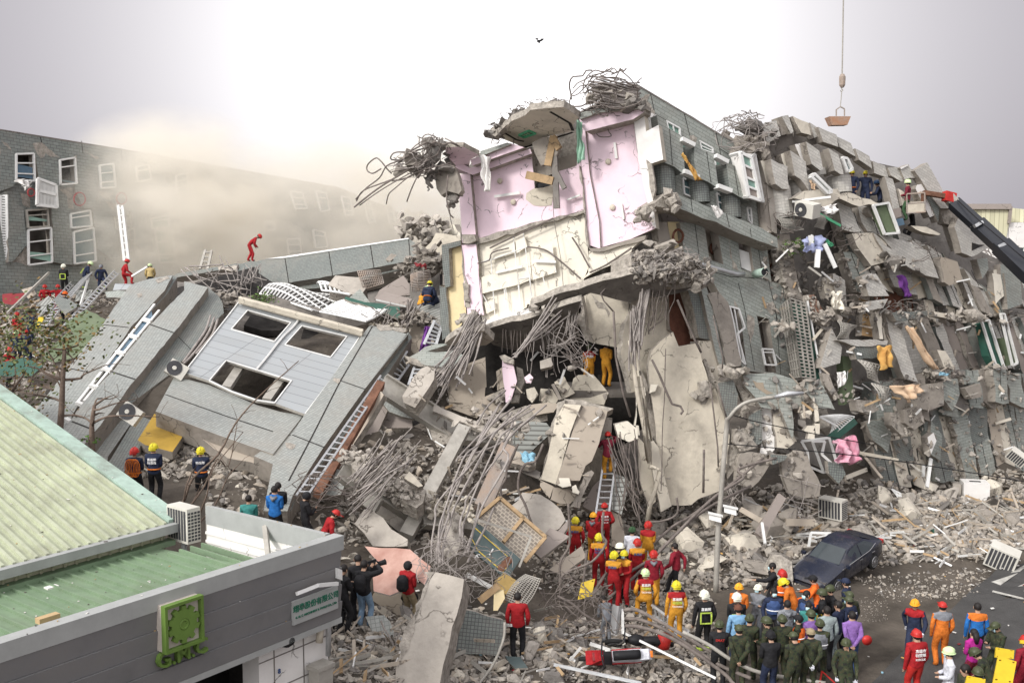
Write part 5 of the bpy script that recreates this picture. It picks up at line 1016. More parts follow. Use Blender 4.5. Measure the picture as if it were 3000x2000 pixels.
# steel frame and broken bay between the two blocks -> parts of the torn block
def bm_(n, a, b, Y0, Y1, w_, h_, m, flange=True, par=b1):
    A = atY(*px(a)[0], Y0); B = atY(*px(b)[0], Y1); mb = MB(); d = (B - A).normalized(); nn = V((.1, -.75, .65)); x = d.cross(nn).normalized(); y = x.cross(d).normalized()
    if flange:
        for s_ in (-1, 1): c = (A + B) / 2 + x * s_ * w_ / 2; mb.box(c, d * (B - A).length / 2, x * .03, y * h_ / 2)
        mb.box((A + B) / 2 - y * h_ * .12, d * (B - A).length / 2, x * (w_ / 2), y * .03)
    else: mb.box((A + B) / 2, d * (B - A).length / 2, x * (w_ / 2), y * h_ / 2)
    return mk(n, mb, [m], par)
K_('interior_wall_or_shade', 'J 850,740 1160,930 1600,1100 1996,1300 N 1300,300 900,500 f 200,1220 0,900 J 340,1568', 37.5, .3, 'dark', (0, -.8, .5), 'dark')  # near-black backing, shade of the hollow put into the colour
K_('room_wall', 'J 890,800 962,850 790,1240 660,1200 760,935', 36.2, .2, 'taupe', (0, -.8, .5)); K_('room_wall', 'J 965,880 1160,930 1165,1000 1060,1250 900,1300 790,1240', 36.4, .2, 'taupe', (0, -.8, .5))
K_('room_wall', 'J 1160,1000 1240,960 1420,1200 1420,1420 1200,1500 1060,1300', 36.6, .2, 'tan', (0, -.8, .4)); K_('room_wall', 'J 1240,930 1420,1000 1550,1100 1480,1200 1340,1130', 36, .2, 'rough', (0, -.7, .6))
K_('room_wall', 'J 1200,1350 1340,1130 1400,1200 1420,1330 1300,1500', 35.5, .2, 'tan', (0, -.8, .4)); K_('wall_panel', 'J 900,780 1000,760 1165,870 1172,930 1080,912 970,870', 36, .2, 'tileS', (0, -.8, .5), dirn='J 900,780 1160,870')
K_('wall_panel', 'J 900,700 925,730 800,950 540,1340 370,1568 330,1568 560,1230 740,900', 34.5, .3, 'tan', (-.3, -.8, .5))
K_('wall_panel', 'J 520,1340 640,1400 560,1568 330,1568 400,1500', 31.5, .3, 'tileS', (0, -.7, .6), dirn='J 520,1340 640,1400')
bm_('rust_beam', 'J 900,640', 'J 370,1568', 35, 30.5, .28, .3, 'rust', False)
bm_('steel_beam', 'J 905,640', 'J 1570,1060', 35.5, 36, .75, .3, 'steel'); bm_('steel_beam', 'J 1590,1020', 'f 980,1440', 34.5, 30, .42, .42, 'steel', False); bm_('steel_beam', 'J 1580,1060', 'K 720,1400', 35.2, 36, .6, .35, 'steel')
bm_('steel_beam', 'f 560,700', 'f 1120,1060', 30.3, 31, .55, .3, 'steel'); bm_('steel_beam', 'f 1260,1150', 'f 2000,1230', 30.6, 31.4, .45, .3, 'steel'); bm_('steel_beam', 'f 0,400', 'f 230,590', 30.2, 30.4, .5, .3, 'steel'); bm_('steel_beam', 'f 540,800', 'f 440,980', 30, 30, .45, .3, 'steel', False)
bm_('steel_beam', 'g 470,60', 'g 60,1000', 31, 29.5, .5, .4, 'rusty' if 'rusty' in MATS else mat('rusty', (.36, .27, .21), .8, .2, 2, .3, col2=(.30, .28, .26)) and 'rusty', False)
K_('interior_wall_or_shade', 'f 560,840 960,1060 1100,1150 950,1400 700,1200 480,1000', 31.5, .2, 'inner', (0, -.8, .5), 'dark'); K_('wall_fragment', 'f 780,1200 940,960 1050,1060 1000,1290', 31.2, .1, 'taupe', (0, -.8, .5), jag=.03)
K_('floor_slab', 'K 60,1100 430,1240 720,1330 700,1400 400,1290 50,1150', 35.8, .15, 'concL', (0, -.5, .8), jag=.05); K_('floor_slab', 'g 560,110 720,130 900,200 880,330 780,350 480,280', 33, .25, 'tan', (0, -.6, .7)); K_('floor_slab', 'g 480,290 790,350 960,430 940,540 500,330', 33, .2, 'concD', (0, -.9, .3), jag=.03)
mb = MB(); mb.cub((3.4, 39.9, 5.38), 3.2, 2.6, .25); mk('floor_slab', mb, ['inner'], b1)
mb = MB(); mb.bar((13.7, 43.9, 12.25), (16.0, 44.9, 12.2), 1.5, .2, nrm=(0, 0, 1)); mk('floor_slab', mb, ['plaster'], b2)
# crushed concrete along the beams
def heap(name, spec_list, Ys, n, sp, s0, s1, m, par=None, **kw):
    mb = MB(); pts = [atY(u, v, Y) for (u, v), Y in zip(px(spec_list), Ys)]
    for i in range(n):
        t = R.uniform(0, len(pts) - 1.001); k = int(t); p = pts[k].lerp(pts[k + 1], t - k) + V((R.gauss(0, sp), R.gauss(0, sp * .6), R.gauss(0, sp * .5))); s = R.uniform(s0, s1)
        hullmb(mb, p, (s * 1.4, s, s * .7), n=8)
    return mk(name, mb, [m], par, kind='stuff' if par else None, **kw)
heap('crushed_concrete', 'f 60,160 300,260 500,300', (30.6, 30.4, 30.4), 130, .22, .05, .16, 'concL', b1); heap('crushed_concrete', 'f 700,620 950,760 1180,880', (30.4, 30.3, 30.4), 220, .26, .05, .18, 'concL', b1)
heap('crushed_concrete', 'J 700,1240 900,1330 1060,1340', (31.5, 32, 32.5), 120, .3, .06, .16, 'concL', b1); heap('crushed_concrete', 'J 1700,950 1900,1000 K 700,1300', (35, 35, 35), 120, .4, .06, .2, 'concL', b1); heap('crushed_concrete', 'f 1350,950 1700,1050 2000,1100', (31, 31, 31), 110, .35, .06, .18, 'plaster', b1)
K_('wall_fragment', 'f 60,170 220,170 480,230 560,330 400,440 300,470 100,250', 30.6, .5, 'rough', (0, -.5, .8), jag=.06); K_('wall_fragment', 'f 580,640 720,540 1000,560 1300,700 1250,900 1150,980 940,880 700,720', 30.6, .5, 'rough', (0, -.5, .8), jag=.06)
K_('wall_fragment', 'f 960,520 1040,420 1110,480 1250,640 1180,660 1050,580', 30.2, .2, 'cream2', (0, -.7, .7)); K_('wall_fragment', 'J 1090,790 1080,740 1240,510 1290,490 1350,540 1345,600 1240,760 1185,835', 34.6, .6, 'concL', (-.1, -.75, .6), jag=.07); K_('wall_fragment', 'J 1080,745 1240,760 1185,838 1090,795', 34.3, .3, 'conc', jag=.03)
# loose fragments standing in the front
thing_slab('broken_beam', 'f 350,1000 460,1010 640,1130 760,1300 1020,1460 1010,1560 900,1568 480,1560 200,1220', 29.3, (-.1, -.75, .6), .5, 'concL', 'pale broken concrete beam lying below the steel frame', 'concrete beam', jag=.05)
thing_slab('fallen_column', 'N 1070,640 1310,700 1290,850 1210,1100 1110,1568 730,1650 740,1450 840,1110 940,900 1030,700', 23.3, (-.1, -.85, .5), 1.0, 'concL', 'big square concrete column leaning in the foreground with bars sprouting from its top', 'column', jag=.03, patches='N 980,640 1060,640 1000,800 900,980 870,1200 800,1350 760,1450 790,1200 860,1050 950,860 1020,700', dirn='N 900,1568 1200,900')
thing_slab('tiled_wall_block', 'N 1290,950 1640,1040 1665,1100 1592,1342 1160,1322 1210,1100', 24.6, (.1, -.95, .3), 1.0, 'tileD', 'dark tiled wall block with water stains beside the leaning column', 'wall block', jag=.03, dirn='N 1200,1160 1600,1200')
thing_slab('concrete_block', 'N 1160,1327 1385,1345 1372,1440 1110,1492 1100,1400', 24.2, (.05, -.9, .4), .6, 'conc', 'pale concrete block under the dark tiled wall block', 'concrete block', jag=.05)
thing_slab('round_slab', 'g 680,740 950,770 1130,880 1270,1000 1342,1160 1250,1290 1100,1400 950,1395 880,1330 700,1080 520,940 620,860', 32, (-.1, -.7, .65), .35, 'concL', 'large pale rounded slab standing behind the mesh panel', 'concrete slab', jag=.05)
thing_slab('plank_panel', 'g 860,1580 1130,1440 1380,1160 1370,1290 1180,1568 1000,1700', 30.4, (-.2, -.6, .75), .12, 'taupe', 'long taupe panel sloping up to the right behind the rescuers', 'panel')
thing_slab('plank_panel', 'O 18,545 160,380 300,440 330,430 90,612', 29, (0, -.6, .8), .12, 'taupe', 'short taupe board lying left of the rescuers', 'panel')
thing_slab('plank_panel', 'O 150,700 400,520 440,600 250,740', 29.5, (0, -.6, .8), .15, 'tan', 'tan board lying under the feet of the leftmost rescuer', 'panel')
tile('mesh', (.22, .19, .16), (.42, .37, .30), .14, .10, .5, mort=.016, dirt=.2)
mp_ = root('mesh_panel', 'brown woven mesh panel in a wooden frame beside the green board', 'mesh panel', atY(1560, 1640, 28))
pl_ = PL(atY(1560, 1560, 28.6), (.1, -.75, .6)); slab('mesh_sheet', 'N 1610,20 1990,350 1820,560 1780,530 1480,270 1390,200', pl_, .04, 'mesh', 'mesh', mp_, dirn='N 1480,270 1780,530')
for a, b in (('N 1610,20', 'N 1992,350'), ('N 1610,20', 'N 1400,200'), ('N 1810,180', 'N 1640,390'), ('N 1990,350', 'N 1815,560')): mb = MB(); mb.bar(pl_.hit(*px(a)[0], .05), pl_.hit(*px(b)[0], .05), .1, .08, nrm=pl_.n); mk('frame_bar', mb, ['wood'], mp_)
gbd = root('green_board', 'slate green board with a yellow outline lying tilted among bent bars', 'board', atY(1560, 1690, 27.6)); pl_ = PL(atY(1500, 1600, 27.8), (.15, -.75, .6)); mat('slate', (.085, .115, .115), .6, .15, 2, .1, dirt=.2); mat('yline', (.65, .48, .08), .6, .1)
slab('board', 'N 1395,215 1490,280 1782,532 1690,672 1640,680 1390,470 1350,400', pl_, .08, 'slate', 'slate', gbd)
mb = MB(); q = [pl_.hit(u, v, .012) for u, v in px('N 1400,270 1712,545 1635,637 1425,460 1365,340')]
for a, b in zip(q, q[1:] + q[:1]): mb.bar(a, b, .025, .01, nrm=pl_.n)
mk('outline', mb, ['yline'], gbd)
text('number', '6', pl_.hit(*px('N 1420,512')[0], .015), pl_.hit(*px('N 1440,528')[0]) - pl_.hit(*px('N 1400,496')[0]), pl_.hit(*px('N 1430,500')[0]) - pl_.hit(*px('N 1410,524')[0]), .26, 'wframe', gbd)
text('number', '1', pl_.hit(*px('N 1535,475')[0], .015), pl_.hit(*px('N 1555,490')[0]) - pl_.hit(*px('N 1515,460')[0]), pl_.hit(*px('N 1548,455')[0]) - pl_.hit(*px('N 1522,495')[0]), .3, 'wframe', gbd)
for x, y in ((1680, 545), (1652, 575), (1622, 607)): mb = MB(); mb.lathe(pl_.hit(*px('N %d,%d' % (x, y))[0], .0), [(0, .11), (.03, .11), (.05, .06)], pl_.n, 12); mk('disc', mb, ['rust'], gbd)
tile('marble', (.50, .30, .25), (.58, .40, .33), .9, .9, 0, mort=.0, var=.2, dirt=.3)
mat('marblep', (.55, .36, .30), .5, .3, 1.5, .1, col2=(.36, .19, .15))
thing_slab('marbled_sheet', 'N 480,425 620,440 740,440 860,452 1030,592 1000,700 980,745 900,680 800,790 690,835 555,800 545,640 600,560', 27.6, (-.3, -.6, .75), .06, 'marblep', 'torn pink marbled wall sheet behind the man with the backpack', 'wall sheet', jag=.04, side='white')
thing_slab('wood_panel', 'N 560,815 700,765 802,800 770,1100 545,1042 460,1000', 27.2, (.2, -.95, .2), .08, 'tan', 'tan veneered door panel propped behind the cameramen', 'panel', side='wood')
thing_slab('foam_block', 'N 1560,810 1590,782 1640,790 1652,860 1590,962 1555,962', 26, (0, -.9, .4), .3, 'yellow', 'pale yellow foam block standing in the rubble', 'foam block')
thing_slab('wooden_box', 'N 1560,722 1640,645 1772,725 1662,832 1600,780', 26.6, (.1, -.7, .7), .5, 'ochre2' if 'ochre2' in MATS else mat('ochre2', (.55, .38, .14), .8, .15, 2, .2, dirt=.3) and 'ochre2', 'ochre wooden box beside the foam block', 'box', side='wood')
thing_slab('tiled_chunk', 'N 485,1010 640,1000 690,1050 722,1132 720,1190 612,1242 560,1180 530,1110', 24.8, (.1, -.75, .65), .25, 'tileS', 'tile faced concrete chunk lying at the feet of the cameramen', 'concrete chunk', jag=.03, dirn='N 530,1110 700,1080')
thing_slab('concrete_block', 'N 368,1160 482,1012 560,1100 632,1292 500,1240', 24.8, (-.2, -.7, .6), .5, 'conc', 'grey concrete slab under the tile faced chunk', 'concrete slab', jag=.05)
mat('orangepipe', (.42, .15, .06), .7, .15, 2)
o = atY(*px('N 460,1350')[0], 24); mb = MB(); n_ = 10
for k in range(n_):
    t0, t1 = math.pi * k / n_, math.pi * (k + 1) / n_
    for rr in (.45, .40): mb.poly([o + V((math.cos(t) * rr, dy, math.sin(t) * rr * .6 - .1)) for t, dy in ((t0, -.35), (t1, -.35), (t1, .35), (t0, .35))])
mk('clay_pipe', mb, ['orangepipe'], smooth=True, label='broken half of an orange clay pipe in the rubble', cat='pipe')
lump('concrete_lump', 'N 1220,330', 27.6, (.55, .4, .9), None, 'concL', label='pale tall lump of concrete with bars rising round it', cat='concrete lump')
lump('concrete_lump', 'L 1150,1400', 37, (1.3, .9, .8), None, 'conc', label='heap like lump of grey concrete behind the floodlight', cat='concrete lump')
lump('concrete_lump', 'P 800,230', 34.5, (1.25, .9, .85), None, 'conc', label='rounded grey boulder of concrete behind the pointing man', cat='concrete lump')
# S block dressing: grilles, box, tile end piece
GPl = plane3((760, 900, 46), (1200, 920, 45), (900, 850, 52))
def grille(name, spec, pl, nx, ny, m, label, cat, r=.05, par=None, warp=.25, off=.3):
    q = [pl.hit(u, v, off) for u, v in px(spec)]; mb = MB()
    def P(s, t): p = q[0].lerp(q[1], s).lerp(q[3].lerp(q[2], s), t); return p + pl.n * warp * math.sin(s * 3 + 1) * math.sin(t * 3)
    for i in range(nx + 1): mb.tube([P(i / nx, t / 5) for t in range(6)], r, 4)
    for j in range(ny + 1): mb.tube([P(s / 8, j / ny) for s in range(9)], r, 4)
    return mk(name, mb, [m], par, label=label, cat=cat)
grille('window_grille', 'D 860,520 1330,570 1080,665 680,560', GPl, 16, 5, 'wframe', 'bent white window grille lying on top of the metal faced block', 'grille', warp=.5)
grille('window_grille', 'D 1345,590 1660,665 1490,760 1140,690', GPl, 9, 14, 'wframe', 'flat white window grille lying right of the bent one', 'grille', r=.04, warp=.1)
grille('window_grille', 'D 1120,468 1320,490 1370,550 1160,530', GPl, 6, 3, 'wframe', 'small white grille leaning on the grey cabinet on the roof', 'grille', r=.05, off=.7)
grille('rusty_grille', 'D 1430,375 1605,370 1630,470 1480,520', PL(atY(1080, 820, 47), (0, -1, .3)), 12, 7, 'rusty', 'rusty wire grille standing behind the grey cabinet', 'grille', r=.022, off=0)
grille('rusty_grille', 'D 1840,400 1980,370 2000,520 1850,530', PL(atY(1230, 820, 46), (0, -1, .3)), 3, 12, 'rusty', 'brown barred window grille left of the three crouching men', 'grille', r=.03, off=0)
grille('wire_rack', 'N 1820,660 1950,700 1800,935 1650,872', PL(atY(1530, 1720, 26.3), (-.2, -.7, .6)), 8, 16, 'steel', 'wire bed base with a pale frame lying in the rubble', 'bed base', r=.014, off=.05)
grille('rusty_grille', 'B 310,660 530,720 440,825 235,780', PL(atY(140, 1110, 41), (0, -.8, .6)), 4, 14, 'rusty', 'barred brown shutter lying in the branches at the left', 'shutter', r=.03, off=.1)
RB = dict(side='conc')
thing_slab('roof_cabinet', 'D 1205,480 1260,410 1440,425 1500,500 1450,570 1370,550', 47, (0, -.6, .8), .9, 'concL', 'pale grey box shaped stub on the fallen roof', 'roof box', side='conc')
thing_slab('tiled_chunk', 'D 1360,585 1450,512 1530,620 1380,625', 45.5, (0, -.8, .6), .6, 'tileR', 'grey tiled chunk behind the flat white grille', 'tiled chunk', dirn='D 1380,600 1500,600')
thing_slab('shed_wall', 'D 1560,590 1600,520 1780,410 1830,480 1830,560', 46, (0, -.8, .5), .1, 'taupe', 'taupe wall sheet with a white edge behind the crouching men', 'wall sheet')
thing_slab('awning_sheet', 'D 1570,590 1640,535 1850,590 1800,640', 45, (0, -.4, .9), .08, 'taupe', 'flat pale awning sheet in front of the crouching men', 'awning', side='wframe')
thing_slab('green_net', 'D 1340,570 1440,600 1750,650 1760,700 1740,740 1650,700 1500,640 1330,590', 45.2, (0, -.5, .9), .1, 'gmetal', 'torn dark green sheet along the roof edge', 'sheet', jag=.08)
thing_slab('tiled_roof_slab', 'D 1870,650 2060,560 2070,780 1850,690', 44, (0, -.4, .9), .3, 'corr', 'grey ridged slab under the crouching men', 'roof slab', dirn='D 1870,690 2050,620')
thing_slab('roof_slab', 'D 640,600 760,560 1360,720 1500,780 1400,800 900,700 640,620', 45.5, (0, -.5, .9), .3, 'inner', 'weedy flat roof strip behind the metal faced block', 'roof slab', jag=.05, side='conc')
K_('wall_fragment', 'E 590,1140 620,1080 780,1100 780,1180 680,1230 560,1260 500,1240', 50, .4, 'cream2', (0, -.9, .3), jag=.06); heap('crushed_concrete', 'E 440,1260 560,1290 650,1260', (48, 48, 48), 120, .6, .1, .3, 'conc', b1); heap('crushed_concrete', 'E 460,1060 560,1040 600,1100', (60, 60, 60), 60, .7, .2, .5, 'concL', b1)
K_('floor_slab', 'D 1830,300 2060,230 2070,350 1950,420 1800,400', 49, .3, 'concD', (0, -.7, .6), jag=.08)
bundle('A 1740,1330', 'A 1840,1420', 52, 50, 30, 1.2, 1.4, .03, 0, .05, 'rebarL', bS, name='rebar'); bundle('D 580,420', 'D 600,560', 52, 50, 22, .8, .9, .025, 0, .15, 'rebarL', bS); heap('crushed_concrete', 'D 380,560 430,640 400,700', (46, 45, 45), 90, .5, .08, .25, 'conc', bS)
bundle('J 960,160', 'J 900,100', 43, 42.5, 26, .8, .9, .02, 0, .05, 'rebarL', bS); bundle('J 1100,150', 'J 1180,0', 43, 43, 16, .2, .3, .04, 0, .05, 'rebarL', bS); heap('crushed_concrete', 'J 860,160 1000,190 1100,180', (43, 43, 43), 90, .25, .06, .16, 'plaster', bS); heap('crushed_concrete', 'J 1120,60 1250,100 1350,130', (43, 43, 43), 110, .25, .08, .2, 'conc', bS)
for s_ in ('B 1760,210 1720,330 1640,450 1560,560 1530,600', 'B 1790,230 1750,340 1680,450 1590,560 1540,610', 'B 1820,240 1780,360 1720,440 1640,530'): mb = MB(); mb.tube(smooth_path([SP.hit(u, v, .9) for u, v in px(s_)]), .05, 5); mk('cable', mb, ['rebarL'], bS, smooth=True)
for s_, Y, n_, m_, lab in (('a 470,640 640,520 700,600 500,830', 53, (0, -.6, .8), 'corr', 'grey ribbed sheet lying behind the dark blue firefighter'), ('a 850,890 1130,700 1390,830 1240,1030 1060,1100', 44, (-.2, -.6, .8), 'gpaint', 'moss green roof sheet beside the tilted strip'), ('a 1000,450 1215,440 1180,560 980,600', 55, (0, -.8, .6), 'corr', 'pale ribbed panel between the two long ladders'), ('a 30,500 330,480 340,540 160,640 40,620', 55, (0, -.7, .7), 'redcloth', 'red metal sheet crumpled at the far left'), ('a 1380,470 1560,450 1740,480 1590,550 1400,545', 52, (0, -.6, .8), 'tileR', 'grey tiled slab where the wide stepping rescuer stands'),
    ('a 1510,360 1735,370 1700,440 1480,450', 53, (0, -.6, .8), 'panelM', 'light blue panel under the foot of the stepping rescuer'), ('a 280,440 420,400 480,500 370,560', 54, (0, -.7, .7), 'tan', 'brown wire board among the red wreckage'), ('a 700,560 780,520 1050,640 860,760', 50, (0, -.6, .8), 'tileD', 'dark tiled slab under the climber with the orange helmet'), ('a 0,1400 330,1330 560,1440 420,1568 0,1568', 40, (0, -.7, .7), 'gmetal', 'dark green sheet below the branches at the left'), ('a 880,1000 1240,1060 1100,1290 700,1400 560,1300', 41, (-.1, -.7, .7), 'gpaint', 'wide olive green sheet sliding down beside the tilted strip')):
    if m_ == 'redcloth' and m_ not in MATS: mat('redcloth', (.22, .03, .035), .8, .15)
    thing_slab('fallen_sheet', s_, Y, n_, .12, m_, lab, 'sheet', jag=.04, dirn='a 500,800 700,560')
# ---- ladders
def ladder(label, a0, a1, b0, b1_, Y0, Y1, n, r=.03, m='galv', group=None):
    """a0-a1 left rail, b0-b1 right rail"""
    o = root('ladder', label, 'ladder', atY(*px(a1)[0], Y1), group); A0, A1, B0, B1 = atY(*px(a0)[0], Y0), atY(*px(a1)[0], Y1), atY(*px(b0)[0], Y0), atY(*px(b1_)[0], Y1)
    for p, q in ((A0, A1), (B0, B1)): mb = MB(); mb.bar(p, q, r * 2.2, r * 1.6); mk('rail', mb, [m], o)
    for i in range(n):
        t = (i + .5) / n; mb = MB(); mb.tube([A0.lerp(A1, t), B0.lerp(B1, t)], r, 5); mk('rung', mb, [m], o)
    return o
ladder('very long ladder running up along the edge of the leaning tiled band', 'J 900,570', 'J 195,1568', 'J 940,600', 'J 290,1568', 36, 28.2, 22, .028)
ladder('aluminium ladder the climber in yellow trousers stands on', 'g 1930,230', 'g 1805,1060', 'g 2115,230', 'g 2005,1060', 36, 34.8, 9, .03)
ladder('short ladder standing against the broken wall above the steel beam', 'J 1120,370', 'J 940,600', 'J 1150,460', 'J 1040,620', 41, 39, 6, .04)
ladder('stubby ladder leaning beside the white broken pillar', 'J 1180,500', 'J 1130,650', 'J 1250,510', 'J 1190,620', 39.5, 38.5, 4, .04)
ladder('ladder frame standing by the purple quilt', 'J 1350,110', 'J 1260,310', 'J 1410,150', 'J 1360,320', 42, 41.5, 6, .05)
ladder('ladder on which the man in the purple backpack harness stands, uppermost on the left slope', 'a 1500,190', 'a 820,930', 'a 1560,230', 'a 900,930', 58, 47, 20, .04)
ladder('ladder running down past the yellow stretcher on the left slope', 'a 1100,280', 'a 500,930', 'a 1210,210', 'a 600,930', 58, 47, 18, .04)
ladder('narrow ladder in the shade of the left slope', 'a 930,340', 'a 560,740', 'a 960,380', 'a 640,740', 58, 50, 12, .035)
ladder('ladder end rising out of the dust behind the ridge', 'A 1715,1090', 'A 1670,1250', 'A 1768,1095', 'A 1735,1250', 57, 56, 4, .06, 'steel')
ladder('white ladder rack hanging on the wall of the far block', 'A 988,715', 'A 1040,1180', 'A 1022,720', 'A 1075,1180', 59.5, 59, 8, .07, 'wframe')
ladder('ladder lying on the rubble behind the two men in yellow', 'O 940,970', 'O 1230,1180', 'O 960,1050', 'O 1200,1240', 29, 27.5, 8, .03)
ladder('white ladder frame at the left edge of the far block', 'A 5,625', 'A 10,1200', 'A 55,630', 'A 65,1200', 59, 58.5, 26, .06, 'wframe')
# ---- air conditioners
mat('acgrille', (.06, .06, .065), .6, .3); mat('acbody', (.62, .60, .54), .5, .08, 2, .05, dirt=.25)
def aircon(label, loc, rot, w_=.85, d_=.32, h_=.65, fan=True, side=False, group='air conditioning units'):
    o = root('air_conditioner', label, 'air conditioner', loc, group); o.rotation_euler = rot
    mb = MB(); mb.cub((0, 0, h_ / 2), w_, d_, h_); mk('casing', mb, ['acbody'], o, local=True)
    if fan:
        mb = MB(); mb.lathe((-.12 * w_ / .85, -d_ / 2 - .005, h_ * .5), [(0, .27), (.015, .27)], (0, -1, 0), 20); mk('fan_guard', mb, ['acgrille'], o, local=True); mb = MB(); mb.lathe((-.12 * w_ / .85, -d_ / 2 - .022, h_ * .5), [(0, .08), (.02, .07)], (0, -1, 0), 12); mk('fan_hub', mb, ['acbody'], o, local=True)
    if side:
        mb = MB()
        for i in range(4):
            for j in range(9): mb.cub((w_ / 2 + .004, -d_ * .36 + i * d_ * .24, h_ * .1 + j * h_ * .095), .01, d_ * .17, h_ * .06)
        mk('vent_grille', mb, ['acgrille'], o, local=True); mb = MB()
        for i in range(7): mb.cub((-w_ * .4 + i * w_ * .13, -d_ / 2 - .004, h_ / 2), w_ * .09, .01, h_ * .85)
        mk('front_vent', mb, ['acgrille'], o, local=True)
    return o
aircon('cream air conditioner beside the green roof eave, vents facing the lower roof', onz(*px('C 1270,425')[0], 4.15), (0, 0, rad(-38)), .8, .36, .82, False, True)
aircon('air conditioner with round fan clinging to the tilted block above the ochre room', SP.hit(*px('B 1050,1090')[0], .9), (rad(-20), rad(33), rad(-8)), .68, .3, .55)
aircon('air conditioner with round fan at the corner of the metal facade', SP.hit(*px('B 1440,720')[0], .9), (rad(-20), rad(33), rad(10)), .68, .3, .55)
aircon('air conditioner hanging on the crumpled wing below the rescuers', RPn.hit(*px('F 1610,1360')[0], 1.6), (rad(10), rad(12), rad(-50)), .85, .5, .55, True)
aircon('beige air conditioner standing in the rubble behind the car, side vents showing', G(*px('L 1680,1395')[0]) + V((0, 0, .3)), (rad(4), 0, rad(-45)), .95, .45, .75, False, True)
aircon('small cream air conditioner at the far right edge of the rubble', RPn.hit(*px('M 1990,170')[0], .8), (rad(20), rad(35), rad(-30)), .8, .4, .5, False, True)
o = aircon('tilted cream cabinet lying on a board near the road marking', G(*px('M 1830,1250')[0]), (rad(10), rad(18), rad(-30)), .95, .6, .75, False, True)
# fridge
fr = root('white_fridge', 'white fridge lying on its side at the foot of the wing', 'fridge', G(*px('M 1580,575')[0])); fr.rotation_euler = (0, 0, rad(-12))
mb = MB(); mb.cub((0, 0, .42), 1.05, .9, .84); mk('body', mb, ['white'], fr, local=True); mb = MB(); mb.cub((-.75, .1, .36), .34, .7, .72); mk('base', mb, ['concL'], fr, local=True); mb = MB(); mb.cub((0, -.05, .85), .45, .15, .02); mk('handle', mb, ['dark'], fr, local=True); mb = MB(); mb.cub((-.38, -.455, .3), .03, .02, .06); mk('catch', mb, ['dark'], fr, local=True)
# ---- rebar and cables in the front
bundle('J 700,1480', 'J 1010,1130', 29.5, 29.5, 24, .3, .4, .02, .05, .03, 'rebarL', None, name='rebar_bundle', label='dense sheaf of steel bars fanning up right of the long ladder', cat='steel bars')
bundle('f 200,880', 'f 1000,150', 29, 29.5, 14, .5, .35, .022, .05, .05, 'rebarL', None, name='rebar_bundle', label='sheaf of rusty bars pointing up to the right over the crushed concrete', cat='steel bars')
mb = MB()
for i, s_ in enumerate(('N 1040,560 1040,400 1070,200 1080,80 J 1500,1480 1640,1330 1900,1000 1996,880', 'N 1080,580 1090,400 1130,250 1160,80 J 1560,1420 1700,1150 1880,840', 'N 1110,570 1110,380 1180,180 1200,60 K 450,1400 700,1060', 'N 1130,580 1140,400 1190,260 1240,80 K 500,1450 600,1300 870,1100', 'N 1100,600 1100,300 1150,120 K 300,1560 420,1440 560,1330 900,1130',
           'N 1280,350 1280,220 1320,100 1350,0 K 620,1500 720,1340 1000,1100', 'N 1300,400 1300,260 1340,150 1390,0 K 560,1480 640,1340 800,1240', 'N 1340,480 1380,330 1420,150 1450,0', 'N 1310,500 1360,380 1400,260 1480,60 K 680,1560 640,1450 760,1300 900,1200', 'N 1060,590 1130,450 1160,300 1220,120 K 480,1500', 'N 1340,560 1420,400 1500,250 1560,100 1610,0',
           'K 250,1568 300,1500 500,1300 730,1120', 'K 280,1540 420,1500 640,1400 740,1200 790,1130', 'K 420,1260 520,1100 660,980', 'K 400,1500 480,1300 620,1080')):
    mb.tube(smooth_path(path(s_, 25.6 if i < 11 else 30, 4.5)), R.choice([.028, .035]), 5)
mk('rebar_bundle', mb, ['rebarL'], smooth=True, label='long wavy steel bars rising from the top of the leaning column', cat='steel bars')
tangle('N 1240,540', 25.4, 1.0, .5, 60, .012, 'rebarL', None, 'wire_tangle', label='tangle of thin wire at the top of the leaning column', cat='wire')
tangle('N 1450,640', 26.2, .9, .6, 40, .013, 'rebarL', None, 'wire_tangle', label='tangle of thin bars below the green board', cat='wire')
tangle('J 420,1540', 28.6, 1.1, .45, 30, .015, 'rebar', None, 'wire_tangle', label='knot of dark bars behind the shop parapet', cat='wire')
tangle('O 330,880', 26.8, 1.0, .6, 34, .014, 'rebar', None, 'wire_tangle', label='knot of bent bars under the yellow spine board', cat='wire'); tangle('O 420,1060', 26.3, 1.0, .5, 26, .014, 'rebar', None, 'wire_tangle', label='loose loops of bar in front of the grey guttering', cat='wire')
bundle('N 560,1450', 'N 400,1500', 23.6, 23.2, 22, .5, .7, .03, .2, .2, 'rebarL', None, name='rebar_bundle', label='bunch of thick pale bars curling at the foot of the column', cat='steel bars'); bundle('N 680,1350', 'N 640,1200', 24, 24, 8, .3, .5, .03, 0, .15, 'rebarL', None, name='rebar_bundle', label='short pale bars standing left of the leaning column', cat='steel bars')
tangle('N 240,1080', 24.4, .35, .5, 22, .02, 'black', None, 'cable_coil', label='loops of black cable at the corner of the shop', cat='cable')
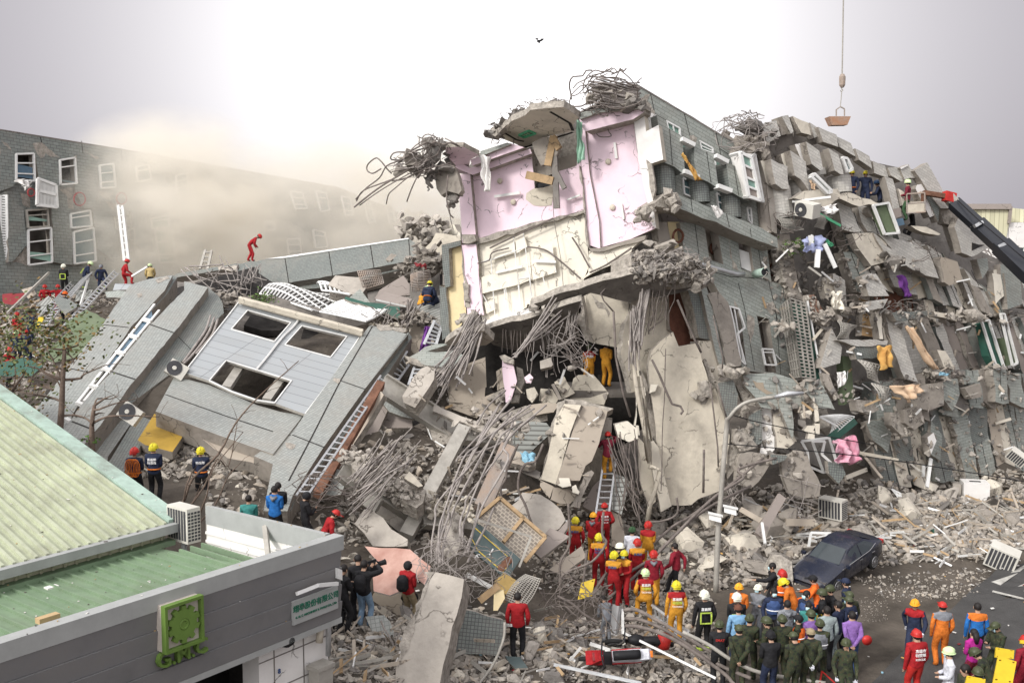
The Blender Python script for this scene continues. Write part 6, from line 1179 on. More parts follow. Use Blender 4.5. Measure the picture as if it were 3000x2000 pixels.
for i, (s_, Y, dY, lab) in enumerate((('O 560,900 640,800 900,640 1000,560 1250,300 1450,120 1640,0 L 900,920 1210,830', 30, 5, 'upper of the long black cables slung across the rescuers'), ('O 600,920 800,760 960,600 1200,360 1400,210 1699,60', 30, 4, 'second long cable slung across the rescuers'), ('O 480,900 600,720 700,690 850,590 1100,370 1280,260 L 1100,830', 29.5, 6, 'cable running from the rubble up to the lamp post'),
                  ('O 730,1010 830,1010 1000,1100 1180,1200 1400,1330 1699,1450', 26, -1.5, 'upper cable lying across the foreground to the soldiers'), ('O 740,1075 860,1085 1060,1170 1300,1330 1500,1450 1699,1530', 26, -1.8, 'middle cable lying across the foreground to the soldiers'), ('O 740,1130 850,1140 1040,1200 1250,1320 1500,1500 1560,1568 1650,1640', 25.6, -1.8, 'lowest cable lying across the foreground'),
                  ('P 0,980 300,1130 560,1300 900,1450 1400,1530 1640,1568', 24.6, -.6, 'thick grey cable crossing in front of the soldiers'), ('O 300,200 310,500 240,650 250,900 330,1040 400,900 440,560', 28, 0, 'cable looping round the mesh of bars left of the rescuers'), ('O 570,260 560,430 590,500 480,640 260,740 240,900', 27.5, 0, 'drooping cable in front of the rescuers'),
                  ('g 1000,0 880,260 740,300 640,450 620,700 730,940 800,1150 900,1350 1030,1440', 29, 0, 'curved brown conduit hooping over the rounded slab'), ('g 620,0 500,250 440,400 430,520 350,680 340,850 100,1400 0,1568', 29.5, 0, 'long bent bar hanging left of the rounded slab'), ('N 1650,1060 1640,1200 1560,1400 1440,1568 1400,1620', 23.6, -.4, 'pale hose curving down beside the man in the red jacket'),
                  ('O 930,335 1010,330 1100,300 1140,250 1130,150', 33, 0, 'grey conduit curling up beside the fire helmet'), ('O 540,1110 420,1040 330,960 215,900', 26.5, 0, 'thin black wire in front of the knot of bars'))):
    mb = MB(); mb.tube(smooth_path(path(s_, Y, dY)), .05 if i < 7 else .035, 6); mk('cable', mb, ['rebar' if i not in (6, 11) else 'steel'], smooth=True, label=lab, cat='cable')
for s_, Y, m_, lab in (('X 2130,1300 2560,1340 3000,1410 3100,1430', 33, 'black', 'thin overhead wire crossing the wing to the right'), ('L 840,470 1100,540 1640,650 1996,715', 33, 'black', 'overhead wire running right from the lamp post')): mb = MB(); mb.tube(smooth_path(path(s_, Y, 4)), .018, 5); mk('overhead_wire', mb, [m_], label=lab, cat='wire')
# long pale bars and boards strewn about : each a thing
for s_, Y0, Y1, w_, h_, m_, lab in (('O 720,1180 1430,1530', 26.2, 24.6, .06, .04, 'wframe', 'long white batten running from the gutter piece to the soldiers'), ('O 190,1425 860,1568', 24.6, 23.8, .08, .05, 'galv', 'aluminium pole with yellow and black stripes at the bottom'), ('O 715,1000 718,1190', 26.3, 26.2, .07, .05, 'wframe', 'upright white strip on the gutter piece'),
       ('N 1330,660 1540,770', 26.4, 26.2, .12, .03, 'wframe', 'white strip lying below the green board'), ('N 1600,750 1440,880', 26, 26, .18, .06, 'wood', 'grey brown plank leaning on the ochre box'), ('N 1390,195 1870,345', 27.6, 27.8, .06, .06, 'steel', 'grey bar lying over the mesh panel'), ('N 1870,345 1770,600', 27.8, 27.4, .06, .06, 'steel', 'grey bar standing at the end of the mesh panel'),
       ('M 310,70 805,165', 41, 41, .13, .1, 'cream2', 'pale post sticking out below the pink bedding'), ('M 440,100 645,355', 41, 40, .1, .08, 'tan', 'pinkish post leaning on the wing'), ('M 1065,220 1060,330', 43, 43, .12, .1, 'wframe', 'short white post at the foot of the wing'), ('M 1140,150 1100,440', 43, 42, .14, .08, 'wframe', 'tall white post at the foot of the wing'), ('M 270,345 480,260', 40, 41, .16, .1, 'plaster', 'cream plank under the pink bedding'),
       ('M 1180,790 1060,940', 38, 37, .16, .1, 'tan', 'pale post leaning in the rubble right of the car'), ('M 815,930 1130,1165', 37, 36, .05, .05, 'wframe', 'thin white rod lying right of the car'), ('M 850,980 1040,1120', 37, 36, .05, .05, 'wframe', 'second thin white rod right of the car'), ('M 1380,790 2091,1105', 40, 36, .12, .06, 'tan', 'long board lying towards the tilted cabinet'), ('M 1040,1010 1640,1200', 37.5, 35.5, .12, .05, 'tan', 'long board lying below the green net'),
       ('M 1160,830 1350,1000', 38, 37, .12, .05, 'taupe', 'short board under the green net'), ('M 500,780 760,1100', 37.5, 35, .06, .05, 'steel', 'rusty bar lying behind the car'), ('M 1600,1130 1890,1290', 36, 35, .16, .05, 'wood', 'board under the tilted cabinet'), ('M 1860,990 1790,1120', 36.5, 36, .06, .06, 'wframe', 'white rod beside the tilted cabinet'), ('M 540,590 700,710', 39, 39, .09, .09, 'tan', 'bent frame bar behind the beige air conditioner'), ('M 1960,490 2030,660', 40, 39.5, .08, .06, 'tan', 'pale bar at the right edge of the rubble'),
       ('L 1500,1450 1480,1568', 33.5, 33.5, .08, .06, 'wframe', 'white upright of the bent frame behind the car'), ('L 1500,1452 1665,1458', 33.5, 33.5, .08, .06, 'wframe', 'white crossbar of the bent frame behind the car'), ('L 1090,1370 1115,1545', 34, 33, .09, .05, 'wframe', 'white strip standing by the lamp post'), ('L 1255,1150 1060,1480', 35, 34, .3, .15, 'taupe', 'brown beam leaning right of the lamp post'), ('L 915,1260 1090,1360', 35.5, 34.5, .18, .1, 'tan', 'tan plank lying behind the lamp post'), ('L 850,1290 805,1420', 35, 34, .07, .07, 'tan', 'thin post of the floodlight'),
       ('L 1290,1365 1530,1370', 36, 36, .25, .12, 'tan', 'flat tan plank by the beige air conditioner'), ('I 230,560 330,440', 40, 40.5, .1, .1, 'cream2', 'broken pale stick on the wing'), ('I 1570,820 1640,740', 46, 47, .12, .1, 'tan', 'pale stick on the upper ledge of the wing'), ('I 1680,810 1830,1000', 46, 45, .12, .1, 'tan', 'leaning pale post on the right of the wing'), ('I 1740,1100 1820,1000', 46, 45, .14, .1, 'wframe', 'bright white stick on the right of the wing'), ('I 1755,1255 1885,1215', 46, 46, .12, .1, 'plaster', 'flat pale stick on the right of the wing'), ('I 290,1200 440,1280', 38, 38, .07, .07, 'wframe', 'white bar sticking out above the pink bedding'),
       ('G 195,1375 300,1450', 40, 40, .08, .08, 'steel', 'grey bar on the wing below the blue bedding'), ('G 330,1180 420,1380', 40.4, 40.4, .16, .08, 'wframe', 'white window bar on the wing below the blue bedding'), ('G 275,1230 265,1380', 40.4, 40.2, .2, .1, 'wframe', 'broad white window bar below the blue bedding'), ('G 215,1110 215,1210', 40.3, 40.3, .2, .08, 'wframe', 'white bar standing on the blue bedding'), ('G 272,925 462,1030', 41, 41.5, .1, .06, 'green', 'bright green rod on the netting of the wing'), ('A 1100,1310 1230,1230', 56, 56, .1, .1, 'wframe', 'white bar on the left slope beside the firefighter in tan'), ('a 640,220 100,750', 57, 50, .12, .12, 'steel', 'long pole slanting down the left slope'), ('a 1160,290 1060,640', 57, 52, .1, .1, 'wframe', 'white pole standing between the ladders'), ('B 220,560 150,800', 41, 40, .08, .08, 'wframe', 'white pole among the branches at the left')):
    a, b = px(s_); mb = MB(); mb.bar(atY(*a, Y0), atY(*b, Y1), w_, h_); mk('board' if m_ in ('wood', 'tan', 'taupe', 'plaster', 'cream2') else 'metal_bar', mb, [m_], label=lab, cat='board' if m_ in ('wood', 'tan', 'taupe', 'plaster', 'cream2') else 'bar')
# bent white frames and wire cages on the wing
for s_, Y, lab in (('L 1420,690 1470,780 1480,900 1600,950 1730,920 1650,660 1420,690', 37.5, 'large bent white window frame at the foot of the wing'), ('L 1510,690 1600,940 1510,690 1615,690 1590,800 1700,900', 37.3, 'thin bent white bars inside the large bent frame'), ('G 60,830 300,800 380,790', 40.6, 'white pole beside the air conditioner on the wing')):
    mb = MB(); P = path(s_, Y)
    for a, b in zip(P, P[1:]):
        if (a - b).length > .02: mb.bar(a, b, .09, .07)
    mk('window_frame', mb, ['wframe'], label=lab, cat='window frame')
grille('balcony_rail', 'L 1575,485 1700,545 1650,665 1860,490', PL(atY(2450, 1240, 38.5), (0, -.8, .5)), 12, 2, 'wframe', 'green and white balcony rail hanging above the pink bedding', 'railing', r=.03, off=0)
mb = MB(); mb.bar(atY(*px('L 1655,680')[0], 38.2), atY(*px('L 1862,510')[0], 38.6), .35, .1); mk('balcony_sill', mb, ['gmetal'], label='dark green sill under the hanging balcony rail', cat='sill')
grille('window_cage', 'I 600,720 790,770 790,920 690,870', PL(atY(2540, 1090, 40.5), (.3, -.9, .2)), 6, 7, 'steel', 'crushed wire window cage below the brown curtain', 'window cage', r=.035, off=0); grille('window_cage', 'I 720,920 870,960 880,1100 780,1080', PL(atY(2580, 1150, 40.3), (.3, -.9, .2)), 6, 2, 'steel', 'curved wire cage lying under the crushed one', 'window cage', r=.03, off=0)
grille('window_cage', 'M 740,460 860,520 985,700 930,745', PL(atY(2640, 1470, 41), (0, -.8, .5)), 4, 5, 'wframe', 'white barred cage lying at the foot of the wing', 'window cage', r=.035, off=.1, warp=.1); grille('wire_netting', 'F 1330,1370 1560,1400 1590,1480 1360,1520', RPn, 16, 10, 'steel', 'sagging wire netting under the round columns', 'netting', r=.012, off=.9); grille('wire_netting', 'G 250,920 400,960 330,1060 240,1040', RPn, 14, 12, 'steel', 'dark wire netting under the torn tarpaulin', 'netting', r=.012, off=1.1); grille('wire_netting', 'I 440,400 600,440 540,550 430,540', RPn, 12, 10, 'steel', 'square wire mesh over cardboard on the wing', 'netting', r=.014, off=1.5)
# cloths
cloth('curtain', 'F 470,770 500,860 650,1030 590,1030', RPn, 1.2, 'orangecloth', 'yellow curtain trailing out of the upper window', 'curtain', .1); cloth('curtain', 'F 730,1265 770,1265 850,1330 800,1380', RPn, 1.3, 'white', 'white towel draped over the tiled ledge', 'towel', .08); cloth('curtain', 'F 1635,1000 1665,1010 1690,1120 1650,1110', RPn, 1.2, 'peach', 'peach cloth beside the tilted window on the wing', 'cloth', .1)
cloth('tarpaulin', 'G 270,880 430,850 420,930 330,940', RPn, 1.9, 'white', 'torn white tarpaulin with black straps on the wing', 'tarpaulin', .15); cloth('bedding', 'G 145,1150 290,1110 320,1250 140,1250', RPn, 1.3, 'lilac', 'lilac blue bedding hanging out of the wing', 'bedding', .25); cloth('cloth', 'G 320,1150 340,1140 410,1190 380,1210', RPn, 1.5, 'green', 'bright green cloth on the wing', 'cloth', .06)
cloth('cloth', 'I 380,160 470,160 470,320 400,290', RPn, 1.6, 'cream', 'crumpled cream cloth on the wing', 'cloth', .2); cloth('curtain', 'I 770,620 880,610 900,770 800,810', RPn, 1.9, 'orangecloth', 'gathered tan curtain hanging over the wire cage', 'curtain', .2); cloth('curtain', 'I 1010,440 1060,460 1290,800 1220,790', RPn, 1.2, 'peach', 'long pink striped curtain stretched down the wing', 'curtain', .15)
cloth('cloth', 'I 890,940 1140,930 1130,1010 1010,1080', RPn, 1.9, 'peach', 'peach sheet spread on the broken ledge', 'sheet', .2); cloth('cloth', 'I 1290,820 1370,840 1360,860 1290,850', RPn, 1.6, 'bluecloth', 'small bright blue cloth on the ledge', 'cloth', .05); cloth('bedding', 'L 1680,700 1830,640 1930,850 1720,880', PL(atY(2490, 1320, 37), (.2, -.9, .4)), .3, 'pinkcloth', 'big bundle of pink patterned bedding at the foot of the wing', 'bedding', .35)
cloth('cloth', 'I 430,830 500,820 510,920 430,960', RPn, 1.9, 'white', 'red and white plastic sheet on the wing', 'sheet', .12); cloth('quilt', 'D 1950,800 1995,805 1990,980 1900,990', PL(atY(1240, 1000, 42), (0, -.9, .3)), .2, 'purple', 'purple patterned quilt hanging behind the ladder frame', 'quilt', .12); cloth('cloth', 'g 640,130 880,140 870,260 720,300', PL(atY(1545, 1340, 32.6), (0, -.7, .7)), .1, 'bluecloth', 'light blue cloth lying on the ledge under the rooms', 'cloth', .1); cloth('cloth', 'I 940,20 1000,20 1040,200 1000,190', RPn, .9, 'purple', 'purple and red clothes hanging in a dark opening of the wing', 'clothes', .15); cloth('cloth', 'A 150,505 240,510 245,570 190,580', BP, 1.2, 'white', 'white bedding bulging from a window of the far block', 'bedding', .3); cloth('cloth', 'E 480,1280 560,1290 560,1310 490,1300', PL(atY(1235, 775, 46), (0, -.7, .7)), .2, 'redcloth' if 'redcloth' in MATS else mat('redcloth', (.40, .04, .05), .8, .15) and 'redcloth', 'red cloth in the debris left of the yellow strip wall', 'cloth', .1)
cloth('net', 'M 1130,880 1250,920 1420,1060 1230,1050', PL(atY(2760, 1590, 37), (0, -.5, .9)), .1, 'gmetal', 'dark green net in the rubble right of the car', 'net', .2); cloth('cloth', 'M 780,950 840,950 860,1030 700,1020', PL(atY(2625, 1585, 37), (0, -.6, .8)), .1, 'pinkcloth', 'magenta cloth on the rubble just behind the car', 'cloth', .06)
# rubble : chunks as things, finest as one mass
TPL = []
for k in range(16):
    mb = MB(); f = k % 4; sc = ((1, .8, .55), (1, .85, .22), (1, .5, .4), (.9, .9, .7))[f]; hullmb(mb, (0, 0, 0), sc, n=(14, 11, 12, 16)[f], M=Matrix.Identity(3)); TPL.append(mb)
CH = []
for k, t in enumerate(TPL):
    me = bpy.data.meshes.new('concrete_chunk'); me.from_pydata(t.v, [], t.f); me.materials.append(MATS[('conc', 'concL', 'rough', 'plaster', 'concD')[k % 5]]); CH.append(me)
def chunks(zone, poly, n, s0, s1, cat='concrete chunk', near=1.0):
    q = px(poly); us = [a for a, b in q]; vs = [b for a, b in q]; k = 0; tries = 0
    while k < n and tries < n * 20:
        tries += 1; u, v = R.uniform(min(us), max(us)), R.uniform(min(vs), max(vs)); ins = False
        for (x0, y0), (x1, y1) in zip(q, q[1:] + q[:1]):
            if (y0 > v) != (y1 > v) and u < (x1 - x0) * (v - y0) / (y1 - y0) + x0: ins = not ins
        if not ins: continue
        p = G(u, v); s = s0 + (s1 - s0) * R.random() ** 2.2; o = bpy.data.objects.new('concrete_chunk', R.choice(CH)); COL.objects.link(o); o.location = p + V((0, 0, s * .18)); o.scale = (s, s * R.uniform(.7, 1.1), s * R.uniform(.6, 1)); o.rotation_euler = (R.gauss(0, .45), R.gauss(0, .45), R.uniform(0, 6.28))
        tag(o, 'broken concrete chunk in the rubble ' + zone, cat, 'concrete chunks ' + zone); k += 1
Z_R = 'L 620,1250 1000,1200 1500,1200 1996,1300 M 500,800 400,1100 P 1500,300 1000,450 500,450 O 1050,560 900,330'
chunks('between the lamp post and the car', Z_R, 95, .16, 1.0); chunks('at the foot of the crumpled wing', 'M 350,350 1400,350 2091,350 2091,1000 1500,1000 1100,1000 700,900', 45, .2, .9); chunks('in front of the red scooter', 'N 1560,1250 1996,1100 O 1100,1350 1100,1568 0,1568 N 1100,1568', 60, .12, .55)
chunks('round the leaning column', 'N 200,1120 700,1100 720,1568 200,1568', 34, .08, .3); chunks('behind the cameramen', 'N 270,380 560,430 980,750 1000,1000 800,1150 450,1150 290,900', 26, .12, .5); chunks('under the leaning tiled block', 'B 1000,1330 1560,1310 1700,1460 N 100,60 B 1000,1568', 24, .15, .6); chunks('on the left slope', 'a 100,500 700,600 1300,600 900,1000 700,1300 0,1400', 26, .2, .6); chunks('behind the rescuers', 'g 0,1000 500,1200 1400,1500 2350,1300 2352,1568 0,1568', 34, .12, .5)
# rubble mass
def in_poly(q, u, v):
    ins = False
    for (x0, y0), (x1, y1) in zip(q, q[1:] + q[:1]):
        if (y0 > v) != (y1 > v) and u < (x1 - x0) * (v - y0) / (y1 - y0) + x0: ins = not ins
    return ins
mbs = MB()
def fine(poly, n, s0, s1, off=.0, mm=(0, 0, 1, 2, 3, 4, 4)):
    q = px(poly); us = [a for a, b in q]; vs = [b for a, b in q]
    for _ in range(n):
        u, v = R.uniform(min(us), max(us)), R.uniform(min(vs), max(vs))
        if not in_poly(q, u, v): continue
        p = G(u, v); s = s0 + (s1 - s0) * R.random() ** 2.5; t = R.choice(TPL); M = Matrix.LocRotScale(p + V((R.uniform(-.1, .1), R.uniform(-.1, .1), s * .15 + off)), Euler((R.gauss(0, .5), R.gauss(0, .5), R.uniform(0, 6.28))), V((s, s * R.uniform(.6, 1.1), s * R.uniform(.6, 1)))); mbs.add(t, M, R.choice(mm))
fine('L 0,1150 2100,1000 M 2200,250 2091,1000 1800,1200 1000,1200 400,1300 P 1500,450 600,480 O 1050,900 900,300 700,0', 9500, .03, .28)
fine('N 150,1000 1000,900 1996,1050 O 1400,1100 1500,1568 N 200,1568', 6000, .03, .2); fine('O 700,900 1400,900 1450,1500 600,1300', 1500, .04, .2); fine('M 900,550 2200,450 2200,1050 1300,1150 800,900', 2200, .06, .3); fine('Q 0,350 1600,250 1400,600 300,600', 800, .02, .12)
fine('B 0,0 1400,0 700,1300 0,1200', 1500, .07, .3); fine('J 900,0 1400,500 K 800,1568 J 200,1568 600,700', 1200, .06, .3); fine('f 0,0 2352,0 2352,1568 0,1568', 1500, .05, .25); fine('C 1400,0 2352,0 2352,600 2400,900 1400,300', 900, .05, .3); fine('c 900,350 1715,350 1715,700 900,700', 300, .012, .05); fine('Q 200,450 1500,450 1300,600 200,650', 260, .012, .045)
fine('O 0,100 1050,0 1100,900 700,1000 0,800', 4000, .03, .2); fine('B 900,1200 2281,1250 2281,1568 900,1568', 2600, .03, .22); fine('A 0,1180 1500,1180 1500,1568 0,1568', 1000, .08, .3)
mk('rubble', mbs, ['conc', 'concL', 'concD', 'tan', 'rough'], kind='stuff', label='crushed concrete rubble covering the ground', cat='rubble', loc=(0, 0, 0))
# scattered sticks in the rubble (one mass) and dust on the wing's ledges
AB = bvh_of([o for o in bpy.data.objects if o.parent in (b2, b1)])
mbs = MB(); mbt = MB()
def dust(poly, n, s0, s1):
    q = px(poly); us = [a for a, b in q]; vs = [b for a, b in q]
    for _ in range(n):
        u, v = R.uniform(min(us), max(us)), R.uniform(min(vs), max(vs))
        if not in_poly(q, u, v): continue
        h = AB.ray_cast(CAM, ray(u, v).normalized())
        if not h[0]: continue
        s = s0 + (s1 - s0) * R.random() ** 2; M = Matrix.LocRotScale(h[0] - ray(u, v).normalized() * .05, Euler((R.gauss(0, .8), R.gauss(0, .8), R.uniform(0, 6.28))), V((s, s * .8, s * .7))); mbs.add(R.choice(TPL), M, R.choice((0, 1, 2)))
for s_, n in (('X 2230,700 2480,725 2700,765 2690,800 2480,860 2300,850 2230,780', 300), ('X 2330,870 2560,880 2730,905 3000,915 3000,955 2730,960 2500,950 2330,940', 400), ('X 2330,1100 2560,1120 2760,1060 3000,1070 3000,1110 2780,1130 2600,1180 2330,1180', 360), ('X 2500,1200 3000,1150 3000,1380 2600,1420', 420), ('X 2240,690 2440,860 2440,1010 2330,1110 2240,900', 350), ('X 2150,1080 2400,1080 2350,1400 2100,1400', 200), ('X 1260,1150 1700,1050 1800,1150 1750,1300 1500,1400 1300,1400', 120), ('X 1850,730 2080,760 2080,830 1850,830', 400)): dust(s_, n, .05, .28)
mk('loose_debris', mbs, ['conc', 'concL', 'concD'], kind='stuff', label='small broken pieces lying on the ledges of the wing', cat='debris', loc=(0, 0, 0))
mbs = MB()
for poly, n, L in (('X 2230,650 3000,880 3000,1400 2500,1420 2230,1100', 170, .7), ('X 1200,950 1750,1050 1750,1400 1200,1400', 40, .6), ('M 700,600 2091,600 1700,1200 700,1100', 0, 1)):
    q = px(poly); us = [a for a, b in q]; vs = [b for a, b in q]
    for _ in range(n):
        u, v = R.uniform(min(us), max(us)), R.uniform(min(vs), max(vs))
        if not in_poly(q, u, v): continue
        h = AB.ray_cast(CAM, ray(u, v).normalized())
        if not h[0]: continue
        d = V((R.uniform(-1, 1), R.uniform(-.3, .3), R.uniform(-1, .6))).normalized() * R.uniform(.2, L); p = h[0] - ray(u, v).normalized() * .12; mi = R.choice((0, 0, 1, 1, 2, 3)); mbs.bar(p, p + d, R.uniform(.02, .09), .03, mi)
for poly, n in (('M 500,700 2091,550 2091,1100 1300,1250 600,1050', 260), ('L 700,1250 1900,1300 1500,1568 700,1568', 160), ('N 200,1100 1996,1000 O 1500,1500 N 200,1568', 200), ('g 0,700 1300,900 1400,1568 0,1568', 120), ('a 0,400 1300,500 800,1400 0,1500', 160)):
    q = px(poly); us = [a for a, b in q]; vs = [b for a, b in q]
    for _ in range(n):
        u, v = R.uniform(min(us), max(us)), R.uniform(min(vs), max(vs))
        if not in_poly(q, u, v): continue
        p = G(u, v) + V((0, 0, .15)); d = V((R.uniform(-1, 1), R.uniform(-1, 1), R.uniform(-.15, .35))).normalized() * R.uniform(.2, 1.1); mbs.bar(p, p + d, R.uniform(.02, .09), .03, R.choice((0, 1, 1, 2, 3)))
mat('litterw', (.7, .68, .64), .8, .15)
mk('splinters', mbs, ['wframe', 'tan', 'steel', 'wood'], kind='stuff', label='splintered battens and rods scattered through the ruins', cat='debris', loc=(0, 0, 0))
# coloured litter on the ground and the green roof
mbs = MB()
for _ in range(240):
    if R.random() < .55: u, v = R.choice([(R.uniform(2650, 3000), R.uniform(1450, 1680)), (R.uniform(2100, 2600), R.uniform(1480, 1650)), (R.uniform(1100, 1700), R.uniform(1700, 2000)), (R.uniform(2300, 3000), R.uniform(1650, 1990))]); p = G(u, v) + V((0, 0, .08))
    else: u, v = R.uniform(0, 900), R.uniform(1560, 1860); h = bvh_roof.ray_cast(CAM, ray(u, v).normalized()) if 'bvh_roof' in globals() else (None,); p = h[0]
    if p is None: continue
    s = R.uniform(.015, .06); a = R.uniform(0, 3.14); mbs.box(p + V((0, 0, .02)), V((math.cos(a), math.sin(a), .1)) * s, V((-math.sin(a), math.cos(a), .1)) * s * .7, V((0, 0, .006)), R.choice((0,) * 14 + (1, 2, 3)))
mk('litter', mbs, ['litterw', 'orangecloth', 'bluecloth', 'redcloth'], kind='stuff', label='small scraps of litter on the ground', cat='litter', loc=(0, 0, 0))
# ================================================================ people
mat('skin', (.42, .26, .18), .6, .08, 4); mat('hair', (.018, .015, .014), .6, .3, 6)
for n_, c_ in dict(red=(.34, .014, .018), dred=(.22, .012, .025), maroon=(.16, .015, .03), yel=(.60, .28, .03), org=(.62, .17, .025), navy=(.02, .028, .06), blk=(.016, .016, .018), jeans=(.20, .30, .42), khaki=(.30, .24, .15), blue=(.02, .14, .42), teal=(.05, .24, .22),
                   wht=(.6, .61, .66), grey=(.20, .21, .23), lgrey=(.28, .33, .33), purp=(.24, .13, .38), magenta=(.38, .02, .22), lblue=(.20, .38, .58), tanc=(.42, .32, .14), hyel=(.66, .56, .03), hwht=(.78, .78, .66), hgrn=(.60, .75, .42), hred=(.46, .03, .025), horg=(.85, .40, .03), hcam=(.06, .07, .035), hblu=(.04, .10, .22),
                   hiv=(.30, .75, .05), orv=(.75, .14, .02), refl=(.62, .72, .15), lime=(.50, .65, .10), white2=(.8, .8, .8), slateb=(.05, .09, .22), mask=(.45, .65, .70), dgreen=(.04, .09, .04)).items(): mat(n_, c_, .8 if n_[0] != 'h' else .4, .25, 5, .7 if n_[0] != 'h' else 0, bscale=9, spec=.3)
def camo():
    m = bpy.data.materials.new('camo'); m.use_nodes = True; t = m.node_tree; b = t.nodes['Principled BSDF']; b.inputs['Roughness'].default_value = .9; tc = t.nodes.new('ShaderNodeTexCoord'); nz = t.nodes.new('ShaderNodeTexNoise'); nz.inputs['Scale'].default_value = 9; nz.inputs['Detail'].default_value = 2
    t.links.new(tc.outputs['Object'], nz.inputs['Vector']); cr = t.nodes.new('ShaderNodeValToRGB'); cr.color_ramp.interpolation = 'CONSTANT'; e = cr.color_ramp.elements; e[0].color = (.015, .017, .012, 1); e[1].position = .42; e[1].color = (.03, .042, .018, 1)
    for p, c in ((.52, (.05, .04, .02, 1)), (.58, (.03, .045, .02, 1)), (.66, (.08, .08, .04, 1))): x = e.new(p); x.color = c
    t.links.new(nz.outputs['Fac'], cr.inputs['Fac']); t.links.new(cr.outputs['Color'], b.inputs['Base Color']); MATS['camo'] = m
camo()
def ik(a, b, l1, l2, pole):
    d = b - a; L = d.length; mx = (l1 + l2) * .998
    if L > mx: b = a + d * (mx / L); d = b - a; L = mx
    c = max(-1, min(1, (l1 * l1 + L * L - l2 * l2) / (2 * l1 * L))); dn = d.normalized(); pv = pole - dn * pole.dot(dn)
    pv = pv.normalized() if pv.length > 1e-4 else dn.orthogonal().normalized()
    return a + dn * (l1 * c) + pv * (l1 * math.sqrt(1 - c * c)), b
POSE = dict(
    stand=dict(), relax=dict(hr=(.24, .12, .9), hl=(-.25, .08, .86)), hips=dict(hr=(.22, .06, 1.02), hl=(-.22, .06, 1.02)), front=dict(hr=(.06, .26, 1.1), hl=(-.08, .26, 1.08)), cross=dict(hr=(-.08, .2, 1.18), hl=(.1, .22, 1.2)), back=dict(hr=(.06, -.17, .92), hl=(-.06, -.17, .92)),
    walk=dict(fr=(.09, .34, .09), fl=(-.09, -.36, .14), hr=(.25, -.16, .92), hl=(-.25, .28, .95), lean=6, ph=.9), step=dict(fr=(.14, .02, .09), fl=(-.2, .3, .34), lean=10, ph=.92, hr=(.25, .1, .9), hl=(-.26, .2, .95)), stepr=dict(fl=(-.12, 0, .09), fr=(.34, .34, .42), lean=18, hr=(.3, .35, .95), hl=(-.2, .1, .95)),
    bend=dict(lean=48, hr=(.2, .42, .78), hl=(-.14, .40, .74), fr=(.16, .12, .09), fl=(-.14, -.1, .09), ph=.93, hd=30), stoop=dict(lean=30, hr=(.16, .4, .9), hl=(-.16, .4, .86), ph=.93, hd=15), crouch=dict(ph=.36, lean=28, fr=(.17, .16, .09), fl=(-.17, -.02, .09), hr=(.2, .42, .42), hl=(-.2, .42, .45), hd=5),
    sit=dict(ph=.42, lean=12, fr=(.14, .42, .09), fl=(-.14, .42, .09), hr=(.16, .36, .6), hl=(-.16, .36, .6)), point=dict(hl=(-.28, .52, 1.3), hr=(.24, .1, .9), lean=4), point2=dict(hr=(.52, .3, 1.35), hl=(-.24, .1, .9)), cam=dict(hr=(.24, .34, 1.5), hl=(.0, .36, 1.42), lean=3), climb=dict(fr=(.1, .12, .35), fl=(-.1, .12, .09), hr=(.18, .38, 1.5), hl=(-.18, .38, 1.3), lean=8, ph=.95), phone=dict(hr=(.08, .3, 1.2), hl=(-.05, .28, 1.12), hd=20), reach=dict(hr=(.3, .46, 1.15), hl=(-.3, .46, 1.1), lean=12))
NP = [0]
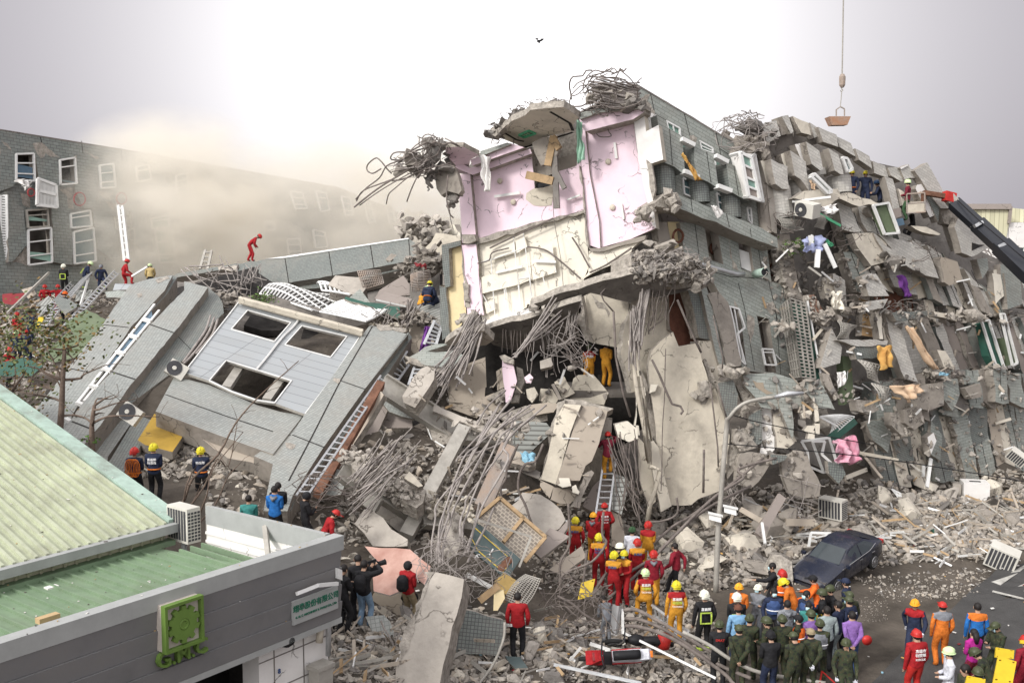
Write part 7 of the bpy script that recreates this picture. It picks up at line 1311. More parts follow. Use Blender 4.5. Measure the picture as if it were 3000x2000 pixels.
def person(label, at_, Y, rz_, top, bot, head='hair', pose='stand', yoke=None, h=1.72, foot=False, shoes='blk', glove='skin', extra='', hz=None, headm='hair', group=None):
    """at_: pixel of the head top (or of the feet when foot=True); Y: depth, None = standing on the ground there"""
    P = dict(ph=.94, lean=0, hr=(.26, .05, .84), hl=(-.26, .05, .84), fr=(.11, .02, .09), fl=(-.11, -.02, .09), hd=0); P.update(POSE[pose]); sc = h / 1.72
    fl = extra.split('|')[0]; u, v = px(at_)[0]; NP[0] += 1; j = random.Random(NP[0])
    ph = P['ph']; lean = rad(P['lean']); ax = V((0, math.sin(lean), math.cos(lean))); fwd = V((0, math.cos(lean), -math.sin(lean)))
    pel = V((0, 0, ph)); T = lambda x, y, z: pel + V((x, 0, 0)) + fwd * y + ax * z
    hd = lean * .6 + rad(P['hd']); hax = V((0, math.sin(hd), math.cos(hd))); hfw = V((0, math.cos(hd), -math.sin(hd))); neck = T(0, 0, .53); hc = neck + hax * .14 + hfw * .02
    topz = (hc + hax * .12).z
    loc = None
    if foot: loc = atY(u, v, Y)
    elif Y:
        loc = atY(u, v, Y) - V((0, 0, topz * sc))
        if at_[0] == 'P' or (at_[0] in 'ONQ' and loc.z < Gz(loc.x, loc.y) - .12): loc = None
    if loc is None:
        z = .5
        for _ in range(12): q = onz(u, v, z + topz * sc); z = z * .5 + Gz(q.x, q.y) * .5
        loc = V((q.x, q.y, z))
    o = root('person', label, 'person', loc, group, rad(rz_)); o.scale = (sc, sc, sc)
    vs, es, rs, seg = [], [], [], []
    def add(p, r, par, kind):
        vs.append(V(p)); rs.append(r); i = len(vs) - 1
        if par is not None: es.append((par, i)); seg.append((par, i, kind))
        return i
    a = add(pel, .155, None, 0); wst = add(T(0, 0, .16), .155, a, 1); ch = add(T(0, 0, .35), .178, wst, 1); ub = add(T(0, -.01, .46), .125, ch, 1); nk = add(neck, .056, ub, 2)
    h0 = add(hc - hax * .02, .088, nk, 2); h1 = add(hc + hax * .06, .075, h0, 2); add(hc - hax * .02 + hfw * .098, .016, h0, 2)
    for s_, hk in ((1, P['hr']), (-1, P['hl'])):
        sh = T(.19 * s_, 0, .45); si = add(sh, .088, ub, 1); W = V(hk) + (V((0, 0, ph - .94)) if pose in ('stand', 'relax', 'hips') else V((0, 0, 0))); W = W + V((j.uniform(-.02, .02), j.uniform(-.02, .02), j.uniform(-.02, .02))); el, W = ik(sh, W, .29, .26, V((s_ * .5, -.8, -.3)))
        e = add(el, .070, si, 1); w_ = add(W, .048, e, 1); d = (W - el).normalized(); sdv = d.cross(V((0, 1, 0)) if abs(d.y) < .8 else V((0, 0, 1))).normalized()
        pm_ = add(W + d * .07, .034, w_, 3)
        for k in range(4): f0 = add(W + d * .115 + sdv * (k - 1.5) * .021, .010, pm_, 3); add(W + d * (.165 - abs(k - 1.3) * .01) + sdv * (k - 1.5) * .024 + V((0, .012, 0)), .008, f0, 3)
        th_ = add(W + d * .075 - sdv * .05, .011, pm_, 3)
    for s_, fk in ((1, P['fr']), (-1, P['fl'])):
        hip = pel + V((.095 * s_, 0, -.04)); hi = add(hip, .115, a, 4); F = V(fk); kn, F = ik(hip, F, .44, .43, V((s_ * .15, 1, 0))); k_ = add(kn, .086, hi, 4); an = add(F, .070, k_, 4); add(F + V((s_ * .03, .16, -.035)), .045, an, 5)
    me = bpy.data.meshes.new('b'); me.from_pydata(vs, es, []); ob = bpy.data.objects.new('b', me); COL.objects.link(ob); md = ob.modifiers.new('s', 'SKIN'); md.use_smooth_shade = True
    sv = me.skin_vertices[0].data
    for k, r in enumerate(rs): sv[k].radius = (r, r); sv[k].use_root = (k == 0)
    ss = ob.modifiers.new('u', 'SUBSURF'); ss.levels = 1; ss.render_levels = 1; dg = bpy.context.evaluated_depsgraph_get(); dg.update()
    m2 = bpy.data.meshes.new_from_object(ob.evaluated_get(dg)); bpy.data.objects.remove(ob); m2.name = 'person_body'; m2.materials.clear()
    for n_ in ('skin', top, 'skin', glove, bot, shoes, yoke or top): m2.materials.append(MATS[n_])
    sg = [(vs[p], vs[q], k) for p, q, k in seg]
    for pl in m2.polygons:
        c = pl.center; best = 9; bk = 1
        for A, B_, k in sg:
            d = B_ - A; t = max(0, min(1, (c - A).dot(d) / max(d.length_squared, 1e-9))); e = (c - A - d * t).length - (.05 if k in (1, 4) else .0)
            if e < best: best = e; bk = k
        if bk == 2 and (c - neck).dot(hax) < .01: bk = 1
        if bk == 0: bk = 4
        if bk == 1 and (c - pel).dot(ax) < .02 and abs(c.x) < .17: bk = 1 if (c - pel).dot(ax) > -.08 else 4
        if bk == 4 and (c - pel).dot(ax) > -.06 and abs(c.x) < .17: bk = 1
        if bk == 1 and yoke and (c - pel).dot(ax) > .37 and abs(c.x) < .23: bk = 6
        pl.material_index = bk
    for v_ in m2.vertices:            # flatten the trunk front to back
        q = v_.co; hgt = (q - pel).dot(ax)
        if -.1 < hgt < .5 and abs(q.x) < .2: dd = (q - pel).dot(fwd); q -= fwd * dd * .22; q.x *= 1.08
    b = bpy.data.objects.new('body', m2); COL.objects.link(b); b.parent = o; WL[b] = WL[o]
    def part(n, mb, m, smooth=True): return mk(n, mb, [m], o, local=True, smooth=smooth)
    X = V((1, 0, 0)); mb = MB()
    def dome(c, rx, ry, rz, lo=-.15, n=12, m=6):
        i0 = len(mb.v)
        for jj in range(m + 1):
            ph_ = math.asin(lo) + (math.pi / 2 - math.asin(lo)) * jj / m
            for ii in range(n): t = 2 * math.pi * ii / n; mb.v.append(c + X * (rx * math.cos(ph_) * math.cos(t)) + hfw * (ry * math.cos(ph_) * math.sin(t)) + hax * (rz * math.sin(ph_)))
        for jj in range(m):
            for ii in range(n): mb.f.append((i0 + jj * n + ii, i0 + jj * n + (ii + 1) % n, i0 + (jj + 1) * n + (ii + 1) % n, i0 + (jj + 1) * n + ii)); mb.m.append(0)
    if head in ('helmet', 'firehelmet', 'cap'):
        k = 1.04 if head == 'firehelmet' else .94 if head == 'helmet' else .84; dome(hc + hax * .035, .125 * k, .150 * k, .125 * k, -.3)
        ring = [hc + hax * (.015 if head != 'cap' else .03) + X * (.13 * k * math.cos(t * .5236)) + hfw * (.158 * k * math.sin(t * .5236)) for t in range(13)]; mb.tube(ring, .012, 5)
        if head == 'cap': mb.box(hc + hax * .045 + hfw * .17, X * .075, hfw * .06, hax * .006)
        else: mb.tube([hc + hax * (.035 + .128 * k * math.cos(t)) + hfw * (.15 * k * math.sin(t)) for t in [q * .35 - 1.2 for q in range(8)]], .014, 5)
        if head == 'firehelmet': mb.tube([hc + hax * -.03 - hfw * .12 + X * x_ for x_ in (-.1, 0, .1)], .03, 5)
        part('helmet' if head != 'cap' else 'cap', mb, headm)
        mb = MB(); dome(hc + hax * .0, .095, .108, .09, -.75); mb.v = [q - hfw * .018 for q in mb.v]; part('hair', mb, 'hair')
    elif head == 'hood': dome(hc + hax * .01, .118, .125, .125, -.85); mb.v = [q - hfw * .02 for q in mb.v]; part('hood', mb, headm)
    else:
        dome(hc + hax * .025, .098, .112, .115, -.55); mb.v = [q - hfw * .022 for q in mb.v]
        if head == 'long': mb.tube([hc - hfw * .07 + hax * .05, hc - hfw * .1 - hax * .1, hc - hfw * .11 - hax * .24], [.08, .085, .05], 8)
        part('hair', mb, headm)
    for s_ in (-1, 1): mb = MB(); mb.lathe(hc + X * .034 * s_ + hfw * .082 + hax * .012, [(0, .010), (.006, .006)], hfw, 6); part('eye', mb, 'hair')
    for s_ in (-1, 1): mb = MB(); mb.tube([hc + X * .090 * s_ + hax * q for q in (-.03, 0, .025)], .014, 5); part('ear', mb, 'skin')
    mb = MB(); mb.box(hc + hfw * .088 - hax * .048, X * .022, hfw * .004, hax * .005); part('mouth', mb, 'dred')
    if 'm' in fl: mb = MB(); mb.box(hc + hfw * .092 - hax * .04, X * .055, hfw * .012, hax * .042); part('face_mask', mb, 'mask')
    if 'p' in fl: # pack
        mb = MB(); c = T(0, -.23, .27); mb.tube([c - ax * .2, c - ax * .12, c + ax * .12, c + ax * .2], [.11, .16, .15, .09], 10); bp_ = part('x', mb, 'blk'); bp_.name = 'backpack'
    tt = lambda x, y, z: T(x, y, z)
    if 's' in fl: # turnout stripes on coat
        for p_, q_ in ((tt(-.15, -.178, .28), tt(.15, -.178, .28)), (tt(-.15, -.178, .0), tt(.15, -.178, .0)), (tt(-.14, -.178, 0), tt(-.14, -.178, .28)), (tt(.14, -.178, 0), tt(.14, -.178, .28))): mb = MB(); mb.bar(p_, q_, .035, .012, nrm=(0, -1, 0)); part('reflective_band', mb, 'lime', False)
        for s_, fk in ((1, P['fr']), (-1, P['fl'])): mb = MB(); F = V(fk); mb.lathe(F + V((0, .005, .09)), [(0, .09), (.06, .095)], (0, 0, 1), 10); part('reflective_band', mb, 'lime', False)
    if 'b' in fl: mb = MB(); r_ = .172; mb.tube([pel + ax * .07 + X * (r_ * 1.05 * math.cos(t * .5236)) + fwd * (r_ * .85 * math.sin(t * .5236)) for t in range(13)], .022, 5); part('belt', mb, 'org')
    if 'v' in fl: # safety vest
        mb = MB(); n = 14; i0 = 0
        for z_, r_ in ((.1, .17), (.25, .182), (.38, .19), (.47, .14)):
            for ii in range(n): t = 2 * math.pi * ii / n; mb.v.append(tt(0, 0, z_) + X * (r_ * 1.1 * math.cos(t)) + fwd * (r_ * .86 * math.sin(t)))
        for jj in range(3):
            for ii in range(n): mb.f.append((jj * n + ii, jj * n + (ii + 1) % n, (jj + 1) * n + (ii + 1) % n, (jj + 1) * n + ii)); mb.m.append(0)
        part('vest', mb, hz or 'orv'); mb = MB()
        mb.tube([tt(0, 0, .2) + X * (.20 * math.cos(t * .5236)) + fwd * (.16 * math.sin(t * .5236)) for t in range(13)], .016, 4); part('reflective_band', mb, 'white2')
    if 'h' in fl: mb = MB(); mb.tube([tt(-.09, -.06, .5), tt(0, -.14, .43), tt(.09, -.06, .5)], [.04, .07, .04], 8); part('collar_hood', mb, 'grey')
    if 'r' in fl: # coil of rope slung over the shoulder
        for k in range(5): mb = MB(); mb.tube([tt(.13 - .26 * (math.sin(t * .5236) * .5 + .5) + .05 * k - .1, -.17 - .01 * k + .32 * max(0, math.cos(t * .5236)) * 0, .24 + .27 * math.cos(t * .5236)) for t in range(13)], .012, 4); part('rope_coil', mb, 'org')
    if '|' in extra:
        for k, (ln, mm) in enumerate(x.split('~') for x in extra.split('|')[1:]): text('back_lettering', ln, tt(0, -.178, .37 - k * .1), (1, 0, 0), ax, .088 if len(ln) < 5 else .07, mm, o, local=True, ext=.003)
    return o
PP = person
# --- cameramen and walkers in front
PP('man in black top and light blue jeans filming, navy backpack', 'N 470,548', 26, -18, 'blk', 'jeans', 'hair', 'cam', extra='p'); PP('man all in black standing left of the cameraman in jeans', 'N 425,508', 26.6, 15, 'blk', 'blk', 'hair', 'phone'); PP('person in black mostly hidden behind the shop corner', 'N 290,590', 26.8, -40, 'blk', 'blk', 'hair', 'phone')
PP('man in red jacket with black hood up, backpack and shoulder bag', 'N 840,552', 26, -32, 'red', 'khaki', 'hood', 'front', extra='p', headm='blk'); PP('man in red and navy jacket standing alone on a blue board', 'N 1757,815', 25, -4, 'red', 'blk', 'hair', 'relax', extra='')
for s_, Y in (('N 1650,1340 1690,1400 1740,1445 1845,1440 1780,1350', 24.6),): thing_slab('blue_board', s_, Y, (0, -.2, 1), .05, 'slate', 'small blue board under the feet of the man in red and navy', 'board')
# --- left cluster behind the shop
PP('firefighter in navy with a coil of orange rope and red helmet', 'B 1120,1322', 30, 0, 'navy', 'blk', 'firehelmet', 'front', headm='hred', extra='rb'); PP('firefighter in navy with yellow helmet, right of the orange rope', 'B 1280,1288', 29.6, 0, 'navy', 'blk', 'firehelmet', 'front', headm='hyel', extra='b|嘉義縣~white2|特搜隊~white2'); PP('firefighter in navy with yellow helmet standing alone by the dark void', 'B 1675,1318', 30.4, 10, 'navy', 'blk', 'firehelmet', 'front', headm='hyel', extra='b|特搜隊~white2')
PP('person in bright blue anorak seen from behind', 'C 1890,55', 28.5, -10, 'blue', 'blk', 'hair', 'front', extra='h'); PP('person in black close behind the bright blue anorak', 'C 1915,30', 29.5, 10, 'blk', 'blk', 'hair', 'front'); PP('person with teal shirt, only head and shoulders above the parapet', 'C 1712,118', 29, 5, 'teal', 'blk', 'hair', 'front'); PP('person in black hooded jacket looking at a phone', 'C 2100,100', 28, -60, 'blk', 'blk', 'hood', 'phone', headm='blk'); PP('man in red with red cap bowing his head', 'C 2222,232', 27.6, -70, 'red', 'blk', 'cap', 'stoop', headm='hred')
# --- ridge and left slope
PP('rescuer all in red bending over on top of the ridge', 'A 2085,1188', RP.hit(733, 768, .3).y + .35, -75, 'red', 'red', 'helmet', 'bend', foot=True, headm='hred', h=1.7, glove='wht')
PP('firefighter in black with white helmet and lime back frame, left slope', 'a 830,112', 57, 5, 'blk', 'blk', 'firehelmet', 'front', headm='hwht', extra='s'); PP('firefighter with yellow green helmet leaning over a pink bag', 'a 1095,85', 58, -60, 'navy', 'navy', 'firehelmet', 'stoop', headm='hgrn', extra='s'); PP('firefighter in dark gear without visible helmet climbing between the ladders', 'a 1320,112', 58, -150, 'navy', 'navy', 'hood', 'step', headm='grey', extra='s'); PP('rescuer in red stepping wide with one leg raised', 'a 1615,48', 56.5, -60, 'red', 'red', 'helmet', 'stepr', headm='hred')
PP('firefighter in tan coat with pale green helmet at the top of the slab', 'A 1252,1212', 57, 20, 'tanc', 'blk', 'firehelmet', 'stoop', headm='hgrn'); PP('rescuer in red sitting in the hollow at the left', 'a 590,378', 56, 200, 'red', 'red', 'helmet', 'sit', headm='hred'); PP('rescuer in red with arm stretched out to the ladder', 'a 760,378', 56, 190, 'red', 'red', 'helmet', 'point2', headm='hred'); PP('person in black with orange helmet climbing in front of the red rescuers', 'a 812,472', 52, -20, 'blk', 'blk', 'helmet', 'stepr', headm='orv', h=1.8)
PP('rescuer in red standing among the branches', 'a 225,742', 50, 180, 'red', 'red', 'helmet', 'front', headm='hred'); PP('firefighter in dark blue reaching up by the yellow stretcher', 'a 405,690', 50, 160, 'navy', 'navy', 'firehelmet', 'reach', headm='hcam'); PP('firefighter in navy with pale green helmet behind the branches', 'a 215,978', 46, 30, 'navy', 'navy', 'firehelmet', 'front', headm='hgrn'); PP('rescuer with a round red helmet showing above the branches', 'a 330,968', 47, 0, 'navy', 'navy', 'helmet', 'front', headm='hred'); PP('rescuer in red at the left edge of the picture', 'a 70,1205', 44, -90, 'red', 'blk', 'helmet', 'reach', headm='hred')
# --- crouching trio, hole, climber
PP('crouching rescuer in navy with yellow helmet, middle of three', 'D 1965,458', 43.5, -15, 'navy', 'navy', 'helmet', 'crouch', headm='hyel', extra='b'); PP('crouching rescuer in orange with white helmet on the left', 'D 1910,500', 44.3, -60, 'yel', 'navy', 'helmet', 'crouch', headm='hgrn'); PP('crouching rescuer with white helmet on the right of three', 'D 2032,482', 44.3, 60, 'navy', 'navy', 'helmet', 'crouch', headm='hgrn')
PP('rescuer in orange yellow with red yoke inside the dark hole', 'K 1360,600', 39.2, 5, 'yel', 'yel', 'helmet', 'front', yoke='red', headm='hcam', extra='|嘉義縣~white2'); PP('rescuer all in orange yellow standing right inside the dark hole', 'K 1500,575', 39, -30, 'yel', 'yel', 'helmet', 'front', headm='hcam'); PP('climber in maroon top and yellow trousers on the ladder', 'g 1990,570', 35.6, 0, 'maroon', 'yel', 'helmet', 'climb', foot=True, headm='hred')
# --- rescuers on the heap
PP('rescuer in red, back lettered TAIWAN RESCUE, red helmet, hands on hips', 'O 578,195', 34.6, 0, 'red', 'red', 'helmet', 'hips', headm='hred', extra='|高雄市~white2|TAIWAN~white2|RESCUE~white2'); PP('rescuer in red jacket with grey hood and orange helmet', 'O 490,268', 34, -25, 'red', 'yel', 'helmet', 'front', headm='horg', extra='h')
PP('leftmost rescuer, red suit with orange yoke and yellow helmet', 'O 355,305', 33, -10, 'red', 'red', 'firehelmet', 'relax', yoke='yel', headm='hyel', extra='|嘉義縣~slateb'); PP('rescuer in red suit with orange yoke below the hooded red jacket', 'O 535,432', 31.5, -5, 'red', 'red', 'firehelmet', 'relax', yoke='yel', headm='hyel', extra='|嘉義縣~slateb|特搜隊~slateb'); PP('person with white helmet half hidden between the red suits', 'O 690,503', 32.4, -80, 'blk', 'blk', 'helmet', 'front', headm='hwht')
PP('person in white coat with dark green helmet', 'O 790,378', 33.6, -10, 'wht', 'blk', 'helmet', 'front', headm='dgreen'); PP('rescuer with red and white helmet and orange yoke', 'O 830,472', 31.4, 0, 'red', 'red', 'firehelmet', 'front', yoke='yel', headm='hred', extra='|嘉義縣~slateb'); PP('rescuer in orange yellow suit with red yoke and red helmet at the back', 'O 912,338', 34, -15, 'yel', 'yel', 'firehelmet', 'front', yoke='red', headm='hred')
PP('rescuer in red suit with orange yoke, lowest of the yellow helmets', 'O 650,568', 30.4, -20, 'red', 'red', 'firehelmet', 'front', yoke='yel', headm='hyel', extra='|嘉義縣~slateb'); PP('rescuer in red suit looking towards the camera under a yellow helmet', 'O 730,557', 31, 150, 'red', 'red', 'helmet', 'front', yoke='yel', headm='hyel', extra='m'); PP('rescuer in long red jacket and yellow trousers, navy hood', 'O 955,562', 30.6, -5, 'dred', 'yel', 'firehelmet', 'relax', headm='hred', extra='h')
PP('bareheaded man in dark red jacket striding left', 'O 1132,500', 32.5, 55, 'dred', 'blk', 'hair', 'walk'); PP('rescuer in orange yellow suit and white helmet stepping up', 'O 895,713', 29, 0, 'yel', 'yel', 'firehelmet', 'step', yoke='red', headm='hgrn', shoes='blk', extra='|嘉義縣~white2|特搜隊~lime|TAIWAN~white2'); PP('rescuer in orange yellow suit and yellow helmet by the red bucket', 'O 1130,798', 27.3, 0, 'yel', 'yel', 'firehelmet', 'relax', yoke='red', headm='hyel', extra='|嘉義縣~white2|特搜隊~lime|TAIWAN~white2')
PP('firefighter in black turnout coat with lime square and white helmet', 'O 1345,868', 27.2, 5, 'blk', 'blk', 'firehelmet', 'relax', headm='hwht', extra='s|嘉義縣~white2', h=1.8)
# --- crowd at the right
PP('firefighter in black with dented cream helmet beside the crowd', 'P 625,548', 29, -5, 'blk', 'blk', 'firehelmet', 'front', headm='hwht', extra='s'); PP('man in orange jacket and orange helmet looking back at the camera', 'P 650,430', 30.5, 160, 'org', 'navy', 'helmet', 'front', headm='horg'); PP('woman in long grey coat with white helmet and mask, arms crossed', 'P 872,440', 30, 140, 'grey', 'grey', 'helmet', 'cross', headm='hwht', extra='m', h=1.64)
PP('bespectacled man in navy and blue vest with a mask', 'P 1050,478', 29.3, 175, 'navy', 'blk', 'hair', 'relax', extra='vm', hz='slateb'); PP('man in black with mask pointing left towards the rubble', 'P 1050,190', 33, 90, 'blk', 'blk', 'hair', 'point', extra='m'); PP('firefighter in orange vest with striped red helmet', 'P 1150,280', 31.5, 10, 'blk', 'blk', 'firehelmet', 'relax', headm='hred', extra='v')
PP('rescuer with big glossy yellow helmet seen from the side', 'P 1310,413', 30.6, 60, 'org', 'grey', 'firehelmet', 'stoop', headm='hyel'); PP('man with black hair and blue shoulder patches', 'P 1425,508', 29.3, 120, 'navy', 'blk', 'hair', 'front', extra='vm', hz='slateb'); PP('person in navy and fluorescent orange with dark cap by the car', 'P 1560,340', 31, 70, 'orv', 'navy', 'cap', 'reach', headm='blk'); PP('person in camouflage net helmet behind the orange vest', 'P 1700,452', 30, 100, 'blk', 'blk', 'helmet', 'front', headm='hcam')
PP('police officer in navy with gold braided cap by the front wheel', 'P 1882,368', 31, 60, 'navy', 'navy', 'cap', 'relax', headm='navy'); PP('person in grey hooded sweatshirt seen from behind', 'P 1205,620', None, 0, 'grey', 'khaki', 'hair', 'front', extra='h'); PP('soldier with camouflage helmet and black vest facing left', 'P 1612,498', 29.3, 70, 'blk', 'camo', 'helmet', 'front', headm='hcam'); PP('person in navy windbreaker with black hair, face to the left', 'P 1790,628', None, 50, 'navy', 'lgrey', 'hair', 'front')
PP('medic in navy marked EMT with camouflage cap', 'P 1920,578', 28.6, 40, 'navy', 'blk', 'cap', 'relax', headm='hcam', extra='m|EMT~white2'); PP('soldier in camouflage at the right rim of the crowd', 'P 1925,520', 29.6, 20, 'camo', 'camo', 'cap', 'relax', headm='hcam'); PP('man in purple shirt holding an orange cap behind him', 'P 1950,748', None, 0, 'purp', 'slateb', 'hair', 'back'); PP('man in light grey sweater, black hair, seen from behind', 'P 1660,688', None, 0, 'lgrey', 'blk', 'hair', 'relax', h=1.78)
PP('person in teal with pale green mask deep in the crowd', 'P 1450,640', 28.6, 150, 'teal', 'blk', 'hair', 'front', extra='m', h=1.62); PP('soldier with camouflage helmet and lilac sleeve', 'P 1480,738', 28, 20, 'purp', 'camo', 'helmet', 'front', headm='hcam'); PP('person in orange and yellow vest with a mask and dark cap', 'P 1340,788', None, 60, 'camo', 'camo', 'cap', 'front', headm='blk', extra='vm', h=1.65); PP('person in light blue top with a brown strap across the back', 'P 640,672', 27.6, 0, 'lblue', 'navy', 'cap', 'relax', headm='woodD', h=1.7)
PP('medic in black with red patch lettered EMAT on the back', 'P 425,862', None, -5, 'blk', 'blk', 'helmet', 'front', headm='hcam', extra='|EMAT~hred', h=1.7); PP('soldier with flat camouflage cap right of the red EMAT patch', 'P 650,905', None, 0, 'camo', 'camo', 'cap', 'back', headm='hcam'); PP('tall soldier behind the flat camouflage cap', 'P 770,788', None, -20, 'camo', 'camo', 'helmet', 'front', headm='hcam'); PP('soldier with netted helmet turned left in mid crowd', 'P 975,818', None, 60, 'camo', 'camo', 'helmet', 'front', headm='hcam'); PP('soldier in light camouflage facing the grey hooded sweatshirt', 'P 1150,798', None, 10, 'camo', 'camo', 'helmet', 'front', headm='hcam')
PP('person in black padded jacket with white shoulder patches', 'P 1015,978', None, 5, 'blk', 'navy', 'helmet', 'front', headm='blk'); PP('soldier in camouflage raising a small red object', 'P 1290,1000', None, 15, 'camo', 'camo', 'cap', 'phone', headm='hcam'); PP('soldier with bleached camouflage cap and white gloves behind his back', 'P 1475,948', None, 0, 'camo', 'camo', 'cap', 'back', headm='khaki', glove='wht'); PP('soldier in grey vest with bright red stripes', 'P 1580,848', None, -10, 'camo', 'camo', 'helmet', 'front', headm='hcam', extra='v', hz='grey'); PP('soldier at the bottom facing the camera with white gloves', 'P 1880,1063', None, 170, 'camo', 'camo', 'helmet', 'relax', headm='hcam', glove='wht')
# --- right corner
PP('rescuer in navy and red with pink scarf and goggled yellow helmet', 'Q 715,605', None, 150, 'navy', 'navy', 'helmet', 'walk', yoke='red', headm='horg', glove='wht', extra=''); PP('man in grey and orange jacket with red cap walking away', 'Q 1030,642', None, -5, 'org', 'org', 'cap', 'relax', yoke='grey', headm='hred'); PP('man in orange, lime and blue jacket, black hair', 'Q 1430,650', None, -10, 'blue', 'blk', 'hair', 'relax', yoke='org'); PP('soldier in camouflage touching his face', 'Q 1660,868', None, 110, 'camo', 'camo', 'cap', 'phone', headm='hcam', extra='m')
PP('man in red jacket with white back lettering and orange red trousers', 'Q 735,968', None, 10, 'red', 'hred', 'helmet', 'relax', headm='hred', extra='|高雄市~white2|特搜隊~white2|RESCUE~white2', h=1.78); PP('person in white coverall with yellow and white helmet and mask', 'Q 1110,1168', None, 80, 'wht', 'wht', 'helmet', 'front', headm='hgrn', extra='m'); PP('person in magenta jacket with black hair', 'Q 1390,948', None, 20, 'magenta', 'maroon', 'long', 'front', h=1.62); PP('soldier crouching beside the yellow stretchers', 'Q 1600,1218', None, 60, 'camo', 'camo', 'helmet', 'stoop', headm='hcam')
PP('dark haired person at the bottom edge beside the white coverall', 'Q 1290,1355', None, 90, 'camo', 'camo', 'hair', 'front'); PP('soldier with camouflage helmet at the very bottom by the stretchers', 'Q 1440,1400', None, 0, 'camo', 'camo', 'helmet', 'front', headm='hcam'); PP('rescuer in dark red at the right edge of the picture', 'Q 1985,1040', None, 20, 'dred', 'dred', 'helmet', 'relax', headm='hred')
# --- on the wing and in the basket
PP('rescuer in navy with orange harness and yellow helmet on the wing', 'G 560,568', 44, 150, 'navy', 'navy', 'helmet', 'point2', headm='hyel', extra='b'); PP('rescuer in navy with yellow helmet and arm held out', 'G 675,575', 44.3, 160, 'navy', 'navy', 'helmet', 'point2', headm='hyel'); PP('rescuer in navy with blue helmet and bright blue pack', 'G 800,655', 44.6, 70, 'navy', 'blk', 'helmet', 'reach', headm='hblu'); PP('person in dark trousers half hidden below the crane basket', 'G 1075,880', 45, 80, 'blk', 'blk', 'helmet', 'step', headm='blk')
PP('man in maroon jacket and cream helmet standing in the crane basket', 'G 1030,650', 44, 60, 'maroon', 'dgreen', 'helmet', 'front', headm='hgrn')
for s_ in ('C 1672,1205', 'C 1745,1215'): PP('police officer in fluorescent yellow green jacket in the shop doorway, %s' % ('left of two' if '1672' in s_ else 'right of two'), s_, 23.2, 10, 'hiv', 'blk', 'cap', 'front', headm='white2' if '1672' in s_ else 'blk', extra='v', hz='hiv')
# ================================================================ vehicles, crane, lamp, trees, dust
mat('carblue', (.014, .018, .035), .25, .15, 1, spec=.6, dirt=.45); mat('tyre', (.02, .02, .02), .9, .2, 4); mat('rim', (.35, .35, .36), .35, .1, 4, metal=.7); mat('chrome', (.6, .6, .6), .2, .05, metal=.9)
def place(o, loc, heading, pitch=0, roll=0):
    f = V(heading).normalized(); o.location = loc; o.rotation_euler = (Matrix.Rotation(math.atan2(f.y, f.x), 3, 'Z') @ Matrix.Rotation(rad(pitch), 3, 'Y') @ Matrix.Rotation(rad(roll), 3, 'X')).to_euler()
def wheel(o, c, r, w_, ax, nsp=5):
    t = mk('wheel', (lambda m: (m.lathe(V(c) - V(ax) * w_ / 2, [(0, r * .82), (w_ * .12, r), (w_ * .88, r), (w_, r * .82)], ax, 22), m)[1])(MB()), ['tyre'], o, local=True, smooth=True)
    for sd_ in (1, -1):
        mb = MB(); c2 = V(c) + V(ax) * (w_ / 2 + .004) * sd_; x = V((1, 0, 0)); z = V((0, 0, 1)); mb.lathe(c2, [(0, r * .24), (.02 , r * .2)], V(ax) * sd_, 12)
        for k in range(nsp * 2): a = math.pi * k / nsp; mb.bar(c2 + (x * math.cos(a) + z * math.sin(a)) * r * .1, c2 + (x * math.cos(a) + z * math.sin(a)) * r * .66, r * .11, .02, nrm=ax)
        mb.tube([c2 + (x * math.cos(t_ * .3307) + z * math.sin(t_ * .3307)) * r * .66 for t_ in range(20)], r * .05, 5); mk('rim', mb, ['rim'], t, local=True)
car = root('parked_car', 'dark blue saloon car thrown nose down on the edge of the rubble', 'car', (0, 0, 0))
# stations: x, z_low, z_belt, z_top, half width low / belt / top
st = [(2.25, .42, .52, .56, .62, .6, .55), (2.15, .28, .62, .68, .80, .80, .70), (1.6, .22, .74, .82, .88, .86, .74), (1.0, .22, .84, .90, .89, .88, .76), (.85, .22, .86, .95, .89, .88, .74), (.15, .22, .90, 1.34, .89, .88, .60), (-.4, .22, .92, 1.44, .89, .88, .60), (-1.0, .22, .94, 1.38, .89, .88, .58), (-1.65, .24, .97, 1.08, .88, .86, .66), (-2.1, .30, .95, 1.02, .82, .80, .66), (-2.28, .42, .85, .90, .66, .64, .56)]
mb = MB(); ring = []
for x, zl, zb, zt, wl, wb, wt in st:
    i = len(mb.v); ring.append(i)
    for y, z in ((wl * .9, zl), (wl, zl + .16), (wb, zb), (wt, zt), (wt * .6, zt + .035), (-wt * .6, zt + .035), (-wt, zt), (-wb, zb), (-wl, zl + .16), (-wl * .9, zl)): mb.v.append(V((x, y, z)))
for a, b in zip(ring, ring[1:]):
    for j in range(10): mb.f.append((a + j, a + (j + 1) % 10, b + (j + 1) % 10, b + j)); mb.m.append(0)
for r_ in (ring[0], ring[-1]): mb.f.append(tuple(r_ + j for j in range(10))); mb.m.append(0)
mk('body', mb, ['carblue'], car, local=True, smooth=True).modifiers.new('e', 'EDGE_SPLIT').split_angle = rad(32)
mat('cglass', (.03, .04, .045), .08, .1, spec=.7)
def gl(n, pts, m='cglass'): mb = MB(); mb.poly(pts); mk(n, mb, [m], car, local=True)
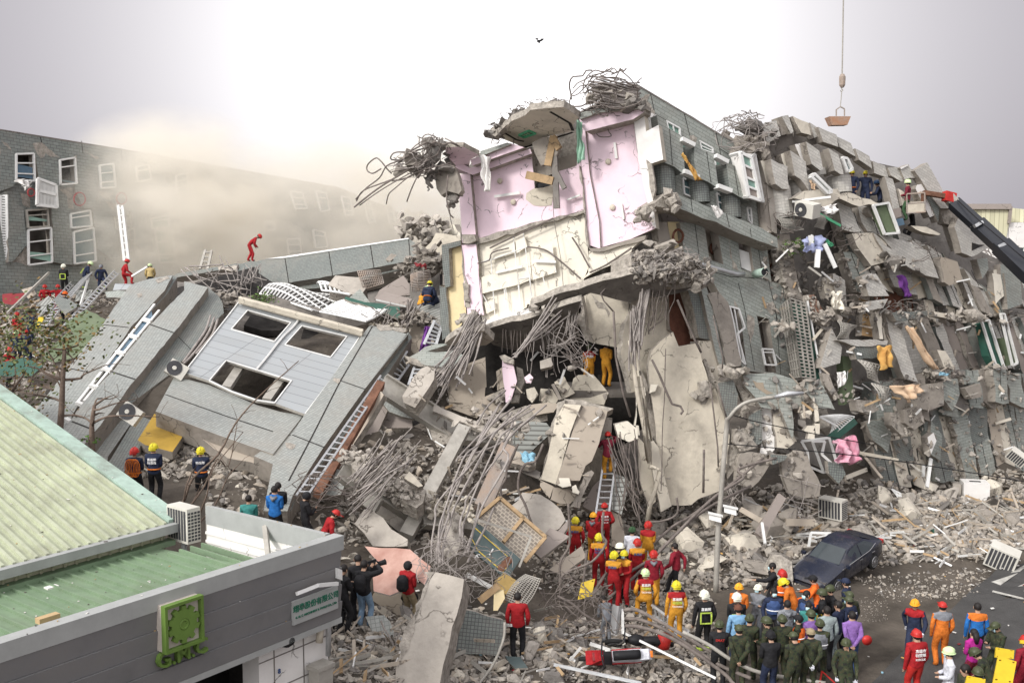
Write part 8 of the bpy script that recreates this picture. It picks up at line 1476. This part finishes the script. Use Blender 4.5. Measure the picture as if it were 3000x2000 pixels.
for sg in (1, -1):
    P_ = lambda x, zb, zt, wb, wt, t: V((x, sg * ((wb * (1 - t) + wt * t) + .012), zb * (1 - t) + zt * t))
    gl('side_window', [P_(.72, .87, 1.0, .88, .73, .1), P_(.72, .87, 1.02, .88, .73, .85), P_(.15, .9, 1.34, .88, .6, .88), P_(-.36, .92, 1.44, .88, .6, .88), P_(-.36, .92, 1.44, .88, .6, .08)]); gl('side_window', [P_(-.44, .92, 1.44, .88, .6, .08), P_(-.44, .92, 1.44, .88, .6, .88), P_(-1.0, .94, 1.38, .88, .58, .86), P_(-1.45, .96, 1.17, .87, .63, .6), P_(-1.35, .95, 1.2, .87, .62, .1)])
    mb = MB(); mb.tube([V((1.0, sg * .885, .875)), V((0, sg * .895, .93)), V((-1.0, sg * .895, .965)), V((-1.5, sg * .84, 1.08))], .014, 5); mk('trim_strip', mb, ['chrome'], car, local=True)
    for x in (-.25, -1.15): mb = MB(); mb.bar((x, sg * .90, .80), (x - .2, sg * .90, .81), .03, .03); mk('door_handle', mb, ['chrome'], car, local=True)
    for x in (.82, -.4, -1.3): mb = MB(); mb.bar((x, sg * .893, .30), (x, sg * .885, .86), .012, .008, nrm=(0, sg, 0)); mk('door_seam', mb, ['black'], car, local=True)
    mb = MB(); mb.box((1.95, sg * .68, .63), (.16, 0, .03), (0, .12, 0), (-.02, 0, .06)); mk('headlight', mb, ['chrome'], car, local=True); mb = MB(); mb.box((-2.12, sg * .66, .88), (.13, 0, 0), (0, .13, 0), (0, 0, .08)); mk('tail_light', mb, ['hred'], car, local=True); mb = MB(); mb.box((.75, sg * 1.0, .95), (.06, 0, 0), (0, .09, 0), (0, 0, .06)); mk('mirror', mb, ['carblue'], car, local=True)
    for x in (1.38, -1.36): wheel(car, (x, sg * .80, .33), .33, .22, (0, 1, 0))
gl('windscreen', [V((.88, -.66, .98)), V((.88, .66, .98)), V((.2, .56, 1.36)), V((.2, -.56, 1.36))]); gl('rear_window', [V((-1.05, -.54, 1.40)), V((-1.05, .54, 1.40)), V((-1.6, .6, 1.13)), V((-1.6, -.6, 1.13))])
fr_ = G(*px('M 195,1500')[0]); bk_ = G(*px('M 590,1350')[0]); hd_ = (fr_ - bk_); hd_.z = 0; hd_.normalize(); place(car, (fr_ + bk_) / 2 + V((hd_.y, -hd_.x, 0)) * .8 + V((0, 0, .1)), hd_, 9, -4); car.scale = (.82, .82, .82)
# scooter and motorcycle
def bike(label, loc, heading, lay, body, seat, scooter):
    o = root('scooter' if scooter else 'motorcycle', label, 'scooter' if scooter else 'motorcycle', loc); R0 = .24 if scooter else .3
    for x in (-.62, .62): wheel(o, (x, 0, R0), R0, .11, (0, 1, 0), 3)
    def q(n, m, pts, r): mb = MB(); mb.tube(smooth_path(pts, 2), r, 8); mk(n, mb, [m], o, local=True, smooth=True)
    q('fork', 'chrome', [(.62, .07, R0), (.45, .07, .75), (.38, .0, .98)], .025); q('handlebar', 'black', [(.36, -.33, 1.02), (.40, 0, .98), (.36, .33, 1.02)], .02); q('seat', 'black', [(-.62, 0, .74), (-.3, 0, .76), (.05, 0, .70)], .12); q('exhaust', 'steel', [(-.1, -.14, .22), (-.45, -.15, .26), (-.78, -.15, .32)], .055)
    if scooter:
        for pts, m, w_ in (([(.52, .32), (.72, .52), (.58, .60), (.46, .98), (.36, .96), (.40, .40), (.2, .26), (.2, .18), (.5, .2)], body, .17), ([(.22, .18), (-.2, .2), (-.25, .28), (.22, .27)], 'black', .16), ([(.0, .30), (.05, .62), (-.3, .68), (-.85, .78), (-.95, .66), (-.55, .48), (-.3, .36)], seat, .17), ([(.0, .28), (-.3, .34), (-.7, .52), (-.3, .5), (.02, .45)], body, .18)):
            mb = MB(); n = len(pts); i = len(mb.v)
            for y in (-w_, w_): mb.v += [V((x, y * (.75 if z > .6 else 1), z)) for x, z in pts]
            mb.f += [tuple(range(n)), tuple(range(2 * n - 1, n - 1, -1))] + [(k, (k + 1) % n, n + (k + 1) % n, n + k) for k in range(n)]; mb.m += [0] * (n + 2); mk('body_panel', mb, [m], o, local=True)
        mb = MB(); mb.box((.55, 0, .72), (.03, 0, .02), (0, .1, 0), (0, 0, .06)); mk('headlight', mb, ['chrome'], o, local=True); mb = MB(); mb.box((-.93, 0, .70), (.03, 0, 0), (0, .08, 0), (0, 0, .04)); mk('tail_light', mb, ['org'], o, local=True)
    else: q('fuel_tank', body, [(-.1, 0, .72), (.1, 0, .8), (.3, 0, .76)], [.1, .15, .16, .12, .08]); q('frame', 'black', [(-.62, 0, R0), (-.2, 0, .35), (.2, 0, .35), (.4, 0, .85)], .04)
    mb = MB(); hullmb(mb, (-.2, 0, .34), (.26, .14, .17), n=14); mk('engine', mb, ['steel'], o, local=True); place(o, loc, heading, 0, lay); return o
bike('red and white scooter lying on its side in the rubble', G(*px('O 620,1450')[0]) + V((0, .1, .2)), (-1, -.12, 0), -62, 'red', 'wht', True); bike('black motorcycle lying behind the red scooter', G(*px('O 850,1370')[0]) + V((0, .3, .2)), (-1, .1, 0), -58, 'black', 'black', False)
# bucket, yellow boards
mb = MB(); c = atY(*px('O 1030,1300')[0], 26); mb.lathe(c, [(0, .15), (.36, .19), (.36, .17), (.1, .14)], (.1, 0, 1), 18); bk2 = mk('bucket', mb, ['hred'], smooth=True, label='red plastic bucket held beside the rescuer in orange yellow', cat='bucket'); mb = MB(); mb.tube([c + V((-.19, 0, .36)), c + V((-.1, 0, .58)), c + V((.12, 0, .58)), c + V((.22, 0, .36))], .008, 5); mk('handle', mb, ['wframe'], bk2)
mat('syel', (.60, .42, .02), .45, .1, 3)
for s_, Y, n_, lab in (('a 505,800 580,800 530,930 455,950', 48, (0, -.7, .7), 'long yellow spine board on the left slope'), ('O 400,800 505,768 480,900 372,930', 27.5, (-.2, -.8, .5), 'yellow plastic board leaning on the knot of bars'), ('Q 1665,1250 1875,1320 1830,1568 1600,1568', 21.6, (0, -.7, .7), 'yellow stretcher standing nearest the right edge'), ('Q 1640,1155 1850,1190 1840,1290 1630,1270', 22.6, (0, -.8, .5), 'yellow stretcher behind the nearest one'), ('Q 1310,1480 1520,1520 1510,1600 1280,1600', 20.6, (0, -.8, .5), 'yellow stretcher lowest at the bottom edge'), ('c 710,585 780,585 775,650 690,690', 25.6, (0, -.9, .3), 'small yellow case in the middle of the crowd'), ('Q 1920,1070 1990,1080 1990,1120 1920,1110', 22.4, (0, -.8, .5), 'yellow strip of equipment at the right edge')):
    q = px(s_); cx = sum(p[0] for p in q) / 4; cy = sum(p[1] for p in q) / 4; hs_ = []
    for sx_, sy_ in ((.7, .78), (.7, -.78), (-.7, .78), (-.7, -.78)):
        a_ = [(cx + (q[1][0] + q[2][0] - q[0][0] - q[3][0]) / 4 * (sx_ + i) + (q[2][0] + q[3][0] - q[0][0] - q[1][0]) / 4 * (sy_ + j), cy + (q[1][1] + q[2][1] - q[0][1] - q[3][1]) / 4 * (sx_ + i) + (q[2][1] + q[3][1] - q[0][1] - q[1][1]) / 4 * (sy_ + j)) for i, j in ((-.12, -.06), (.12, -.06), (.12, .06), (-.12, .06))]; hs_.append('X ' + ' '.join('%.1f,%.1f' % p for p in a_))
    thing_slab('stretcher' if 'case' not in lab else 'case', s_, Y, n_, .05, 'syel', lab, 'stretcher' if 'case' not in lab else 'case', side='syel', holes='/'.join(hs_))
mb = MB(); P = [onz(u, v, .45) for u, v in px('P 1575,1568 1600,1430 1750,1568')]
for a, b in zip(P, P[1:]): mb.bar(a, b, .03, .03)
mk('red_frame', mb, ['hred'], label='thin red metal frame among the soldiers at the bottom', cat='frame')
mb = MB(); c = atY(*px('P 2100,1060')[0], 25.1); mb.lathe(c - V((0, .02, 0)), [(0, .02), (.03, .1), (.09, .13), (.1, .0)], (0, -1, .1), 14); mk('orange_cap', mb, ['hred'], smooth=True, label='orange red helmet held behind the man in purple', cat='helmet')
# grey gutter piece
mb = MB(); P0 = [atY(u, v, 26.4) for u, v in px('O 640,960 725,950 690,1180 620,1150')]
for k in range(8):
    t0, t1 = k / 8, (k + 1) / 8; b_ = lambda t: V((0, -.22 * math.sin(t * 3.14), 0)); mb.poly([P0[0].lerp(P0[1], t0) + b_(t0), P0[0].lerp(P0[1], t1) + b_(t1), P0[3].lerp(P0[2], t1) + b_(t1), P0[3].lerp(P0[2], t0) + b_(t0)])
mk('gutter_piece', mb, ['galv'], smooth=True, label='curved grey sheet metal gutter standing in the rubble', cat='gutter'); PP('person in grey trousers hidden behind the metal gutter', 'O 600,930', 27.2, 20, 'grey', 'grey', 'hair', 'stoop', h=1.3)
# television camera on the shoulder, shoulder bag
vc = root('video_camera', 'black television camera on the shoulder of the man in jeans', 'camera', atY(*px('N 530,600')[0], 25.7)); vc.rotation_euler = (rad(8), 0, rad(-60))
mb = MB(); mb.cub((0, 0, 0), .16, .42, .22); mk('body', mb, ['black'], vc, local=True); mb = MB(); mb.lathe((0, .2, .02), [(0, .06), (.2, .07), (.22, .08)], (0, 1, 0), 12); mk('lens', mb, ['blk'], vc, local=True); mb = MB(); mb.cub((0, .05, .15), .05, .25, .04); mk('handle', mb, ['black'], vc, local=True); mb = MB(); mb.cub((-.085, -.05, -.02), .01, .14, .06); mk('sticker', mb, ['lime'], vc, local=True)
mb = MB(); c = atY(*px('N 855,850')[0], 26.5); mb.tube([c + V((-.22, 0, .02)), c + V((-.15, 0, 0)), c + V((.15, 0, 0)), c + V((.22, 0, .02))], [.06, .14, .14, .06], 10); mk('shoulder_bag', mb, ['blk'], smooth=True, label='black shoulder bag hanging at the hip of the man in red with a hood', cat='bag')
# crane with basket
cr = root('crane', 'black telescopic crane boom with red tip arm and a man basket', 'crane', atY(2900, 720, 46))
def bx(n, a, b, Ya, Yb, w_, h_, m): A = atY(*px(a)[0], Ya); B = atY(*px(b)[0], Yb); mb = MB(); mb.bar(A, B, w_, h_); return mk(n, mb, [m], cr)
mat('boom', (.012, .014, .02), .35, .1, spec=.5)
bx('boom_section', 'e 590,280', 'e 1030,680', 44.5, 43.5, .52, .4, 'boom'); bx('boom_section', 'e 1020,660', 'e 1470,1080', 43.5, 42.5, .6, .45, 'boom'); bx('boom_section', 'e 1450,1060', 'e 2100,1680', 42.5, 40.5, .7, .55, 'boom')
for a, b, Y in (('e 950,720', 'e 1090,640', 43.3), ('e 1370,1100', 'e 1500,1040', 42.3), ('e 1800,1500', 'e 1960,1420', 41.3)): bx('boom_collar', a, b, Y, Y, .13, .55, 'galv')
bx('boom_head', 'e 500,320', 'e 640,210', 44.5, 44.5, .55, .4, 'steel'); bx('tip_arm', 'e 30,95', 'e 420,155', 44.3, 44.4, .2, .2, 'rust'); bx('tip_arm', 'e 410,150', 'e 600,200', 44.4, 44.5, .42, .3, 'hred'); bx('tip_arm', 'e 35,90', 'e 30,380', 44.3, 44.3, .16, .16, 'rust'); mb = MB(); mb.tube([atY(*px(s)[0], y) for s, y in (('e 660,225', 44.2), ('e 1080,620', 43), ('e 1890,1300', 41))], .025, 5); mk('boom_rope', mb, ['black'], cr)
q = [atY(*p, 43.8) for p in px('G 1015,765 1165,755 1170,915 1018,925')]; mb = MB(); o_ = V((.15, 1.1, .1))
for a, b in list(zip(q, q[1:] + q[:1])): mb.bar(a, b, .05, .05); mb.bar(a + o_, b + o_, .05, .05); mb.bar(a, a + o_, .05, .05)
mb.bar(q[0].lerp(q[3], .5), q[1].lerp(q[2], .5), .04, .04); mk('basket_rail', mb, ['rusty'], cr); mb = MB(); f = q[3] + V((0, 0, .0)); mb.hexa([q[3], q[2], q[2] + o_, q[3] + o_, q[3] + V((0, 0, .42)), q[2] + V((0, 0, .42)), q[2] + o_ + V((0, 0, .42)), q[3] + o_ + V((0, 0, .42))]); mk('basket_tray', mb, ['cream2'], cr)
# hook and skip
hk = root('hanging_skip', 'rusty trapezoid steel skip hanging from a crane hook block', 'skip', atY(2467, 366, 44)); A_ = lambda u, v: atY(u, v, 44)
mb = MB(); mb.tube([A_(2483, -700), A_(2467, 222)], .03, 6); mk('cable', mb, ['steel'], hk); mb = MB(); mb.lathe(A_(2467, 257), [(0, .07), (.1, .13), (.45, .14), (.56, .08)], (0, 0, 1), 8); mk('hook_block', mb, ['rusty'], hk)
mb = MB(); mb.tube([A_(2466, 257), A_(2466, 261), A_(2469, 265), A_(2466, 269), A_(2462, 266)], .025, 5); mb.tube([A_(2466, 268), A_(2462, 312)], .02, 5); mk('hook', mb, ['steel'], hk)
mb = MB(); P = [A_(2450, 340), A_(2450, 322), A_(2462, 313), A_(2474, 319), A_(2474, 340)]
for a, b in zip(P, P[1:]): mb.bar(a, b, .045, .045)
mk('bail', mb, ['rusty'], hk); T_ = [A_(2430, 341), A_(2493, 341)]; B_4 = [A_(2437, 367), A_(2483, 366)]; d_ = V((0, .7, 0)); mb = MB(); mb.hexa([B_4[0], B_4[1], B_4[1] + d_ * .7, B_4[0] + d_ * .7, T_[0], T_[1], T_[1] + d_, T_[0] + d_]); mk('tray', mb, ['skipc' if 'skipc' in MATS else mat('skipc', (.33, .26, .21), .8, .25, 3, .3, col2=(.36, .17, .09)) and 'skipc'], hk)
# drone
dr = root('drone', 'tiny dark drone high in the white sky', 'drone', atY(1581, 121, 60)); A_ = lambda u, v: atY(u, v, 60)
mb = MB(); mb.cub(A_(1580, 122), .12, .12, .16); mk('body', mb, ['black'], dr)
for u, v in ((1573, 117), (1589, 118), (1576, 124), (1586, 121)): mb = MB(); mb.tube([A_(1580, 121), A_(u, v)], .02, 4); mk('arm', mb, ['black'], dr); mb = MB(); mb.lathe(A_(u, v), [(0, .03), (.05, .1), (.07, .1)], (0, 0, 1), 8); mk('rotor', mb, ['black'], dr)
# street lamp with cameras
lp = root('street_lamp', 'bent grey street lamp post standing in the rubble behind the rescuers', 'street lamp', G(2097, 1733)); Yl = WL[lp].y
mb = MB(); mb.tube(smooth_path([atY(u, v, Yl) for u, v in ((2097, 1735), (2104, 1560), (2118, 1380), (2131, 1228))]) + smooth_path([atY(u, v, Yl - .2) for u, v in px('L 820,490 870,425 950,370 1060,340 1200,320')], 3), [.09] * 6 + [.08] * 7 + [.055] * 13, 10); mk('post', mb, ['steel'], lp, smooth=True)
mb = MB(); mb.tube([atY(*px('L 1190,322')[0], Yl - .2), atY(*px('L 1300,295')[0], Yl - .3), atY(*px('L 1435,288')[0], Yl - .3)], [.05, .09, .05], 8); mk('lamp_head', mb, ['galv'], lp, smooth=True)
for s_, lab in (('L 700,1325', 'white boxy surveillance camera on the lamp post'), ('L 825,1265', 'white floodlight camera on a stick right of the lamp post')): mb = MB(); c = atY(*px(s_)[0], Yl - .3); mb.box(c, (.18, -.04, -.04), (.02, .09, 0), (.0, .02, .09)); mb.box(c + V((0, -.02, .1)), (.22, -.04, -.04), (.02, .11, 0), (0, 0, .012)); mk('surveillance_camera', mb, ['wframe'], label=lab, cat='camera')
# small things on the shop
mb = MB(); c = FPL.hit(*px('C 1965,1108')[0], -.2); mb.lathe(c, [(0, .16), (.1, .15), (.2, .08)], n1, 14); mk('wall_lamp', mb, ['black'], smooth=True, label='round black lamp on the white tiled pier of the shop', cat='lamp')
text('number_plate', '8', FPL.hit(*px('C 1925,1330')[0], -.3), -d1, (0, 0, 1), .14, 'slateb', label='small house number on the white pier', cat='number plate')
for s_, r_, m_ in (('C 2265,870 2262,1220', .06, 'galv'), ('C 2310,930 2240,960 2205,1060 2200,1130', .075, 'cream2')): mb = MB(); mb.tube([FPL.hit(u, v, -.15) for u, v in px(s_)], r_, 8); mk('wall_pipe', mb, [m_], smooth=True, label='%s pipe at the corner of the shop' % ('straight grey' if m_ == 'galv' else 'bent cream'), cat='pipe')
mb = MB(); c = FPL.hit(*px('C 2210,1300')[0], -.1); mb.box(c + V((0, 0, -.6)), d1 * .2, n1 * .15, V((0, 0, .6))); mb.box(c + V((0, 0, .03)), d1 * .23, n1 * .18, V((0, 0, .04))); mk('meter_cabinet', mb, ['steel'], label='grey metal cabinet at the foot of the shop corner', cat='cabinet')
mb = MB(); c = FPL.hit(*px('C 2335,660')[0], .1); mb.box(c, d1 * .05 + V((0, 0, .03)), n1 * .05, V((0, 0, .11))); mk('fascia_camera', mb, ['wframe'], label='small white camera at the corner of the fascia', cat='camera')
mat('card', (.50, .36, .20), .9, .1, 2)
mb = MB(); c = onz(*px('C 330,985')[0], 4.1); mb.box(c + V((0, 0, .06)), d1 * .2, d2 * .08, V((0, 0, .05))); mk('cardboard_box', mb, ['card'], label='flattened cardboard box behind the fascia on the green roof', cat='box')
mb = MB(); c = onz(*px('C 355,750')[0], 4.1); mb.box(c, d1 * .12, d2 * .08, V((0, 0, .02))); mk('white_carton', mb, ['white'], label='small white carton on the green roof', cat='carton')
RB_ = bvh_of([o for o in bpy.data.objects if o.parent == gb]); mbs = MB()
for _ in range(420):
    u, v = R.uniform(0, 960), R.uniform(1200, 1860); h = RB_.ray_cast(CAM, ray(u, v).normalized())
    if h[0] and abs(h[1].z) > .8: s = R.uniform(.006, .022) * (2.2 if R.random() < .08 else 1); a = R.uniform(0, 3.14); mbs.box(h[0] + V((0, 0, .012)), V((math.cos(a), math.sin(a), 0)) * s, V((-math.sin(a), math.cos(a), 0)) * s * .6, V((0, 0, .006)), R.choice((0, 0, 1, 2)))
mk('roof_litter', mbs, ['litterw', 'card', 'inner'], kind='stuff', label='bits of grit and paper on the green roofs', cat='litter', loc=(0, 0, 0))
# ---- trees
mat('bark', (.16, .12, .095), .95, .3, 6, .4); mat('leafA', (.10, .12, .045), .8, .4, 3); mat('leafB', (.17, .11, .04), .8, .3, 3); mat('leafC', (.10, .19, .04), .8, .2, 3)
def tree(label, Y, limbs, leaves, name='bare_tree', lm=('leafA', 'leafB'), ls=.11):
    """limbs: (pixel path, start radius, end radius); leaves: (pixel centre, spread m, count)"""
    o = root(name, label, 'tree', atY(*px(limbs[0][0])[0], Y)); mb = MB(); tips = []
    for k, (s_, r0, r1) in enumerate(limbs):
        P = smooth_path([p + V((0, (R.uniform(-.25, .25) if k else 0) * i, 0)) for i, p in enumerate(path(s_, Y))], 3); n = len(P); m_ = mb if k == 0 else MB(); m_.tube(P, [r0 + (r1 - r0) * i / (n - 1) for i in range(n)], 7 if k == 0 else 5)
        for i in range(n // 2, n, 2):
            d = V((R.uniform(-1, 1), R.uniform(-.6, .6), R.uniform(-.1, 1))).normalized() * R.uniform(.25, .7); m_.tube([P[i], P[i] + d * .5 + V((0, 0, .04)), P[i] + d], [r1 * .8, r1 * .5, .006], 4); tips.append(P[i] + d)
        mk('trunk' if k == 0 else 'limb', m_, ['bark'], o, smooth=True)
    lb = MB()
    for s_, sp, n in leaves:
        c = atY(*px(s_)[0], Y)
        for _ in range(int(n * .55)):
            p = c + V((R.gauss(0, sp), R.gauss(0, sp * .6), R.gauss(0, sp * .6))); a = V((R.uniform(-1, 1), R.uniform(-1, 1), R.uniform(-.8, .4))).normalized() * ls * R.uniform(.7, 1.6); b = a.orthogonal().normalized() * ls * .4; lb.poly([p, p + a * .5 + b, p + a, p + a * .5 - b], R.choice((0, 0, 1)))
    if lb.v: mk('crown', lb, list(lm), o)
    return o
tree('spindly tree with bare crooked limbs left of the tilted block', 31, [('B 495,1240 515,1000 525,750 540,500', .11, .06), ('B 525,755 420,700 330,650 250,620', .05, .015), ('B 525,750 640,745 740,690 900,620', .05, .015), ('B 540,500 440,480 340,450', .04, .012), ('B 540,490 620,470 700,440', .04, .012), ('B 520,930 400,900 310,850 180,840', .045, .012), ('B 515,1050 600,1050 700,1090 770,1110', .035, .012), ('B 540,505 480,540 380,600', .03, .01), ('B 525,760 430,560 330,470', .035, .01), ('B 540,500 600,580 620,620', .03, .01)], [('a 600,1060', .9, 420), ('a 850,1120', .7, 260), ('a 300,1150', .9, 260), ('a 150,900', .8, 200), ('a 500,960', .6, 160), ('a 1290,1020', .12, 22), ('a 850,1000', .5, 120)])
tree('second thin tree with two forked limbs before the tilted block', 29, [('B 775,1430 768,1250 770,1100 790,960', .10, .05), ('B 785,1000 850,985 950,950 1080,930', .04, .012), ('B 775,1110 880,1060 1000,1035 1330,1055', .045, .012), ('B 770,1110 680,1070 560,1050', .035, .01), ('B 790,970 800,910 860,930 930,900', .03, .01), ('B 775,1260 740,1240 700,1250', .02, .01)], [('B 750,1240', .12, 60), ('B 760,1390', .14, 60)], lm=('leafC', 'leafC'), ls=.09)
tree('dark leafy shrubbery tangled with twigs at the left edge', 33, [('B -60,1300 60,1000 100,850 200,700', .09, .03), ('B 60,1000 160,900 300,880', .04, .01), ('B 40,1050 120,1000 230,1000', .03, .01), ('B 80,900 0,760 -40,700', .03, .01), ('B 60,1000 120,760 60,600 0,540', .03, .01), ('B 100,850 250,800 330,640', .03, .01)], [('B 60,340', 1.0, 330), ('B 100,560', .9, 300), ('B 60,830', 1.0, 340), ('B 200,960', .7, 200), ('B 260,330', .9, 260)])
tree('tall bare curved sapling rising in front of the metal facade', 26, [('C 1230,200 1270,150 1330,0 X 640,1330 690,1240 760,1160 875,1057', .045, .012), ('C 1320,180 1400,60 1480,-120 X 650,1380 682,1240', .03, .01), ('C 1340,330 1440,100 1470,-60 X 720,1260', .028, .01), ('C 1335,350 1480,180 1560,0 X 700,1360', .028, .01), ('C 1260,200 1300,40 1330,-60', .03, .012), ('C 1325,180 1350,100 1400,30', .025, .012)], [], 'bare_sapling')
for s_, Y, lab in (('H 1510,235', 40.3, 'small green plant growing on the ledge above the blue bedding'), ('D 700,590', 45.4, 'dry weeds on the fallen roof strip'), ('D 1200,715', 45.0, 'tuft of weeds right of the dry weeds on the roof strip')):
    mb = MB(); c = atY(*px(s_)[0], Y)
    for _ in range(160): p = c + V((R.gauss(0, .28), R.gauss(0, .1), R.gauss(0, .16))); a = V((R.uniform(-1, 1), R.uniform(-.5, .5), R.uniform(-.2, 1))).normalized() * .14; b = a.orthogonal().normalized() * .03; mb.poly([p, p + a * .5 + b, p + a, p + a * .5 - b], R.choice((0, 1)))
    mk('weeds', mb, ['leafC', 'leafA'], kind='stuff', label=lab, cat='weeds')
# ---- dust cloud drifting off the far block
mb = MB(); mb.cub((0, 0, 0), 2, 2, 2); du = mk('dust_cloud', mb, [], kind='stuff', label='cream coloured dust cloud drifting in front of the far block', cat='dust cloud', loc=(0, 0, 0)); du.location = (-15, 68.5, 14.5); du.scale = (17, 11, 10)
m = bpy.data.materials.new('dust'); m.use_nodes = True; t = m.node_tree; t.nodes.clear(); out = t.nodes.new('ShaderNodeOutputMaterial'); pv = t.nodes.new('ShaderNodeVolumePrincipled'); t.links.new(pv.outputs[0], out.inputs['Volume']); pv.inputs['Color'].default_value = (1, .965, .89, 1); pv.inputs['Anisotropy'].default_value = .1
tc = t.nodes.new('ShaderNodeTexCoord')
def M_(op, a, b=None, c=None):
    n = t.nodes.new('ShaderNodeMath'); n.operation = op
    for i, x in enumerate((a, b, c)):
        if x is None: continue
        if hasattr(x, 'links'): t.links.new(x, n.inputs[i])
        else: n.inputs[i].default_value = x
    return n.outputs[0]
def lobe(c, r, amp):
    mp = t.nodes.new('ShaderNodeMapping'); mp.vector_type = 'TEXTURE'; mp.inputs['Location'].default_value = c; mp.inputs['Scale'].default_value = r; t.links.new(tc.outputs['Object'], mp.inputs['Vector']); ln = t.nodes.new('ShaderNodeVectorMath'); ln.operation = 'LENGTH'; t.links.new(mp.outputs[0], ln.inputs[0]); f = M_('SUBTRACT', 1, ln.outputs['Value']); f = M_('MAXIMUM', f, 0); f = M_('POWER', f, 1.3); return M_('MULTIPLY', f, amp)
d_ = M_('ADD', lobe((-.42, 0, -.2), (.52, .9, .8), 1.5), lobe((.4, .1, -.1), (.85, .95, .8), .45)); nz = t.nodes.new('ShaderNodeTexNoise'); nz.inputs['Scale'].default_value = 3.4; nz.inputs['Detail'].default_value = 6; nz.inputs['Roughness'].default_value = .6; t.links.new(tc.outputs['Object'], nz.inputs['Vector'])
nn = t.nodes.new('ShaderNodeMapRange'); nn.inputs['From Min'].default_value = .4; nn.inputs['From Max'].default_value = .6; nn.inputs['To Min'].default_value = .08; nn.inputs['To Max'].default_value = 1.9; t.links.new(nz.outputs['Fac'], nn.inputs['Value']); t.links.new(M_('MULTIPLY', M_('MULTIPLY', d_, nn.outputs[0]), .75), pv.inputs['Density']); du.data.materials.append(m)
